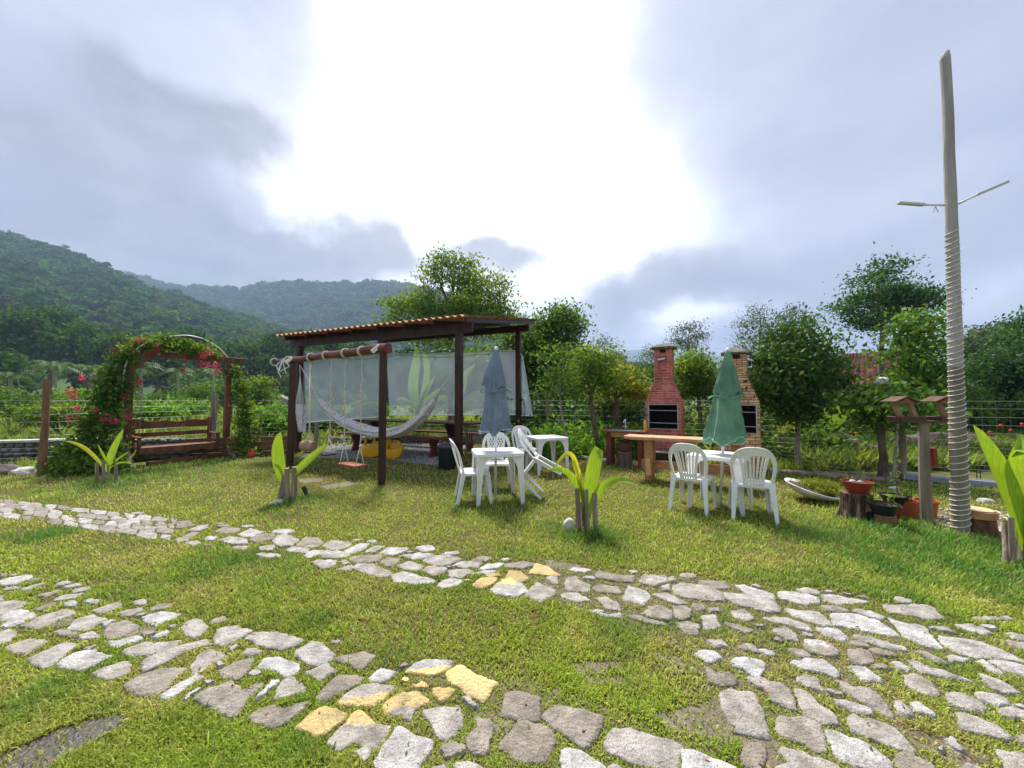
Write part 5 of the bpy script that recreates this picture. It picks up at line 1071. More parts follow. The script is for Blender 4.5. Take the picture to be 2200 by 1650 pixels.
    for k, z in prof:
        for i in range(nn_): a = 2 * PI * i / nn_; e_ = .45; cxx, syy = math.cos(a), math.sin(a); vs.append(((abs(cxx) ** e_) * math.copysign(cw * k, cxx) * (1 + random.uniform(-.02, .02)), cyy + (abs(syy) ** e_) * math.copysign(cd * k, syy), z + random.uniform(-.006, .006)))
    mb.add(vs, [(r * nn_ + i, r * nn_ + (i + 1) % nn_, (r + 1) * nn_ + (i + 1) % nn_, (r + 1) * nn_ + i) for r in range(len(prof) - 1) for i in range(nn_)] + [tuple(range(nn_ - 1, -1, -1)), tuple((len(prof) - 1) * nn_ + i for i in range(nn_))])
    build('chimney_cap', mb, mat('lichen_cement', (.30, .28, .24), rough=1, col2=(.10, .10, .085), scale=14, bump=1), t, local=True, smooth=False)
    mb = MB(); mb.box((0, y0 - .004, z4 - .045), (.13, .02, .07)); build('smoke_vent', mb, M['soot_and_shade'], t, local=True)
    return t
BR1 = mat('red_brick', (.62, .18, .135), rough=.8, col2=(.36, .075, .06), scale=5, bump=.3, island=.22); MO1 = mat('pink_mortar', (.72, .48, .42), rough=1, col2=(.45, .20, .17), scale=7)
BR2 = mat('ochre_brick', (.78, .54, .30), rough=.85, col2=(.50, .22, .11), scale=4, bump=.3, island=.3, hue=.012); MO2 = mat('brown_mortar', (.22, .085, .05), rough=1, col2=(.10, .045, .03), scale=6)
q1 = at(1426, 990, 8.95); q1.z = 0; q1.y += .0
TH = R(-30)
bbq(Vector((q1.x, 8.95, 0)), TH, 'red painted brick barbecue with tall chimney behind the rustic table', BR1, MO1, 2.66)
q2 = at(1588, 1000, 7.85); bbq(Vector((q2.x, 7.85, 0)), TH, 'ochre brick barbecue with dark stains, half hidden by the green parasol', BR2, MO2, 2.40)
RZ = Matrix.Rotation(TH, 3, 'Z')
def bq(x, y, z): return Vector((q1.x, 8.95, 0)) + RZ @ Vector((x, y, z))
c = bq(-.02, .05, 2.42); t = thing('black_floodlight', c, 'small black floodlight fixed to the red chimney', 'floodlight'); mb = MB(); mb.box(c, (.20, .035, .075), mat=RZ @ Matrix.Rotation(R(-8), 3, 'Y') @ Matrix.Rotation(R(-30), 3, 'X')); build('housing', mb, M['blackplastic'], t, bevel=.005)
mb = MB(); mb.box(c + RZ @ Vector((0, -.02, -.004)), (.17, .012, .055), mat=RZ @ Matrix.Rotation(R(-8), 3, 'Y') @ Matrix.Rotation(R(-30), 3, 'X')); build('lens', mb, M['metal'], t)
mb = MB(); mb.tube([c + Vector((-.03, .02, 0)), c + RZ @ Vector((-.07, .055, -.15)), bq(-.09, .1, 2.12)], .006, 5); build('cable', mb, M['blackplastic'], t)
# black stove standing at the barbecue foot
c = bq(.05, -.30, 0); t = thing('metal_stove', c, 'low black metal stove with pale top edge at the foot of the red barbecue', 'stove'); mb = MB(); mb.box(c + Vector((0, 0, .155)), (.62, .36, .27), mat=RZ); build('body', mb, mat('stove_black', (.015, .018, .022), rough=.15), t, bevel=.01)
mb = MB(); mb.box(c + Vector((0, 0, .30)), (.64, .38, .018), mat=RZ); build('top_plate', mb, M['metal'], t, bevel=.004)
for sx in (-1, 1):
    for sy in (-1, 1): mb = MB(); mb.box(c + RZ @ Vector((sx * .28, sy * .15, .012)), (.03, .03, .024), mat=RZ); build('foot', mb, M['blackplastic'], t)
# ---------------------------------------------------------------- sink stand
s0 = at(1345, 1000, 8.55); s0.z = 0; t = thing('sink_stand', s0, 'outdoor sink set in a red edged counter on four dark red legs', 'sink'); sp_ = lambda x, y, z: s0 + RZ @ Vector((x, y, z))
mb = MB(); mb.box(sp_(0, .0, .775), (.92, .50, .035), mat=RZ); build('countertop', mb, mat('counter', (.34, .12, .09), rough=.3, var=.3), t, bevel=.008)
mb = MB(); mb.box(sp_(.03, -.0, .794), (.62, .36, .008), mat=RZ); build('basin_rim', mb, mat('steel', (.62, .64, .66), rough=.25, var=.1, metallic=.7), t, bevel=.004)
mb = MB(); mb.box(sp_(.03, 0, .799), (.40, .26, .004), mat=RZ); build('basin', mb, mat('basin_dark', (.22, .23, .24), rough=.3, metallic=.5), t)
mb = MB(); mb.box(sp_(0, -.17, .70), (.72, .03, .11), mat=RZ); build('apron', mb, M['rawwood'], t, bevel=.004)
for sx in (-1, 1):
    for sy in (-1, 1): mb = MB(); mb.box(sp_(sx * .33, sy * .15, .38), (.11 if sx < 0 and sy < 0 else .075, .08, .757), mat=RZ); build('leg', mb, M['redwood'], t, bevel=.006)
mb = MB(); mb.tube([sp_(-.05, .19, .79), sp_(-.05, .19, .93), sp_(-.05, .17, .985), sp_(-.06, .10, .985), sp_(-.06, .06, .95)], .013, 8); mb.blob(sp_(-.05, .185, 1.0), .022, 8, 6, 0); mb.tube([sp_(-.11, .19, .86), sp_(-.0, .19, .86)], .012, 8); build('tap', mb, M['white'], t, smooth=True)
c = at(1386, 920, 8.32); c.z = .793; t = thing('sauce_bottle', c, 'yellow plastic bottle standing on the right end of the sink counter', 'bottle'); mb = MB(); mb.lathe([(.03, 0), (.034, .01), (.034, .15), (.028, .175), (.016, .195)], 16, c); build('bottle', mb, mat('yellow_bottle', (.78, .50, .03), rough=.3, var=.05), t, smooth=True)
mb = MB(); mb.lathe([(.017, .192), (.017, .212), (.006, .222)], 12, c); build('cap', mb, mat('bottle_cap', (.75, .62, .3), rough=.4), t, smooth=True)
def stump(loc, r, h, label, name='tree_stump', mtop=None, group=None, sq=1.0, wob=.08, mb_=None, flare=1.12):
    t = thing(name, loc, label, 'stump', group); ph = [random.uniform(0, 6) for _ in range(4)]; f = lambda th, z, i: 1 + wob * (math.sin(5 * th + ph[0]) * .6 + math.sin(11 * th + ph[1]) * .35 + math.sin(17 * th + ph[2] + z * 9) * .25)
    mb = MB(); mb.lathe([(r * flare * 1.02, -.01), (r * flare, .02), (r * 1.0, h * .35), (r * .97, h * .8), (r * .98, h)], 40, loc, fn=f); build('bark', mb, mb_ or M['bark'], t)
    mb = MB(); mb.lathe([(r * .93, h + .002), (r * .92, h + .008), (.0001, h + .010)], 40, loc, fn=lambda th, z, i: f(th, h, i)); build('cut_face', mb, mtop or mat('cut_wood', (.52, .36, .20), rough=.8, col2=(.36, .22, .11), scale=16), t); return t
sl2 = sp_(-.03, -.02, 0); stump(sl2, .155, .30, 'thick bark covered stump standing under the sink')
c = sl2 + Vector((0, 0, .31)); t = thing('clay_sack', c, 'lumpy brown clay pot on the stump under the sink', 'pot'); mb = MB(); mb.blob(c + Vector((0, 0, .12)), (.15, .13, .125), 14, 10, .16); mb.blob(c + Vector((.04, 0, .25)), (.07, .07, .06), 10, 8, .2); build('pot', mb, mat('brown_clay', (.13, .055, .035), rough=.6, var=.4, bump=.4), t, smooth=True)
# ---------------------------------------------------------------- rustic table
r0 = gnd(1392, 1033); r1_ = gnd(1583, 1052); ru = (r1_ - r0).normalized(); rn = Vector((-ru.y, ru.x, 0)); t = thing('rustic_table', (r0 + r1_) / 2, 'raw orange timber table with live edge plank top and low rail', 'table')
Lr = (r1_ - r0).length
mb = MB(); ol = []
for k in range(15): s = -.42 + (Lr + .55) * k / 14; ol.append((s, -.24 + .018 * math.sin(k * 1.9) + (.10 if k == 0 else 0) + (.05 if k == 14 else 0)))
for k in range(14, -1, -1): s = -.42 + (Lr + .55) * k / 14; ol.append((s, .26 + .02 * math.sin(k * 2.3 + 1)))
B = r0 + rn * .12; P2 = lambda s, d, z: B + ru * s + rn * d + Vector((0, 0, z)); n_ = len(ol)
mb.add([P2(s, d, .735) for s, d in ol] + [P2(s, d, .795) for s, d in ol], [tuple(range(n_ - 1, -1, -1)), tuple(range(n_, 2 * n_))] + [(i, (i + 1) % n_, n_ + (i + 1) % n_, n_ + i) for i in range(n_)]); build('plank_top', mb, mat('pale_plank', (.66, .40, .24), rough=.6, col2=(.48, .22, .10), scale=3, stretch=(2, 9, 9), bump=.2), t, bevel=.012)
for s in (0, Lr):
    for d in (-.0, .24):
        mb = MB(); mb.sweep([P2(s, d - .05, 0), P2(s, d - .05, .25), P2(s + .012, d - .05, .5), P2(s, d - .05, .735)], [.12, .135, .15, .14], .085, tuple(ru)); build('leg', mb, M['rawwood'], t, bevel=.008)
mb = MB(); mb.beam(P2(-.14, .06, .275), P2(Lr + .25, .06, .275), .06, .15); build('low_rail', mb, M['rawwood'], t, bevel=.006)
mb = MB(); mb.sweep([P2(.015, -.12, .10), P2(.0, -.12, .40)], .085, .03, tuple(ru)); build('brace', mb, mat('fresh_wood', (.72, .44, .22), rough=.6, var=.2), t, bevel=.004)
# ================================================================ vegetation
LM = {
 'yellowgreen': leafmat('leaf_yellow_green', (.23, .34, .05), (.10, .19, .028), tr=.45, scale=.7),
 'mid': leafmat('leaf_mid_green', (.16, .29, .042), (.06, .135, .024), tr=.4, scale=.9),
 'dark': leafmat('leaf_dark_green', (.11, .21, .045), (.04, .095, .022), tr=.35, scale=.9, rough=.5),
 'blue': leafmat('leaf_blue_green', (.11, .22, .075), (.04, .11, .04), tr=.3, scale=.8),
 'grey': leafmat('leaf_grey_green', (.14, .19, .10), (.05, .08, .045), tr=.35, scale=.8),
 'bright': leafmat('leaf_bright_green', (.20, .38, .05), (.10, .24, .03), tr=.5, scale=.9),
 'lime': leafmat('leaf_lime', (.42, .55, .05), (.25, .42, .03), tr=.5, scale=2.5),
 'yellow': leafmat('leaf_golden', (.34, .36, .05), (.16, .24, .03), tr=.45, scale=1.5),
 'far': leafmat('leaf_far_dark', (.085, .18, .035), (.028, .075, .018), tr=.3, scale=.2, rough=.95, spec=.04),
}
def branchy(mb, a, b, r0, r1, bend=.12, n=7, sides=7):
    d = (b - a).length; o = Vector((random.uniform(-1, 1), random.uniform(-1, 1), random.uniform(-.3, .6))) * d * bend
    q = [bez([a, a.lerp(b, .5) + o, b], i / n) for i in range(n + 1)]; mb.tube(q, [r0 + (r1 - r0) * i / n for i in range(n + 1)], sides, wob=.06); return q
def tree(label, Y, trunk, bl, lm, leaf, n, k=12, r=.12, bark='bark', name='tree', cat='tree', group=None, depth=1.0, cr=None, up=.3, aspect=.5, stems=1, twigs=3, base_z=0.0, shell=2.4, droop=0.0):
    """trunk: pixel polyline base first; bl: pixel ellipses; leaf size in metres"""
    P = [at(x, y, Y) for x, y in trunk]; P[0].z = base_z; s = Y / F
    t = thing(name, P[0], label, cat, group)
    B = [(at(x, y, Y + random.uniform(-.5, .5) * rx * s * depth), (rx * s, rx * s * depth, ry * s)) for x, y, rx, ry in bl]
    mb = MB(); L_ = len(P) - 1; mb.tube(P, [r * (1 - .55 * i / L_) * (1.25 if i == 0 else 1) for i in range(L_ + 1)], 9, wob=.07)
    for c, rr in B:
        q = branchy(mb, P[-1] if c.z > P[-1].z else P[max(L_ - 1, 0)].lerp(P[-1], .7), c, r * .38, r * .10)
        for _ in range(twigs):
            e = c + Vector([random.gauss(0, .55) * v for v in rr]); branchy(mb, q[random.randint(3, 6)], e, r * .13, r * .03, sides=5)
    build('trunk', mb, M[bark], t)
    cr_ = cr or leaf * 1.9; B_ = []
    for c, rr in B:
        B_.append((c, tuple(v * .5 for v in rr)))
        for _ in range(7):
            u = Vector([random.gauss(0, 1) for _ in range(3)]).normalized(); q = random.uniform(.10, .20); B_.append((c + Vector([u[i] * rr[i] * random.uniform(1.0, 1.28) for i in range(3)]), (rr[0] * q, rr[1] * q, rr[2] * q)))
        for _ in range(7):
            u = Vector([random.gauss(0, 1) for _ in range(3)]).normalized(); q = random.uniform(.28, .5); B_.append((c + Vector([u[i] * rr[i] * random.uniform(.55, .95) for i in range(3)]), (rr[0] * q, rr[1] * q, rr[2] * q * .8)))
    C = clusters(B_, n, k, cr_, shell=shell); V, Fq = leaves(C, RS.uniform(leaf * .6, leaf * 1.3, len(C)), up=up, aspect=aspect, droop=droop)
    npmesh('crown', V, Fq, LM[lm], t); return t
def bushmass(name, lst, lm, leaf, n, k=10, label=None, cat=None, kind='stuff', shell=1.6, aspect=.55):
    B = []
    for x, y, rx, ry, Y in lst: s = Y / F; c = at(x, y, Y); B.append((c, (rx * s, rx * s * .8, ry * s)))
    C = clusters(B, n, k, leaf * 1.8, shell=shell); C = C[C[:, 2] > .02]; V, Fq = leaves(C, RS.uniform(leaf * .6, leaf * 1.4, len(C)), aspect=aspect)
    return tag(npmesh(name, V, Fq, LM[lm]), label, cat, kind=kind)
# -- centre
tree('tall feathery yellow green tree rising behind the pergola roof', 22, [(985, 905), (978, 820), (965, 740), (975, 690)],
     [(875, 650, 45, 24), (925, 682, 80, 32), (985, 612, 60, 36), (940, 590, 34, 30), (1045, 618, 46, 34), (1000, 662, 90, 36), (1075, 655, 42, 30), (1100, 690, 40, 26), (862, 690, 34, 22), (905, 630, 30, 22), (965, 560, 26, 18), (1000, 575, 26, 18), (930, 720, 90, 26), (1040, 715, 80, 26)], 'yellowgreen', .20, 1650, 11, r=.28, twigs=4, depth=.8, shell=1.5)
tree('big dark bushy tree right behind the rear pergola corner', 16, [(1135, 930), (1140, 850), (1150, 780)],
     [(1185, 695, 46, 36), (1222, 690, 26, 22), (1150, 765, 62, 48), (1200, 775, 42, 48), (1165, 850, 56, 52), (1125, 720, 44, 26), (1080, 770, 60, 40), (1215, 735, 26, 30), (1060, 830, 50, 40), (1225, 830, 34, 34)], 'mid', .16, 2400, 12, r=.2, shell=1.7)
tree('low dark tree filling the gap under the feathery crown', 19, [(900, 915), (900, 850), (910, 800)], [(880, 800, 60, 40), (960, 790, 70, 44), (1020, 820, 50, 40), (920, 850, 60, 30), (820, 850, 40, 30)], 'dark', .24, 700, 12, r=.15, shell=1.6)
tree('thin pale forked sapling by the fence behind the white tables', 9.3, [(1217, 972), (1213, 925), (1206, 890), (1203, 850)], [(1200, 800, 26, 24), (1215, 760, 22, 22), (1185, 830, 18, 16), (1225, 840, 18, 18), (1170, 760, 14, 12)], 'mid', .10, 120, 9, r=.035, bark='palebark', twigs=5)
tree('small sparse tree with rough brown trunk left of the sink', 9.8, [(1284, 978), (1279, 920), (1272, 880), (1268, 850)], [(1250, 790, 36, 32), (1292, 812, 34, 32), (1268, 765, 30, 24), (1300, 770, 20, 20), (1240, 830, 24, 20)], 'yellowgreen', .10, 330, 10, r=.085, twigs=6)
tree('golden leaved small tree with straight trunk behind the sink', 10.6, [(1326, 945), (1325, 890), (1324, 850)], [(1330, 822, 34, 22), (1368, 840, 30, 20), (1305, 838, 24, 18), (1345, 800, 22, 12), (1390, 850, 14, 12)], 'yellow', .11, 300, 11, r=.11, bark='bark')
tree('rounded green tree between the two brick barbecues', 11.5, [(1506, 945), (1504, 890), (1500, 850)], [(1478, 798, 34, 32), (1508, 812, 30, 34), (1460, 782, 18, 14), (1490, 770, 22, 14), (1470, 840, 26, 20), (1520, 850, 16, 22)], 'yellowgreen', .115, 430, 12, r=.08)
tree('dark glossy round tree behind the tilted planter bowl', 8.2, [(1718, 1018), (1712, 960), (1713, 905), (1705, 860)],
     [(1700, 800, 74, 54), (1655, 762, 36, 36), (1740, 772, 46, 40), (1688, 722, 22, 20), (1745, 728, 16, 20), (1785, 810, 34, 40), (1700, 872, 48, 34), (1655, 830, 46, 38), (1665, 700, 8, 16), (1722, 700, 9, 22), (1780, 745, 12, 14), (1735, 850, 44, 30)], 'dark', .105, 1150, 11, r=.06, bark='palebark', depth=.8, shell=1.8)
tree('tall broad crowned tree with slim trunk behind the bird feeder', 15.5, [(1893, 960), (1893, 850), (1893, 760), (1897, 690)],
     [(1893, 592, 50, 30), (1935, 625, 44, 26), (1850, 640, 38, 22), (1812, 665, 34, 15), (1893, 645, 66, 28), (1965, 645, 40, 22), (2008, 645, 28, 18), (1880, 690, 50, 20), (1925, 680, 40, 18), (1845, 690, 30, 10)], 'blue', .14, 850, 12, r=.14, shell=2.0, depth=.8)
tree('open leafed tree in front of the red roofed house', 10, [(1932, 1010), (1938, 930), (1945, 860), (1945, 800)], [(1965, 705, 42, 26), (1945, 738, 30, 20), (1985, 740, 30, 30), (1935, 712, 12, 10), (1990, 690, 18, 12), (1950, 770, 50, 18), (1960, 820, 56, 30), (2010, 795, 30, 30), (1935, 850, 30, 30), (1985, 850, 50, 34)], 'mid', .14, 480, 10, r=.05, aspect=.6, shell=1.6, twigs=5)
tree('near leafy tree with smooth brown trunk beside the bird feeder', 7.1, [(1899, 1030), (1898, 980), (1890, 920), (1887, 880)], [(1885, 862, 36, 18), (1935, 868, 34, 22), (1850, 872, 22, 14), (1905, 905, 34, 18), (1935, 845, 28, 16)], 'mid', .12, 170, 8, r=.075, bark='bark', aspect=.6)
tree('slender pale stemmed tree right of the smooth brown trunk', 6.75, [(1920, 1040), (1923, 980), (1928, 930), (1930, 900)], [(1950, 890, 26, 20), (1915, 880, 20, 18)], 'mid', .12, 60, 8, r=.028, bark='palebark', aspect=.6)
tree('dense blue green tree at the right edge beyond the pole', 15, [(2150, 960), (2150, 860)], [(2140, 770, 46, 40), (2185, 730, 34, 30), (2110, 800, 34, 34), (2190, 810, 50, 50), (2140, 850, 70, 40), (2230, 760, 60, 70), (2210, 690, 20, 20), (2260, 850, 70, 60)], 'blue', .16, 1900, 12, r=.18, shell=1.7)
tree('pale hazy tree peeking over the dense right edge tree', 34, [(2110, 900), (2110, 790)], [(2095, 745, 26, 24), (2120, 725, 22, 18), (2150, 715, 26, 16), (2085, 775, 20, 18)], 'grey', .32, 330, 10, r=.2)
for lab, tr_, bl in (('wispy eucalyptus with double tuft over the dark round tree', [(1628, 860), (1630, 760), (1634, 690)], [(1634, 662, 16, 13), (1612, 690, 26, 17), (1650, 692, 22, 17), (1598, 722, 22, 15), (1640, 722, 28, 14), (1600, 750, 24, 14)]),
                     ('wispy eucalyptus right of the dark round tree top', [(1700, 870), (1702, 760), (1702, 700)], [(1685, 688, 18, 12), (1702, 668, 12, 8), (1728, 700, 18, 11), (1738, 682, 10, 8), (1702, 715, 24, 10)]),
                     ('faint wispy eucalyptus rising behind the red chimney', [(1478, 860), (1478, 760), (1478, 730)], [(1462, 708, 18, 10), (1484, 700, 16, 8), (1500, 724, 14, 13), (1460, 732, 16, 10), (1482, 745, 20, 10)]),
                     ('small wispy eucalyptus left of the red chimney', [(1302, 880), (1302, 800), (1300, 760)], [(1296, 738, 18, 12), (1280, 762, 15, 12), (1316, 768, 16, 14), (1298, 785, 24, 12)]),
                     ('thin wispy eucalyptus against the chimney left side', [(1400, 880), (1400, 800)], [(1400, 760, 12, 14), (1392, 785, 14, 12), (1410, 800, 12, 12)])):
    tree(lab, 42, tr_, bl, 'grey', .30, 46 * len(bl), 9, r=.16, bark='palebark', name='eucalyptus', group='wispy eucalyptus trees', twigs=5, shell=1.3, aspect=.3, cr=.55)
# -- dark band behind the right fence
tree('spreading dark flat crowned tree between sink and red barbecue', 30, [(1365, 900), (1362, 830)], [(1345, 802, 36, 9), (1385, 808, 34, 9), (1362, 818, 50, 10), (1330, 815, 20, 9)], 'dark', .26, 400, 12, r=.3)
bushmass('undergrowth', [(x, y, 52, 44, random.uniform(11.5, 15)) for x in range(1090, 1440, 42) for y in (880, 930)] + [(x, 900, 30, 30, 13) for x in range(1080, 1440, 40)], 'dark', .17, 1900)
bushmass('undergrowth', [(x, 935 + random.uniform(-6, 10), 46, 22, 10.8) for x in range(1150, 1620, 44)] + [(x, 958, 40, 14, 9.9) for x in range(1150, 1330, 40)], 'bright', .12, 1000)
bushmass('undergrowth', [(x, y + (14 if 1790 < x < 1930 else 0), 60, 26 if 1790 < x < 1930 else 44, random.uniform(12, 16)) for x in range(1560, 2400, 52) for y in (872, 920)], 'dark', .15, 3400)
bushmass('undergrowth', [(1640, 840, 40, 30, 12), (1580, 880, 30, 40, 11), (1620, 900, 40, 40, 10), (1790, 960, 50, 30, 9.2), (1750, 950, 40, 34, 9.4), (1660, 960, 34, 34, 9), (1830, 880, 40, 30, 11)], 'mid', .12, 700)
bushmass('undergrowth', [(1990, 985, 90, 10, 10), (2110, 1000, 120, 10, 9)], 'bright', .08, 500, shell=1.2)
# red blossoms in the dark shrubbery
mb = MB(); redm = mat('red_blossom', (.55, .03, .02), rough=.7, var=.2)
for x, y in ((2150, 915), (2172, 925), (2197, 912), (2128, 930), (1808, 985)): mb.blob(at(x, y, 10.6), .045, 7, 5, .3)
tag(build('blossoms', mb, redm, smooth=True, origin=at(2160, 920, 10.6)), kind='stuff')
# -- tree line left: big dark trees, palms
dk = [(-150, 705, 90, 70, 95), (30, 715, 70, 60, 100), (110, 700, 60, 50, 110), (185, 735, 55, 40, 105), (255, 745, 48, 34, 100), (340, 770, 50, 36, 92), (405, 740, 45, 34, 120), (470, 765, 44, 34, 105), (530, 770, 44, 34, 110), (590, 750, 44, 36, 120), (650, 745, 44, 40, 120), (720, 760, 48, 40, 100), (790, 770, 50, 40, 95), (-30, 790, 60, 36, 70)]
wh = ['far left beyond the frame edge', 'behind the left fence post', 'above the palm grove', 'behind the arbour foliage', 'left of the arbour beam', 'in the middle of the arbour opening', 'over the arch top', 'right of the arbour beam', 'between arbour and swing frame', 'left of the swing frame', 'behind the rope tangle', 'behind the rope swings', 'behind the tall front swing post', 'low at the left picture edge']
for (x, y, rx, ry, Y), w_ in zip(dk, wh):
    tree('dark rainforest tree at the hill foot, ' + w_, Y, [(x, 868), (x, y + ry * .6)], [(x, y, rx * .75, ry * .7), (x - rx * .5, y + ry * .4, rx * .5, ry * .55), (x + rx * .5, y + ry * .3, rx * .5, ry * .55), (x, y + ry * .7, rx * .8, ry * .6), (x + rx * .1, y - ry * .4, rx * .4, ry * .4)], 'far', 1.15, 330, 9, r=.6, group='rainforest trees at the foot of the hill', twigs=0, shell=1.8, aspect=.7, cr=1.6)
def palm(label, Y, base, top, fl, nf=15, r=.22, lm='dark', group=None, cat='palm', w=.10, name='palm_tree', bark='palebark'):
    a, b = at(*base, Y), at(*top, Y); a.z = 0; t = thing(name, a, label, cat, group); mb = MB(); mb.tube([a, a.lerp(b, .5) + Vector((.1, 0, 0)), b], [r * 1.2, r, r * .8], 9); build('trunk', mb, M[bark], t)
    V = []; Fq = []; mb = MB()
    for k in range(nf):
        az = 2 * PI * k / nf + random.uniform(-.2, .2); e = random.uniform(-.1, 1.1); L_ = fl * random.uniform(.85, 1.1); d = Vector((math.cos(az), math.sin(az), 0)); q = [b, b + d * L_ * .45 * math.cos(e) + Vector((0, 0, L_ * .55 * math.sin(e) + L_ * .12)), b + d * L_ * (.75 + .25 * math.cos(e)) + Vector((0, 0, L_ * (.5 * math.sin(e) - .45)))]
        mb.tube([bez(q, i / 6) for i in range(7)], [L_ * .012 * (1 - i / 8) for i in range(7)], 4); m = 16
        for i in range(2, m + 1):
            p = bez(q, i / m); tg = (bez(q, min(i / m + .02, 1)) - bez(q, i / m - .02)).normalized(); sd = tg.cross(Vector((0, 0, 1))).normalized(); ll = L_ * .26 * math.sin(PI * (i / m) ** .8 * .92 + .15)
            for s in (-1, 1):
                tip = p + sd * s * ll * .85 + tg * ll * .4 - Vector((0, 0, ll * random.uniform(.15, .5))); wv = tg * (L_ * .022); o = len(V); V += [p - wv, tip, p + wv]; Fq.append((o, o + 1, o + 2))
    build('rachis', mb, LM[lm], t); npmesh('fronds', np.array([tuple(v) for v in V]), np.array(Fq), LM[lm], t); return t
for x, y, Y, f, lab in ((116, 788, 52, 3.9, 'royal palm behind the left fence post'), (196, 800, 56, 3.6, 'royal palm half hidden by the flowering vine'), (302, 792, 58, 3.4, 'royal palm seen through the arbour on its left'), (382, 800, 60, 3.2, 'royal palm seen through the middle of the arbour'), (458, 802, 60, 3.2, 'royal palm seen beside the right arbour post'), (22, 812, 50, 3.6, 'royal palm at the far left picture edge')):
    palm(lab, Y, (x + 1, 880), (x, y), f, group='royal palms beyond the meadow')
palm('short feathery palm between the golden tree and red barbecue', 11.3, (1398, 935), (1400, 905), 1.15, nf=11, r=.05, lm='grey', name='small_palm')
# meadow bushes beyond the left fence
bs = [(60, 868, 70, 24, 20, 'mid'), (170, 860, 60, 26, 22, 'bright'), (250, 868, 50, 24, 20, 'mid'), (345, 862, 46, 20, 26, 'mid'), (425, 842, 44, 30, 30, 'mid'), (500, 838, 40, 34, 24, 'mid'), (560, 842, 34, 40, 22, 'yellowgreen'), (595, 900, 42, 30, 14, 'bright'), (560, 905, 26, 24, 13, 'bright'), (400, 872, 60, 12, 22, 'bright'), (330, 880, 60, 10, 18, 'bright'), (130, 886, 60, 12, 16, 'yellowgreen'), (-20, 850, 60, 34, 26, 'mid'), (640, 880, 30, 30, 17, 'mid'), (690, 900, 40, 40, 15, 'mid'), (740, 915, 50, 30, 15, 'mid'), (790, 890, 40, 40, 15.5, 'mid')]
bl_w = ['at the left edge of the meadow', 'behind the left fence post', 'behind the flowering vine', 'low behind the left arbour post', 'dense in the arbour opening', 'behind the right arbour post', 'yellowish beside the white cottage', 'with pale leaves between arbour and swing', 'small right of the arch vine', 'flat in the middle of the arbour', 'flat behind the bench back', 'flat yellowish near the left post', 'tall at the outermost left', 'behind the far swing post', 'under the hanging log', 'under the side plastic sheet', 'behind the tall swing post']
for (x, y, rx, ry, Y, lm), w_ in zip(bs, bl_w):
    s = Y / F; c = at(x, y, Y); g0 = Vector((c.x, c.y, 0)); t = thing('bush', g0, 'leafy meadow bush ' + w_, 'bush', 'bushes in the meadow'); mb = MB()
    for _ in range(5): branchy(mb, g0, c + Vector((random.gauss(0, .4) * rx * s, random.gauss(0, .3) * rx * s, 0)), .03, .01)
    build('stems', mb, M['bark'], t); C = clusters([(c, (rx * s, rx * s * .8, ry * s)), (c - Vector((0, 0, ry * s * .5)), (rx * s, rx * s * .8, ry * s * .6))], 150 + int(rx * 2), 10, .22, shell=1.7); C = C[C[:, 2] > .02]; V, Fq = leaves(C, RS.uniform(.10, .24, len(C)), aspect=.55); npmesh('foliage', V, Fq, LM[lm], t)
# meadow tufts (uncountable)
n_ = 90000; Yt = 8.0 / (1 - RS.rand(n_) * (1 - 8.0 / 90)); Xt = (RS.rand(n_) * 2 - 1) * 1.5 * Yt
lawnbig = [(-16, 0), (16, 0), (16, 2.6), (8.7, 6.3), (5.3, 8.1), (1.7, 10.4), (1.0, 11.2), (-2, 13.4), (-6.1, 12.2), (-8.5, 11.1), (-9.2, 7.7), (-16, 6.6)]
kp_ = ~inside(Xt, Yt, lawnbig); Xt, Yt = Xt[kp_], Yt[kp_]; n_ = len(Xt); hh = (.10 + .22 * RS.rand(n_)) * (1 + .02 * Yt) * np.where((vnoise(Xt, Yt, .35, 5) > .5), 1.3, .7); an = RS.rand(n_) * 6.28; ww = hh * .14
bs_ = np.stack([Xt, Yt, np.zeros(n_)], 1); sd = np.stack([np.cos(an) * ww, np.sin(an) * ww, 0 * an], 1); tp = np.stack([RS.normal(size=n_) * hh * .5, RS.normal(size=n_) * hh * .5, hh], 1)
V = np.stack([bs_ - sd, bs_ + sd, bs_ + tp], 1).reshape(-1, 3)
tag(npmesh('meadow_grass', V, np.arange(n_ * 3).reshape(-1, 3), leafmat('meadow_blade', (.27, .34, .07), (.13, .22, .04), tr=.45, scale=.25, isl=.4)), kind='stuff')

# ================================================================ fence
FP = [(-14.5, 6.4), (-9.25, 7.55), (-8.55, 11.0), (-6.1, 12.0), (-2.15, 13.2), (1.0, 11.2), (5.7, 8.75), (7.0, 7.3), (10.5, 5.2), (14, 3.6)]
FP = [Vector((x, y, 0)) for x, y in FP]
fe = thing('wire_fence', FP[5], 'galvanised wire mesh fence running round the lawn on timber posts', 'fence'); mb = MB(); wz = [.04, .10, .17, .25, .33, .42, .52, .63, .75, .88, 1.02, 1.16, 1.30, 1.44]
for a, b in zip(FP[:-1], FP[1:]):
    d = (b - a).length; k = max(2, int(d / 1.2))
    for z in wz: mb.tube([a.lerp(b, i / k) + Vector((0, 0, z + random.uniform(-.008, .008))) for i in range(k + 1)], .0023, 4, cap=False)
    for i in range(int(d / .16)): p = a.lerp(b, i * .16 / d); mb.tube([p + Vector((0, 0, .02)), p + Vector((random.uniform(-.01, .01), 0, 1.45))], .0014, 3, cap=False)
build('wire_mesh', mb, mat('galvanised_wire', (.42, .43, .42), rough=.5, var=.2, metallic=.3), fe)
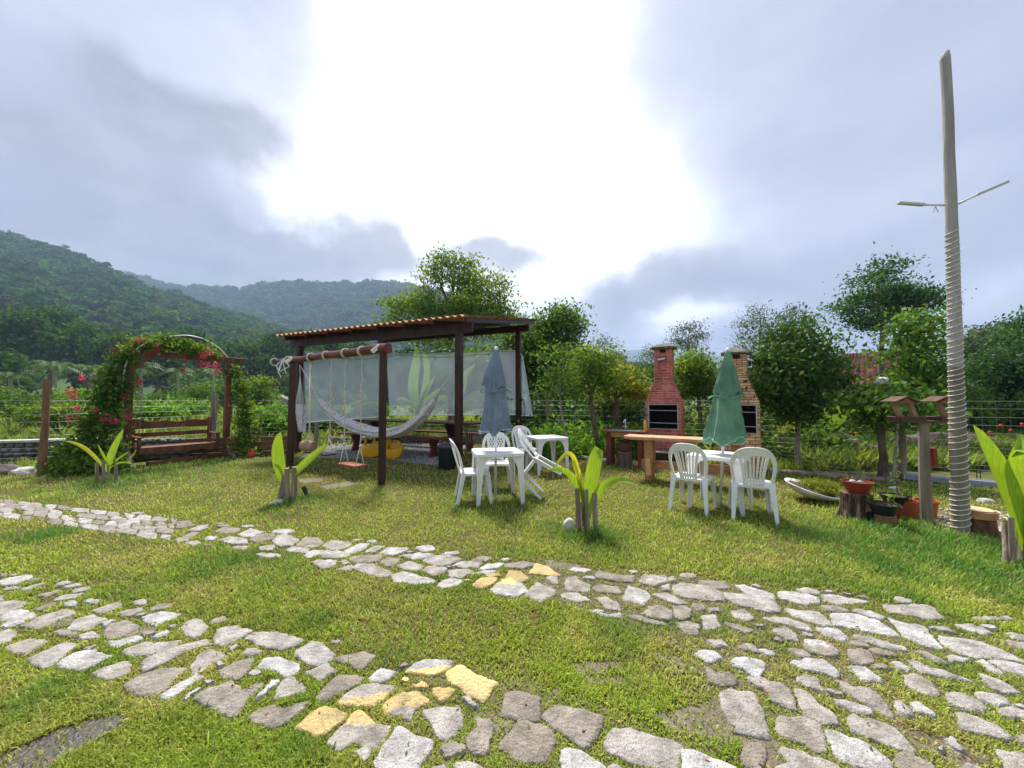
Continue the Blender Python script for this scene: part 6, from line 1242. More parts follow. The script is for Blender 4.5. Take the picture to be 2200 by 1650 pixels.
for p, h_, r_, m_ in ((gnd(88, 1022), 1.86, .058, 'postwood'), (FP[2], 1.62, .085, 'greywood'), (FP[3], 1.36, .06, 'greywood'), (FP[4], 1.88, .075, 'postwood'), (FP[5], 1.5, .05, 'greywood'), (FP[7] + Vector((.25, -.1, 0)), 1.5, .05, 'greywood'), (FP[8], 1.5, .05, 'greywood')):
    mb = MB(); q = Vector((p.x, p.y, 0)); mb.tube([q, q + Vector((.03, 0, h_ * .5)), q + Vector((.06 if r_ > .08 else .02, 0, h_))], [r_ * 1.05, r_, r_ * .95], 10, wob=.05); build('post', mb, M[m_], fe)
# rock edging along the right fence, boulders beyond
mb = MB()
for i in range(60):
    t_ = i / 59; p = gnd(1640, 1012).lerp(gnd(1905, 1035), t_) + Vector((random.uniform(-.1, .1), random.uniform(-.08, .08), .02)); mb.blob(p, (random.uniform(.06, .15), random.uniform(.05, .09), random.uniform(.03, .06)), 8, 6, .2, flat=.3)
tag(build('rock_edging', mb, mat('pink_rock', (.42, .32, .27), rough=.9, col2=(.2, .15, .13), scale=9, bump=.7), smooth=True, origin=gnd(1760, 1022)), 'low edging of flat pinkish rocks along the foot of the right fence', 'rock edging')
def boulder(x, y, w, h, Y, lab, m='rock', wob=.13, nm='boulder'):
    s = Y / F; c = at(x, y, Y); c = Vector((c.x, c.y, h * s * .30)); mb = MB(); mb.blob(c, (w * s / 2, w * s * .4, h * s * .72), 22, 16, wob, flat=.45); return tag(build(nm, mb, M[m], smooth=True, origin=(c.x, c.y, 0)), lab, 'boulder' if nm == 'boulder' else 'stone')
boulder(1825, 1000, 125, 50, 9.3, 'dark brown boulder with lichen behind the red bowl', wob=.17); boulder(1995, 985, 115, 44, 10.5, 'long purplish boulder behind the bird feeder post'); boulder(2100, 985, 70, 36, 11, 'boulder to the right of the rope wrapped pole'); boulder(1800, 958, 70, 30, 11.5, 'shaded boulder on the slope above the dark one')
M['whitestone'] = mat('white_stone', (.62, .59, .53), rough=.9, var=.2, scale=14, bump=.5)
boulder(1223, 1133, 27, 24, 4.37, 'round white stone beside the three stake seedling', 'whitestone', .05, 'stone'); boulder(2118, 1072, 30, 10, 5.5, 'flat white stone in the grass right of the pole', 'whitestone', .1, 'stone'); boulder(1828, 1098, 16, 8, 5.0, 'small white stone left of the rotten stump', 'whitestone', .1, 'stone'); boulder(1923, 1045, 22, 7, 6.3, 'small flat white stone near the slender stem', 'whitestone', .1, 'stone'); boulder(596, 1083, 26, 10, 5.4, 'flat pinkish white stone at the foot of the yellow green seedling', 'whitestone', .15, 'stone')
# white pipe edging behind the bare table
mb = MB(); mb.tube([gnd(1105, 968, .04), gnd(1160, 972, .04), gnd(1235, 980, .04), gnd(1300, 989, .04), gnd(1318, 985, .05), gnd(1320, 980, .14)], .045, 10); tag(build('drain_pipe', mb, M['pipe'], smooth=True, origin=gnd(1235, 980)), 'pale plastic drain pipe lying along the fence foot', 'pipe')
# grey beams at right
c0, c1_ = gnd(1940, 1030), gnd(2170, 1052); t = thing('metal_beam', (c0 + c1_) / 2, 'long grey metal channel lying on the ground behind the pole', 'metal beam'); mb = MB(); mb.beam(c0 + Vector((0, 0, .06)), c1_ + Vector((0, 0, .06)), .16, .10); build('beam', mb, mat('blue_grey_paint', (.30, .34, .40), rough=.5, var=.2), t, bevel=.01); mb = MB(); mb.beam(c0 + Vector((0, .03, .115)), c1_ + Vector((0, .03, .115)), .05, .012); build('lip', mb, M['metal'], t)
t = thing('rebar_stakes', gnd(2103, 1035), 'two thin dark steel bars standing behind the metal channel', 'steel bars'); 
for dx in (-.03, .035): mb = MB(); q = gnd(2103, 1035) + Vector((dx, 0, 0)); mb.tube([q, q + Vector((0, 0, .27 - dx))], .007, 5); build('bar', mb, M['blackplastic'], t)

# ================================================================ seedlings with stakes
LF = mat('seedling_leaf', (.42, .60, .05), rough=.4, col2=(.20, .38, .03), translucent=.45, scale=14, stretch=(6, 3, .6), bump=.5, bscale=14, spec=.3, contrast=(.3, .7), tcol=(1.2, 1.1, .6))
LY = mat('seedling_leaf_yellow', (.70, .66, .07), rough=.4, col2=(.42, .50, .04), translucent=.4, scale=14, stretch=(6, 3, .6), bump=.5, bscale=14, spec=.3, tcol=(1.2, 1.1, .6))
def seedling(label, base, stakes, blades, extra=()):
    Y = base.y; t = thing('coconut_seedling', base, label, 'palm seedling', 'young palms between stakes on the lawn'); mb = MB()
    for (x0, y0, x1, y1, w) in stakes:
        mb = MB(); a = at(x0, y0, Y + random.uniform(-.06, .06)); a.z = 0; b = at(x1, y1, Y + random.uniform(-.05, .05)); r_ = w / 2 * Y / F * math.cos(math.atan(abs(x0 - CX) / F)); mb.tube([a, a.lerp(b, .33), a.lerp(b, .66), b], [r_ * 1.05, r_ * 1.1, r_ * .95, r_], 9, wob=.08); build('stake', mb, M['bamboo'], t)
    for (pts, w, yl, up) in blades:
        m = len(pts); P = [at(p[0], p[1], Y + (p[2] if len(p) > 2 else 0)) for p in pts]; mb = MB(); mb.blade(P, w * Y / F, up=up, fold=.35); build('leaf', mb, LY if yl else LF, t, smooth=True)
    return t
U = (0, -1, .25)
seedling('palm seedling with three dark stakes and drooping leaves, by the white stone', gnd(1262, 1143), [(1244, 1138, 1240, 1050, 11), (1263, 1140, 1259, 1052, 9), (1280, 1138, 1277, 1060, 11), (1256, 1142, 1250, 1080, 7)],
  [([(1258, 1100), (1246, 1020), (1234, 965), (1226, 952, -.1), (1206, 985, -.15), (1190, 1005, -.2)], 10, 1, U), ([(1258, 1120), (1250, 1040), (1224, 995), (1175, 1010, -.15)], 15, 0, U), ([(1262, 1115), (1262, 1050), (1275, 990), (1290, 950), (1284, 968, .05)], 30, 0, U), ([(1262, 1120), (1270, 1075), (1285, 1040, -.05), (1320, 1010, -.1), (1378, 1046, -.25)], 17, 0, (.2, -.9, .5)), ([(1256, 1110), (1250, 1060), (1246, 1005)], 8, 1, U), ([(1258, 1100), (1244, 1040), (1226, 950), (1232, 1010, -.1)], 7, 1, U)])
seedling('palm seedling with one tall flat yellow leaf, in front of the swing', gnd(612, 1078), [(617, 1080, 616, 1006, 12), (630, 1075, 634, 1003, 13), (600, 1084, 612, 1022, 13)],
  [([(614, 1040), (598, 1000), (596, 955), (603, 928)], 27, 0, U), ([(628, 1022), (650, 1002), (676, 975), (704, 956)], 17, 0, U), ([(612, 1040), (608, 1015), (600, 1000), (590, 990)], 6, 1, U)])
seedling('palm seedling with pale stakes and arching leaf, before the flowering vine', gnd(228, 1036), [(209, 1036, 208, 994, 9), (223, 1036, 222, 988, 8), (249, 1033, 249, 986, 8), (234, 1036, 232, 1000, 7)],
  [([(232, 1015), (236, 985), (250, 960), (266, 922)], 18, 0, U), ([(226, 1008), (206, 980), (180, 950), (139, 948)], 8, 1, U), ([(236, 1000), (255, 985), (278, 970)], 4, 0, U), ([(234, 1000), (222, 975), (210, 955)], 5, 0, U), ([(238, 1005), (262, 985), (290, 1000)], 4, 0, U)])
seedling('big broad leaved seedling at the right picture edge', gnd(2178, 1212), [(2162, 1210, 2158, 1118, 15), (2176, 1212, 2172, 1112, 16), (2196, 1212, 2194, 1116, 17), (2208, 1214, 2206, 1125, 14)],
  [([(2200, 1180), (2176, 1080), (2140, 1000), (2090, 912)], 50, 0, U), ([(2212, 1180), (2192, 1060), (2160, 985), (2148, 955, -.05), (2200, 940, -.15), (2260, 1010, -.3)], 80, 0, U), ([(2215, 1190), (2215, 1060), (2230, 960), (2290, 900)], 60, 0, U)])
c = gnd(655, 1068); t = thing('garden_spike_lamp', c, 'small black spike lamp tilted in the grass beside the yellow leaved seedling', 'lamp'); mb = MB(); mb.tube([c + Vector((.04, 0, 0)), c + Vector((0, 0, .10)), c + Vector((-.025, 0, .155))], [.02, .032, .032], 10); build('housing', mb, M['blackplastic'], t)

# banana plants behind sheets and fence
def banana(label, Y, base, lv, hh=None, lm='bright', group='banana plants beyond the fence'):
    a = at(*base, Y); a.z = 0; t = thing('banana_plant', a, label, 'banana plant', group); mb = MB(); top = at(lv[0][0][0][0], lv[0][0][0][1], Y); mb.tube([a, a.lerp(top, .5), top], [.10, .08, .05], 9); build('stem', mb, M['palebark'] if lm != 'bright' else LM['bright'], t)
    for pts, w in lv: mb = MB(); mb.blade([at(x, y, Y + .0) for x, y in pts], w * Y / F, up=(.1, -1, .3), fold=.2); build('leaf', mb, LM[lm], t, smooth=True)
BL = LM['lime']
banana('tall banana plant standing behind the long plastic sheet', 14.4, (898, 945), [([(899, 880), (884, 850), (880, 810), (902, 790), (893, 742)], 22), ([(899, 880), (920, 820), (925, 780), (905, 752)], 14), ([(899, 880), (925, 850), (945, 830), (962, 838)], 10), ([(899, 885), (880, 860), (862, 850), (850, 862)], 9), ([(899, 890), (905, 860), (915, 840), (935, 808)], 10)], lm='bright')
banana('low banana plant with wide leaves behind the right half of the plastic sheet', 14.0, (985, 945), [([(985, 890), (1000, 855), (1040, 830), (1085, 862)], 20), ([(985, 890), (1010, 868), (1050, 862), (1100, 885)], 16), ([(985, 890), (975, 850), (990, 805), (1022, 783)], 17), ([(985, 890), (970, 850), (940, 846), (915, 876)], 16), ([(985, 890), (975, 866), (950, 866), (930, 895)], 12), ([(985, 890), (992, 830), (1005, 815)], 10)], lm='bright')
banana('banana plant with long green blades right of the dark round tree', 9.6, (1790, 965), [([(1790, 920), (1790, 890), (1810, 865), (1836, 850)], 16), ([(1790, 925), (1800, 900), (1830, 885), (1850, 878)], 14), ([(1790, 920), (1770, 890), (1760, 860), (1765, 840)], 20), ([(1790, 925), (1775, 905), (1750, 890), (1735, 900)], 14)])
banana('withered banana plant with drooping brown leaf left of the round tree', 8.9, (1676, 995), [([(1676, 935), (1690, 905), (1715, 905), (1700, 930)], 16), ([(1676, 935), (1668, 905), (1660, 900), (1662, 925)], 8)], lm='yellow')
banana('small banana clump in the meadow seen through the arbour', 24, (364, 880), [([(364, 868), (362, 858), (362, 846)], 8), ([(364, 868), (368, 860), (374, 850)], 6)])

# ================================================================ arbour with swing bench
PL, PR = Vector((-8.39, 8.42, 0)), Vector((-7.38, 9.98, 0)); ud = (PR - PL).normalized(); nd = Vector((ud.y, -ud.x, 0))
ar = thing('garden_arbour', (PL + PR) / 2, 'brown timber swing frame with crossbeam standing among flowering vines', 'arbour')
for p, r_ in ((PL, .125), (PR, .125)):
    mb = MB(); mb.beam(p, p + Vector((0, 0, 2.45)), r_, r_, up=(ud.x, ud.y, .01)); build('post', mb, M['brownwood'], ar, bevel=.01)
mb = MB(); mb.beam(PL - ud * .32 + Vector((0, 0, 2.50)), PR + ud * .35 + Vector((0, 0, 2.50)), .12, .13); build('crossbeam', mb, M['brownwood'], ar, bevel=.01)
for p, s in ((PL, 1), (PR, -1)):
    mb = MB(); mb.beam(p + Vector((0, 0, 2.1)) + ud * s * .02, p + ud * s * .32 + Vector((0, 0, 2.45)), .07, .07); build('brace', mb, M['brownwood'], ar, bevel=.006)
    mb = MB(); mb.sweep([p + nd * .02 + Vector((0, 0, .42)), p + nd * .22 + Vector((0, 0, .12)), p + nd * .48 + Vector((0, 0, .05)), p + nd * .52 + Vector((0, 0, 0))], .08, .06, tuple(ud)); build('foot', mb, M['greywood'], ar, bevel=.006)
mb = MB(); mb.beam(gnd(316, 998, .06), gnd(488, 976, .06), .10, .12); build('ground_rail', mb, M['brownwood'], ar, bevel=.008)
BC = Vector((-7.93, 9.10, 0)); be = thing('swing_bench', BC + Vector((0, 0, .30)), 'carved brown wooden swing bench hanging from the vine arbour', 'bench'); bp_ = lambda a, b, z: BC + ud * a + nd * b + Vector((0, 0, z)); a0_, a1_ = -.68, .76
mb = MB()
for k in range(4): mb.beam(bp_(a0_, -.18 + k * .135, .40), bp_(a1_, -.18 + k * .135, .40), .125, .03)
build('seat', mb, M['brownwood'], be, bevel=.005)
wavy = lambda z0, amp, n_: [(a0_ + (a1_ - a0_) * i / n_, z0 + amp * math.sin(i / n_ * PI * 6 + .5)) for i in range(n_ + 1)]
Mx = Matrix(((ud.x, nd.x, 0), (ud.y, nd.y, 0), (0, 0, 1)))
mb = MB(); ol = [(a0_, .405)] + [(a1_, .405)] + wavy(.275, .02, 30)[::-1]; mb.prism(ol, .265, .295, M=Mx, c=BC); build('front_board', mb, M['brownwood'], be)
mb = MB(); ol = [(a0_, .80), (a1_, .80)] + [(x, z + .05 * (abs((x - .04) / .72)) ** 2) for x, z in wavy(.955, .018, 40)[::-1]]; mb.prism(ol, -.30, -.27, M=Mx, c=BC); build('back_board', mb, M['brownwood'], be)
mb = MB(); mb.beam(bp_(a0_, -.28, .66), bp_(a1_, -.28, .66), .03, .10); build('back_rail', mb, M['brownwood'], be, bevel=.004)
for a in (a0_, a1_):
    mb = MB(); mb.beam(bp_(a, -.285, .26), bp_(a, -.285, 1.03), .07, .07, up=(1, 0, 0)); build('back_post', mb, M['brownwood'], be, bevel=.006)
    mb = MB(); mb.sweep([bp_(a, .24, .26), bp_(a, .24, .45), bp_(a, .24, .62)], [.07, .085, .06], .06, tuple(nd)); mb.beam(bp_(a, -.30, .635), bp_(a, .30, .635), .085, .03); build('armrest', mb, M['brownwood'], be, bevel=.006)
    mb = MB()
    for b in (.2, -.24):
        e = bp_(a * .98, b, .64); tpp = bp_(a * .93, 0, 2.44); k = 30
        for i in range(k): p = e.lerp(tpp, i / k); q = e.lerp(tpp, (i + .8) / k); mb.tube([p, q], .004 if i % 2 else .0065, 4)
    build('chain', mb, M['metal'], be)
# vine arch
ag = thing('garden_arch', PL - ud * .1, 'white pipe arch over the swing frame carrying the vines', 'arch'); mb = MB()
archp = [at(x, y, Yv) for x, y, Yv in [(262, 1010, 8.3), (262, 900, 8.3), (268, 790, 8.3), (300, 745, 8.5), (350, 726, 8.8), (400, 721, 9.1), (440, 730, 9.5), (475, 752, 9.8), (500, 785, 10.1), (520, 830, 10.2), (532, 880, 10.2), (536, 980, 10.2)]]; archp[0].z = 0; archp[-1].z = 0
for off in (Vector((0, 0, 0)),): mb.tube([cat(archp, i / 60) + off for i in range(61)], .016, 7)
build('hoop', mb, M['white'], ag, smooth=True); mb = MB()

def vine(label, lst, n, lm, fl, stempts, leaf=.08, k=10, cr=None, grounded=True):
    B = [(at(x, y, Y), (rx * Y / F, rx * Y / F * .8, ry * Y / F)) for x, y, rx, ry, Y in lst]; g0 = at(*stempts[0]); g0.z = 0 if grounded else g0.z; t = thing('flowering_vine', g0, label, 'vine'); mb = MB()
    P = [g0] + [at(*s) for s in stempts[1:]]
    for j in range(3): mb.tube([p + Vector((random.uniform(-.05, .05), random.uniform(-.05, .05), 0)) for p in P], .016, 5)
    for c, rr in B: branchy(mb, min(P, key=lambda q: (q - c).length), c, .014, .005)
    build('stems', mb, M['bark'], t); C = clusters(B, n, k, cr or .10, shell=1.7); C = C[C[:, 2] > .01]; V, Fq = leaves(C, RS.uniform(leaf * .6, leaf * 1.4, len(C)), aspect=.6, up=.2, droop=.3); npmesh('foliage', V, Fq, LM[lm], t)
    for (x, y, Y, s) in fl:
        c = at(x, y, Y); C = np.array([tuple(c)]) + np.clip(RS.normal(size=(34, 3)), -1.4, 1.4) * s * np.array([.9, .8, .9]); V, Fq = leaves(C, RS.uniform(.03, .065, len(C)), aspect=.7); npmesh('flower_cluster', V, Fq, PINK, t)
    return t
PINK = mat('pink_petal', (.78, .10, .17), rough=.6, col2=(.55, .05, .10), scale=20, island=.35, translucent=.3)
vine('big mass of pink flowering vine smothering the left arbour post', [(258, 772, 12, 18, 8.3), (240, 815, 20, 28, 8.2), (228, 860, 26, 32, 8.1), (228, 905, 28, 34, 8.0), (200, 915, 26, 28, 8.0), (205, 965, 36, 34, 7.9), (180, 1000, 46, 26, 7.7), (225, 1000, 36, 26, 7.7), (145, 1005, 24, 20, 7.9), (280, 780, 8, 16, 8.5), (281, 830, 6, 26, 8.5), (262, 805, 9, 26, 8.3), (262, 850, 9, 26, 8.3), (272, 765, 10, 12, 8.3), (242, 960, 16, 24, 8.1), (160, 960, 26, 24, 8.0), (125, 990, 20, 14, 8.0)], 1000, 'mid',
     [(177, 812, 8.1, .04), (150, 838, 8.1, .06), (160, 850, 8.1, .05), (203, 883, 7.8, .045), (225, 897, 7.8, .05), (153, 900, 7.8, .06), (273, 895, 8.0, .05), (267, 852, 8.2, .04), (250, 905, 7.8, .04), (165, 877, 8, .035), (298, 820, 8.4, .05), (243, 905, 7.8, .03), (140, 960, 7.9, .03)], [(215, 1030, 8.1), (220, 940, 8.1), (232, 860, 8.2), (262, 790, 8.3)])
vine('vine with pink blossoms draped over the arch top', [(285, 752, 20, 12, 8.5), (310, 742, 22, 12, 8.7), (345, 740, 30, 12, 8.8), (385, 742, 30, 12, 9.1), (420, 750, 28, 12, 9.4), (450, 760, 22, 8, 9.6), (350, 726, 20, 5, 8.9), (300, 732, 12, 7, 8.6)], 270, 'yellowgreen',
     [(292, 742, 8.5, .05), (300, 730, 8.5, .05), (340, 746, 8.6, .05), (333, 755, 8.6, .04), (435, 764, 9.2, .055), (449, 758, 9.2, .045), (430, 785, 9.2, .05), (445, 785, 9.2, .05), (462, 783, 9.2, .05), (465, 797, 9.2, .05), (392, 793, 9.1, .035), (398, 776, 9.0, .03)], [(300, 760, 8.7), (350, 726, 8.8), (400, 722, 9.1), (440, 730, 9.5)], grounded=False)
tA_ = [o for o in sc.objects if o.name.startswith('flowering_vine')][-1]
vine('slim leafy vine climbing the right leg of the arch', [(508, 800, 8, 18, 10.0), (518, 830, 11, 22, 10.1), (526, 870, 12, 26, 10.1), (530, 910, 14, 26, 10.1), (527, 950, 16, 24, 10.0), (540, 975, 20, 12, 9.9)], 280, 'yellowgreen', [(541, 978, 9.7, .05)], [(535, 985, 10.2), (534, 900, 10.2), (522, 840, 10.2), (505, 790, 10.1)])
# low stone wall, plank border
sw_ = MB(); a_, b_ = Vector((-13.5, 7.6, 0)), gnd(392, 986); b_.z = 0; dL = (b_ - a_).length; wd = (b_ - a_).normalized(); wn = Vector((-wd.y, wd.x, 0)); t = thing('stone_wall', (a_ + b_) / 2, 'low dry stone wall with pale concrete cap behind the arbour', 'wall'); mb = MB(); mb.beam(a_ + Vector((0, 0, .26)) + wn * .12, b_ + Vector((0, 0, .26)) + wn * .12, .20, .50); build('wall_core', mb, M['wallstone'], t)
for r_ in range(5):
    s = random.uniform(0, .1)
    while s < dL: w = random.uniform(.10, .26); sw_.blob(a_ + wd * (s + w / 2) + wn * random.uniform(-.0, .025) + Vector((0, 0, .055 + r_ * .1)), (w * .53, .06, .054), 9, 7, .10); s += w
build('stones', sw_, M['wallstone'], t, smooth=True); mb = MB(); mb.beam(a_ + Vector((0, 0, .545)) + wn * .08, a_.lerp(b_, .72) + Vector((0, 0, .545)) + wn * .08, .30, .05); build('cap', mb, M['concrete'], t, bevel=.01)
a_, b_ = gnd(392, 986), gnd(618, 977); a_.z = b_.z = 0; t = thing('plank_border', (a_ + b_) / 2, 'retaining border of weathered orange brown planks behind the bench', 'border'); 
for k in range(4): mb = MB(); mb.beam(a_ + Vector((0, random.uniform(0, .02), .06 + k * .125)), b_ + Vector((0, random.uniform(0, .02), .065 + k * .125)), .05, .115); build('plank', mb, mat('orange_plank', (.26, .115, .05), rough=.7, col2=(.13, .055, .03), scale=4, stretch=(.5, 4, 4), bump=.4) if k == 0 else bpy.data.materials['orange_plank'], t, bevel=.004)
c = gnd(541, 983); t = thing('clay_ornament', c, 'small terracotta pot lying in the grass at the arch foot', 'pot'); mb = MB(); mb.lathe([(.07, 0), (.10, .05), (.10, .13), (.06, .17), (.075, .20)], 18, c); build('pot', mb, M['orangeclay'], t, smooth=True)
for x, y, w, h, lab in ((12, 1018, 60, 22, 'reddish flat rock at the foot of the stone wall'), (52, 1022, 44, 16, 'smaller pale rock next to the reddish one')): boulder(x, y, w, h, 7.6, lab, 'whitestone' if w < 50 else 'rock', .16, 'stone')
# cottage in the meadow
def at0(x, Y): p = at(x, 860, Y); return Vector((p.x, p.y, 0))
c = at0(602, 60); t = thing('white_cottage', c, 'tiny white cottage with grey roof beyond the meadow', 'cottage'); mb = MB(); mb.box(c + Vector((0, 0, .5)), (3.4, 3, 1.4), rz=.3); build('wall', mb, M['concrete'], t); mb = MB(); mb.prism([(-2.1, 1.2), (2.1, 1.2), (0, 2.3)], -1.7, 1.7, M=Matrix.Rotation(.3, 3, 'Z'), c=c); build('roof', mb, mat('grey_roof', (.22, .22, .23), rough=.9), t)
mb = MB(); mb.box(c + Matrix.Rotation(.3, 3, 'Z') @ Vector((.5, -1.52, .7)), (.5, .06, .5), rz=.3); build('window', mb, M['soot_and_shade'], t)
# red roofed house
c = at0(1880, 24); t = thing('red_roofed_house', c, 'house with dark red tiled roof half hidden behind trees at right', 'house'); RR = Matrix.Rotation(R(-32), 3, 'Z')
mb = MB(); mb.box(c + Vector((0, 0, 1.1)), (5.4, 4.2, 2.2), rz=R(-32)); build('wall', mb, mat('house_wall', (.55, .53, .50), rough=.9), t)
def hr(u_, v_):
    x = (u_ - .5) * 6.6; y = -2.7 * (1 - v_); z = 2.15 + 2.25 * v_; x *= (1 - .55 * v_); return tuple(c + RR @ Vector((x, y, z + .05 * abs(math.sin(u_ * 60)) + .03 * (1 - (v_ * 9) % 1))))
mb = MB(); mb.grid(hr, 240, 36); e0 = [c + RR @ Vector(p) for p in ((3.3, -2.7, 2.15), (3.3, 2.7, 2.15), (1.485, 0, 4.4), (-1.485, 0, 4.4), (-3.3, -2.7, 2.15), (-3.3, 2.7, 2.15))]; mb.add(e0, [(0, 1, 2), (4, 3, 5), (1, 5, 3, 2)]); build('roof', mb, mat('dark_red_tile', (.14, .028, .03), rough=.95, col2=(.07, .016, .018), scale=3), t)
for x in (-1.4, .6): mb = MB(); mb.box(c + RR @ Vector((x, -2.12, 1.2)), (.9, .06, .9), rz=R(-32)); build('window', mb, M['soot_and_shade'], t)
# garden lamp, umbrella beyond the fence
p = at0(1897, 7.5); t = thing('solar_lamp', p, 'white solar lamp head on a slim post over the smooth brown trunk', 'lamp'); top = at(1897, 835, 7.5); mb = MB(); mb.tube([p, top], .018, 8); build('post', mb, M['greywood'], t); mb = MB(); mb.box(at(1895, 818, 7.45), (.15, .10, .13), mat=Matrix.Rotation(R(20), 3, 'X')); build('lamp_head', mb, M['white'], t, bevel=.015)
p = at0(1805, 12.5); t = thing('yellow_sunshade', p, 'low yellow sunshade seen through the right fence', 'sunshade'); tz = at(1805, 921, 12.5).z; mb = MB(); mb.tube([p, p + Vector((0, 0, tz + .08))], .02, 6); build('pole', mb, M['metal'], t); mb = MB(); mb.lathe([(.52, tz - .10), (.42, tz - .02), (.2, tz + .06), (.01, tz + .10)], 16, (p.x, p.y, 0), fn=lambda th, z, i: 1 + .05 * math.cos(8 * th)); build('canopy', mb, mat('yellow_canvas', (.62, .35, .03), rough=.8), t)

# ================================================================ right foreground things
# wrapped pole
pb = gnd(2064, 1146); Yp = pb.y; pp = [Vector((pb.x, pb.y, 0))] + [at(x, y, Yp) for x, y in [(2060, 1000), (2055, 850), (2051, 700), (2047, 560), (2043, 440), (2039, 330), (2036, 220), (2030, 122)]]
rr = [w / 2 * Yp / F * .66 for w in (42, 41, 37, 34, 32, 30, 28, 27, 26)]
pl_ = thing('wooden_pole', pp[0], 'tall pale wooden pole wound with rope light at the right', 'pole'); mb = MB(); q = [cat(pp, i / 80) for i in range(81)]; rq = [np.interp(i / 80 * 8, range(9), rr) * (1 + .02 * math.sin(i * .5)) for i in range(81)]; mb.tube(q, rq, 20)
top0 = q[-1]; zf_ = at(2050, 775, Yp).z; mb.mi = [1 if max(mb.v[i][2] for i in f) > zf_ else 0 for f in mb.f]; PW = mat('pale_upper_pole', (.47, .445, .42), rough=.9, col2=(.27, .25, .23), scale=6, stretch=(1.5, 1.5, .16), bump=1.0, bscale=22, contrast=(.3, .6)); build('shaft', mb, [mat('lower_pole', (.33, .28, .225), rough=.85, col2=(.20, .165, .13), scale=7, stretch=(1, 1, .12), bump=.5, bscale=26), PW], pl_, smooth=True)
mb = MB(); mb.tube([top0 + Vector((0, 0, -.01)), top0 + Vector((.03, 0, .06))], [rq[-1] * .98, rq[-1] * .5], 16); build('slanted_top', mb, PW, pl_)
mb = MB(); hel = []; zt = at(2046, 492, Yp).z; tot = 52; zz = [0.06]; 
for i in range(tot): zz.append(zz[-1] + random.choice([.05, .06, .07, .075, .085, .055]))
sc_ = (zt - .06) / (zz[-1] - .06); zz = [.06 + (z - .06) * sc_ for z in zz]; zs_ = [p.z for p in q]
for i in range(tot):
    for k in range(18):
        f = k / 18; z = zz[i] + (zz[i + 1] - zz[i]) * f; th = 2 * PI * f + 1.0; xx = np.interp(z, zs_, [p.x for p in q]); yy = np.interp(z, zs_, [p.y for p in q]); r_ = np.interp(z, zs_, rq) + .003; hel.append(Vector((xx + math.cos(th) * r_, yy + math.sin(th) * r_, z + .018 * math.cos(th))))
mb.tube(hel, .0046, 6); build('rope_light', mb, M['ropelight'], pl_, smooth=True)
for (x0, y0, x1, y1, x2, y2, dy) in ((2030, 441, 1985, 440, 1930, 436, -.05), (2058, 438, 2100, 418, 2166, 390, -.1)):
    a, b, c = at(x0, y0, Yp), at(x1, y1, Yp + dy * .5), at(x2, y2, Yp + dy); mb = MB(); mb.tube([a, b], .012, 8); build('lamp_arm', mb, M['white'], pl_, smooth=True); mb = MB(); mb.sweep([b, c], [.04, .036], .03, (0, 1, 0)) ; build('lamp_head', mb, mat('lamp_grey', (.60, .60, .62), rough=.4, var=.05) if 'lamp_grey' not in bpy.data.materials else bpy.data.materials['lamp_grey'], pl_, bevel=.008)
mb = MB(); a = at(2010, 444, Yp - .04); mb.tube([a + Vector((-.03, 0, -.07)), a, a + Vector((.03, 0, -.07))], .004, 4); build('loose_wire', mb, M['greywood'], pl_)
# bird feeder
fb = gnd(1992, 1126); Yf_ = fb.y; tz = at(1985, 905, Yf_).z; bf_ = thing('bird_feeder', fb, 'wooden bird feeder table with two little roofs on a grey post', 'bird feeder'); mb = MB(); mb.tube([fb, at(1986, 1020, Yf_), Vector((at(1984, 905, Yf_).x, Yf_, tz - .015))], [.058, .054, .05], 10, wob=.03); build('post', mb, M['greywood'], bf_)
k = Yf_ / F; X0 = at(1984, 905, Yf_).x; DW = mat('feeder_wood', (.13, .06, .04), rough=.6, col2=(.06, .03, .022), scale=6, stretch=(.4, 2, 2)); RW = mat('feeder_roof', (.15, .085, .055), rough=.85, col2=(.08, .042, .03), scale=6, stretch=(.4, 2, 2))
mb = MB(); mb.box((X0 + .03, Yf_, tz), (.74, .18, .022)); build('platform', mb, DW, bf_, bevel=.003)
for s, xc in ((-1, X0 - .20), (1, X0 + .27)):
    mb = MB(); ol = [(-.17, 0), (.17, 0), (.19, .055), (-.19, .055)]
    for yy in (-.08, .08): mb.box((xc, Yf_ + yy, tz + .035), (.30, .012, .045))
    for xx in (-.15, .15): mb.box((xc + xx, Yf_, tz + .035), (.012, .16, .045), mat=Matrix.Rotation(R(20 * (1 if xx > 0 else -1)), 3, 'Y'))
    build('seed_tray', mb, DW, bf_)
    mb = MB(); yo = 0
    for xx in (-.12, .06) if s < 0 else (-.06, .10):
        mb.sweep([(xc + xx + .05, Yf_, tz + .03), (xc + xx - .03, Yf_, tz + .24)], .035, .05, (0, 1, 0))
    build('roof_support', mb, mat('feeder_support', (.34, .22, .13), rough=.7) if 'feeder_support' not in bpy.data.materials else bpy.data.materials['feeder_support'], bf_)
    mb = MB(); rx = xc - .07
    for sd_ in (-1, 1): mb.box((rx + sd_ * .070, Yf_, tz + .262), (.165, .19, .012), mat=Matrix.Rotation(R(sd_ * 22), 3, 'Y'))
    build('roof', mb, RW, bf_, bevel=.002); mb = MB(); mb.prism([(rx - .10, tz + .215), (rx + .10, tz + .215), (rx, tz + .272)], Yf_ - .085, Yf_ - .07); build('gable', mb, mat('feeder_gable', (.30, .09, .05), rough=.6) if 'feeder_gable' not in bpy.data.materials else bpy.data.materials['feeder_gable'], bf_)
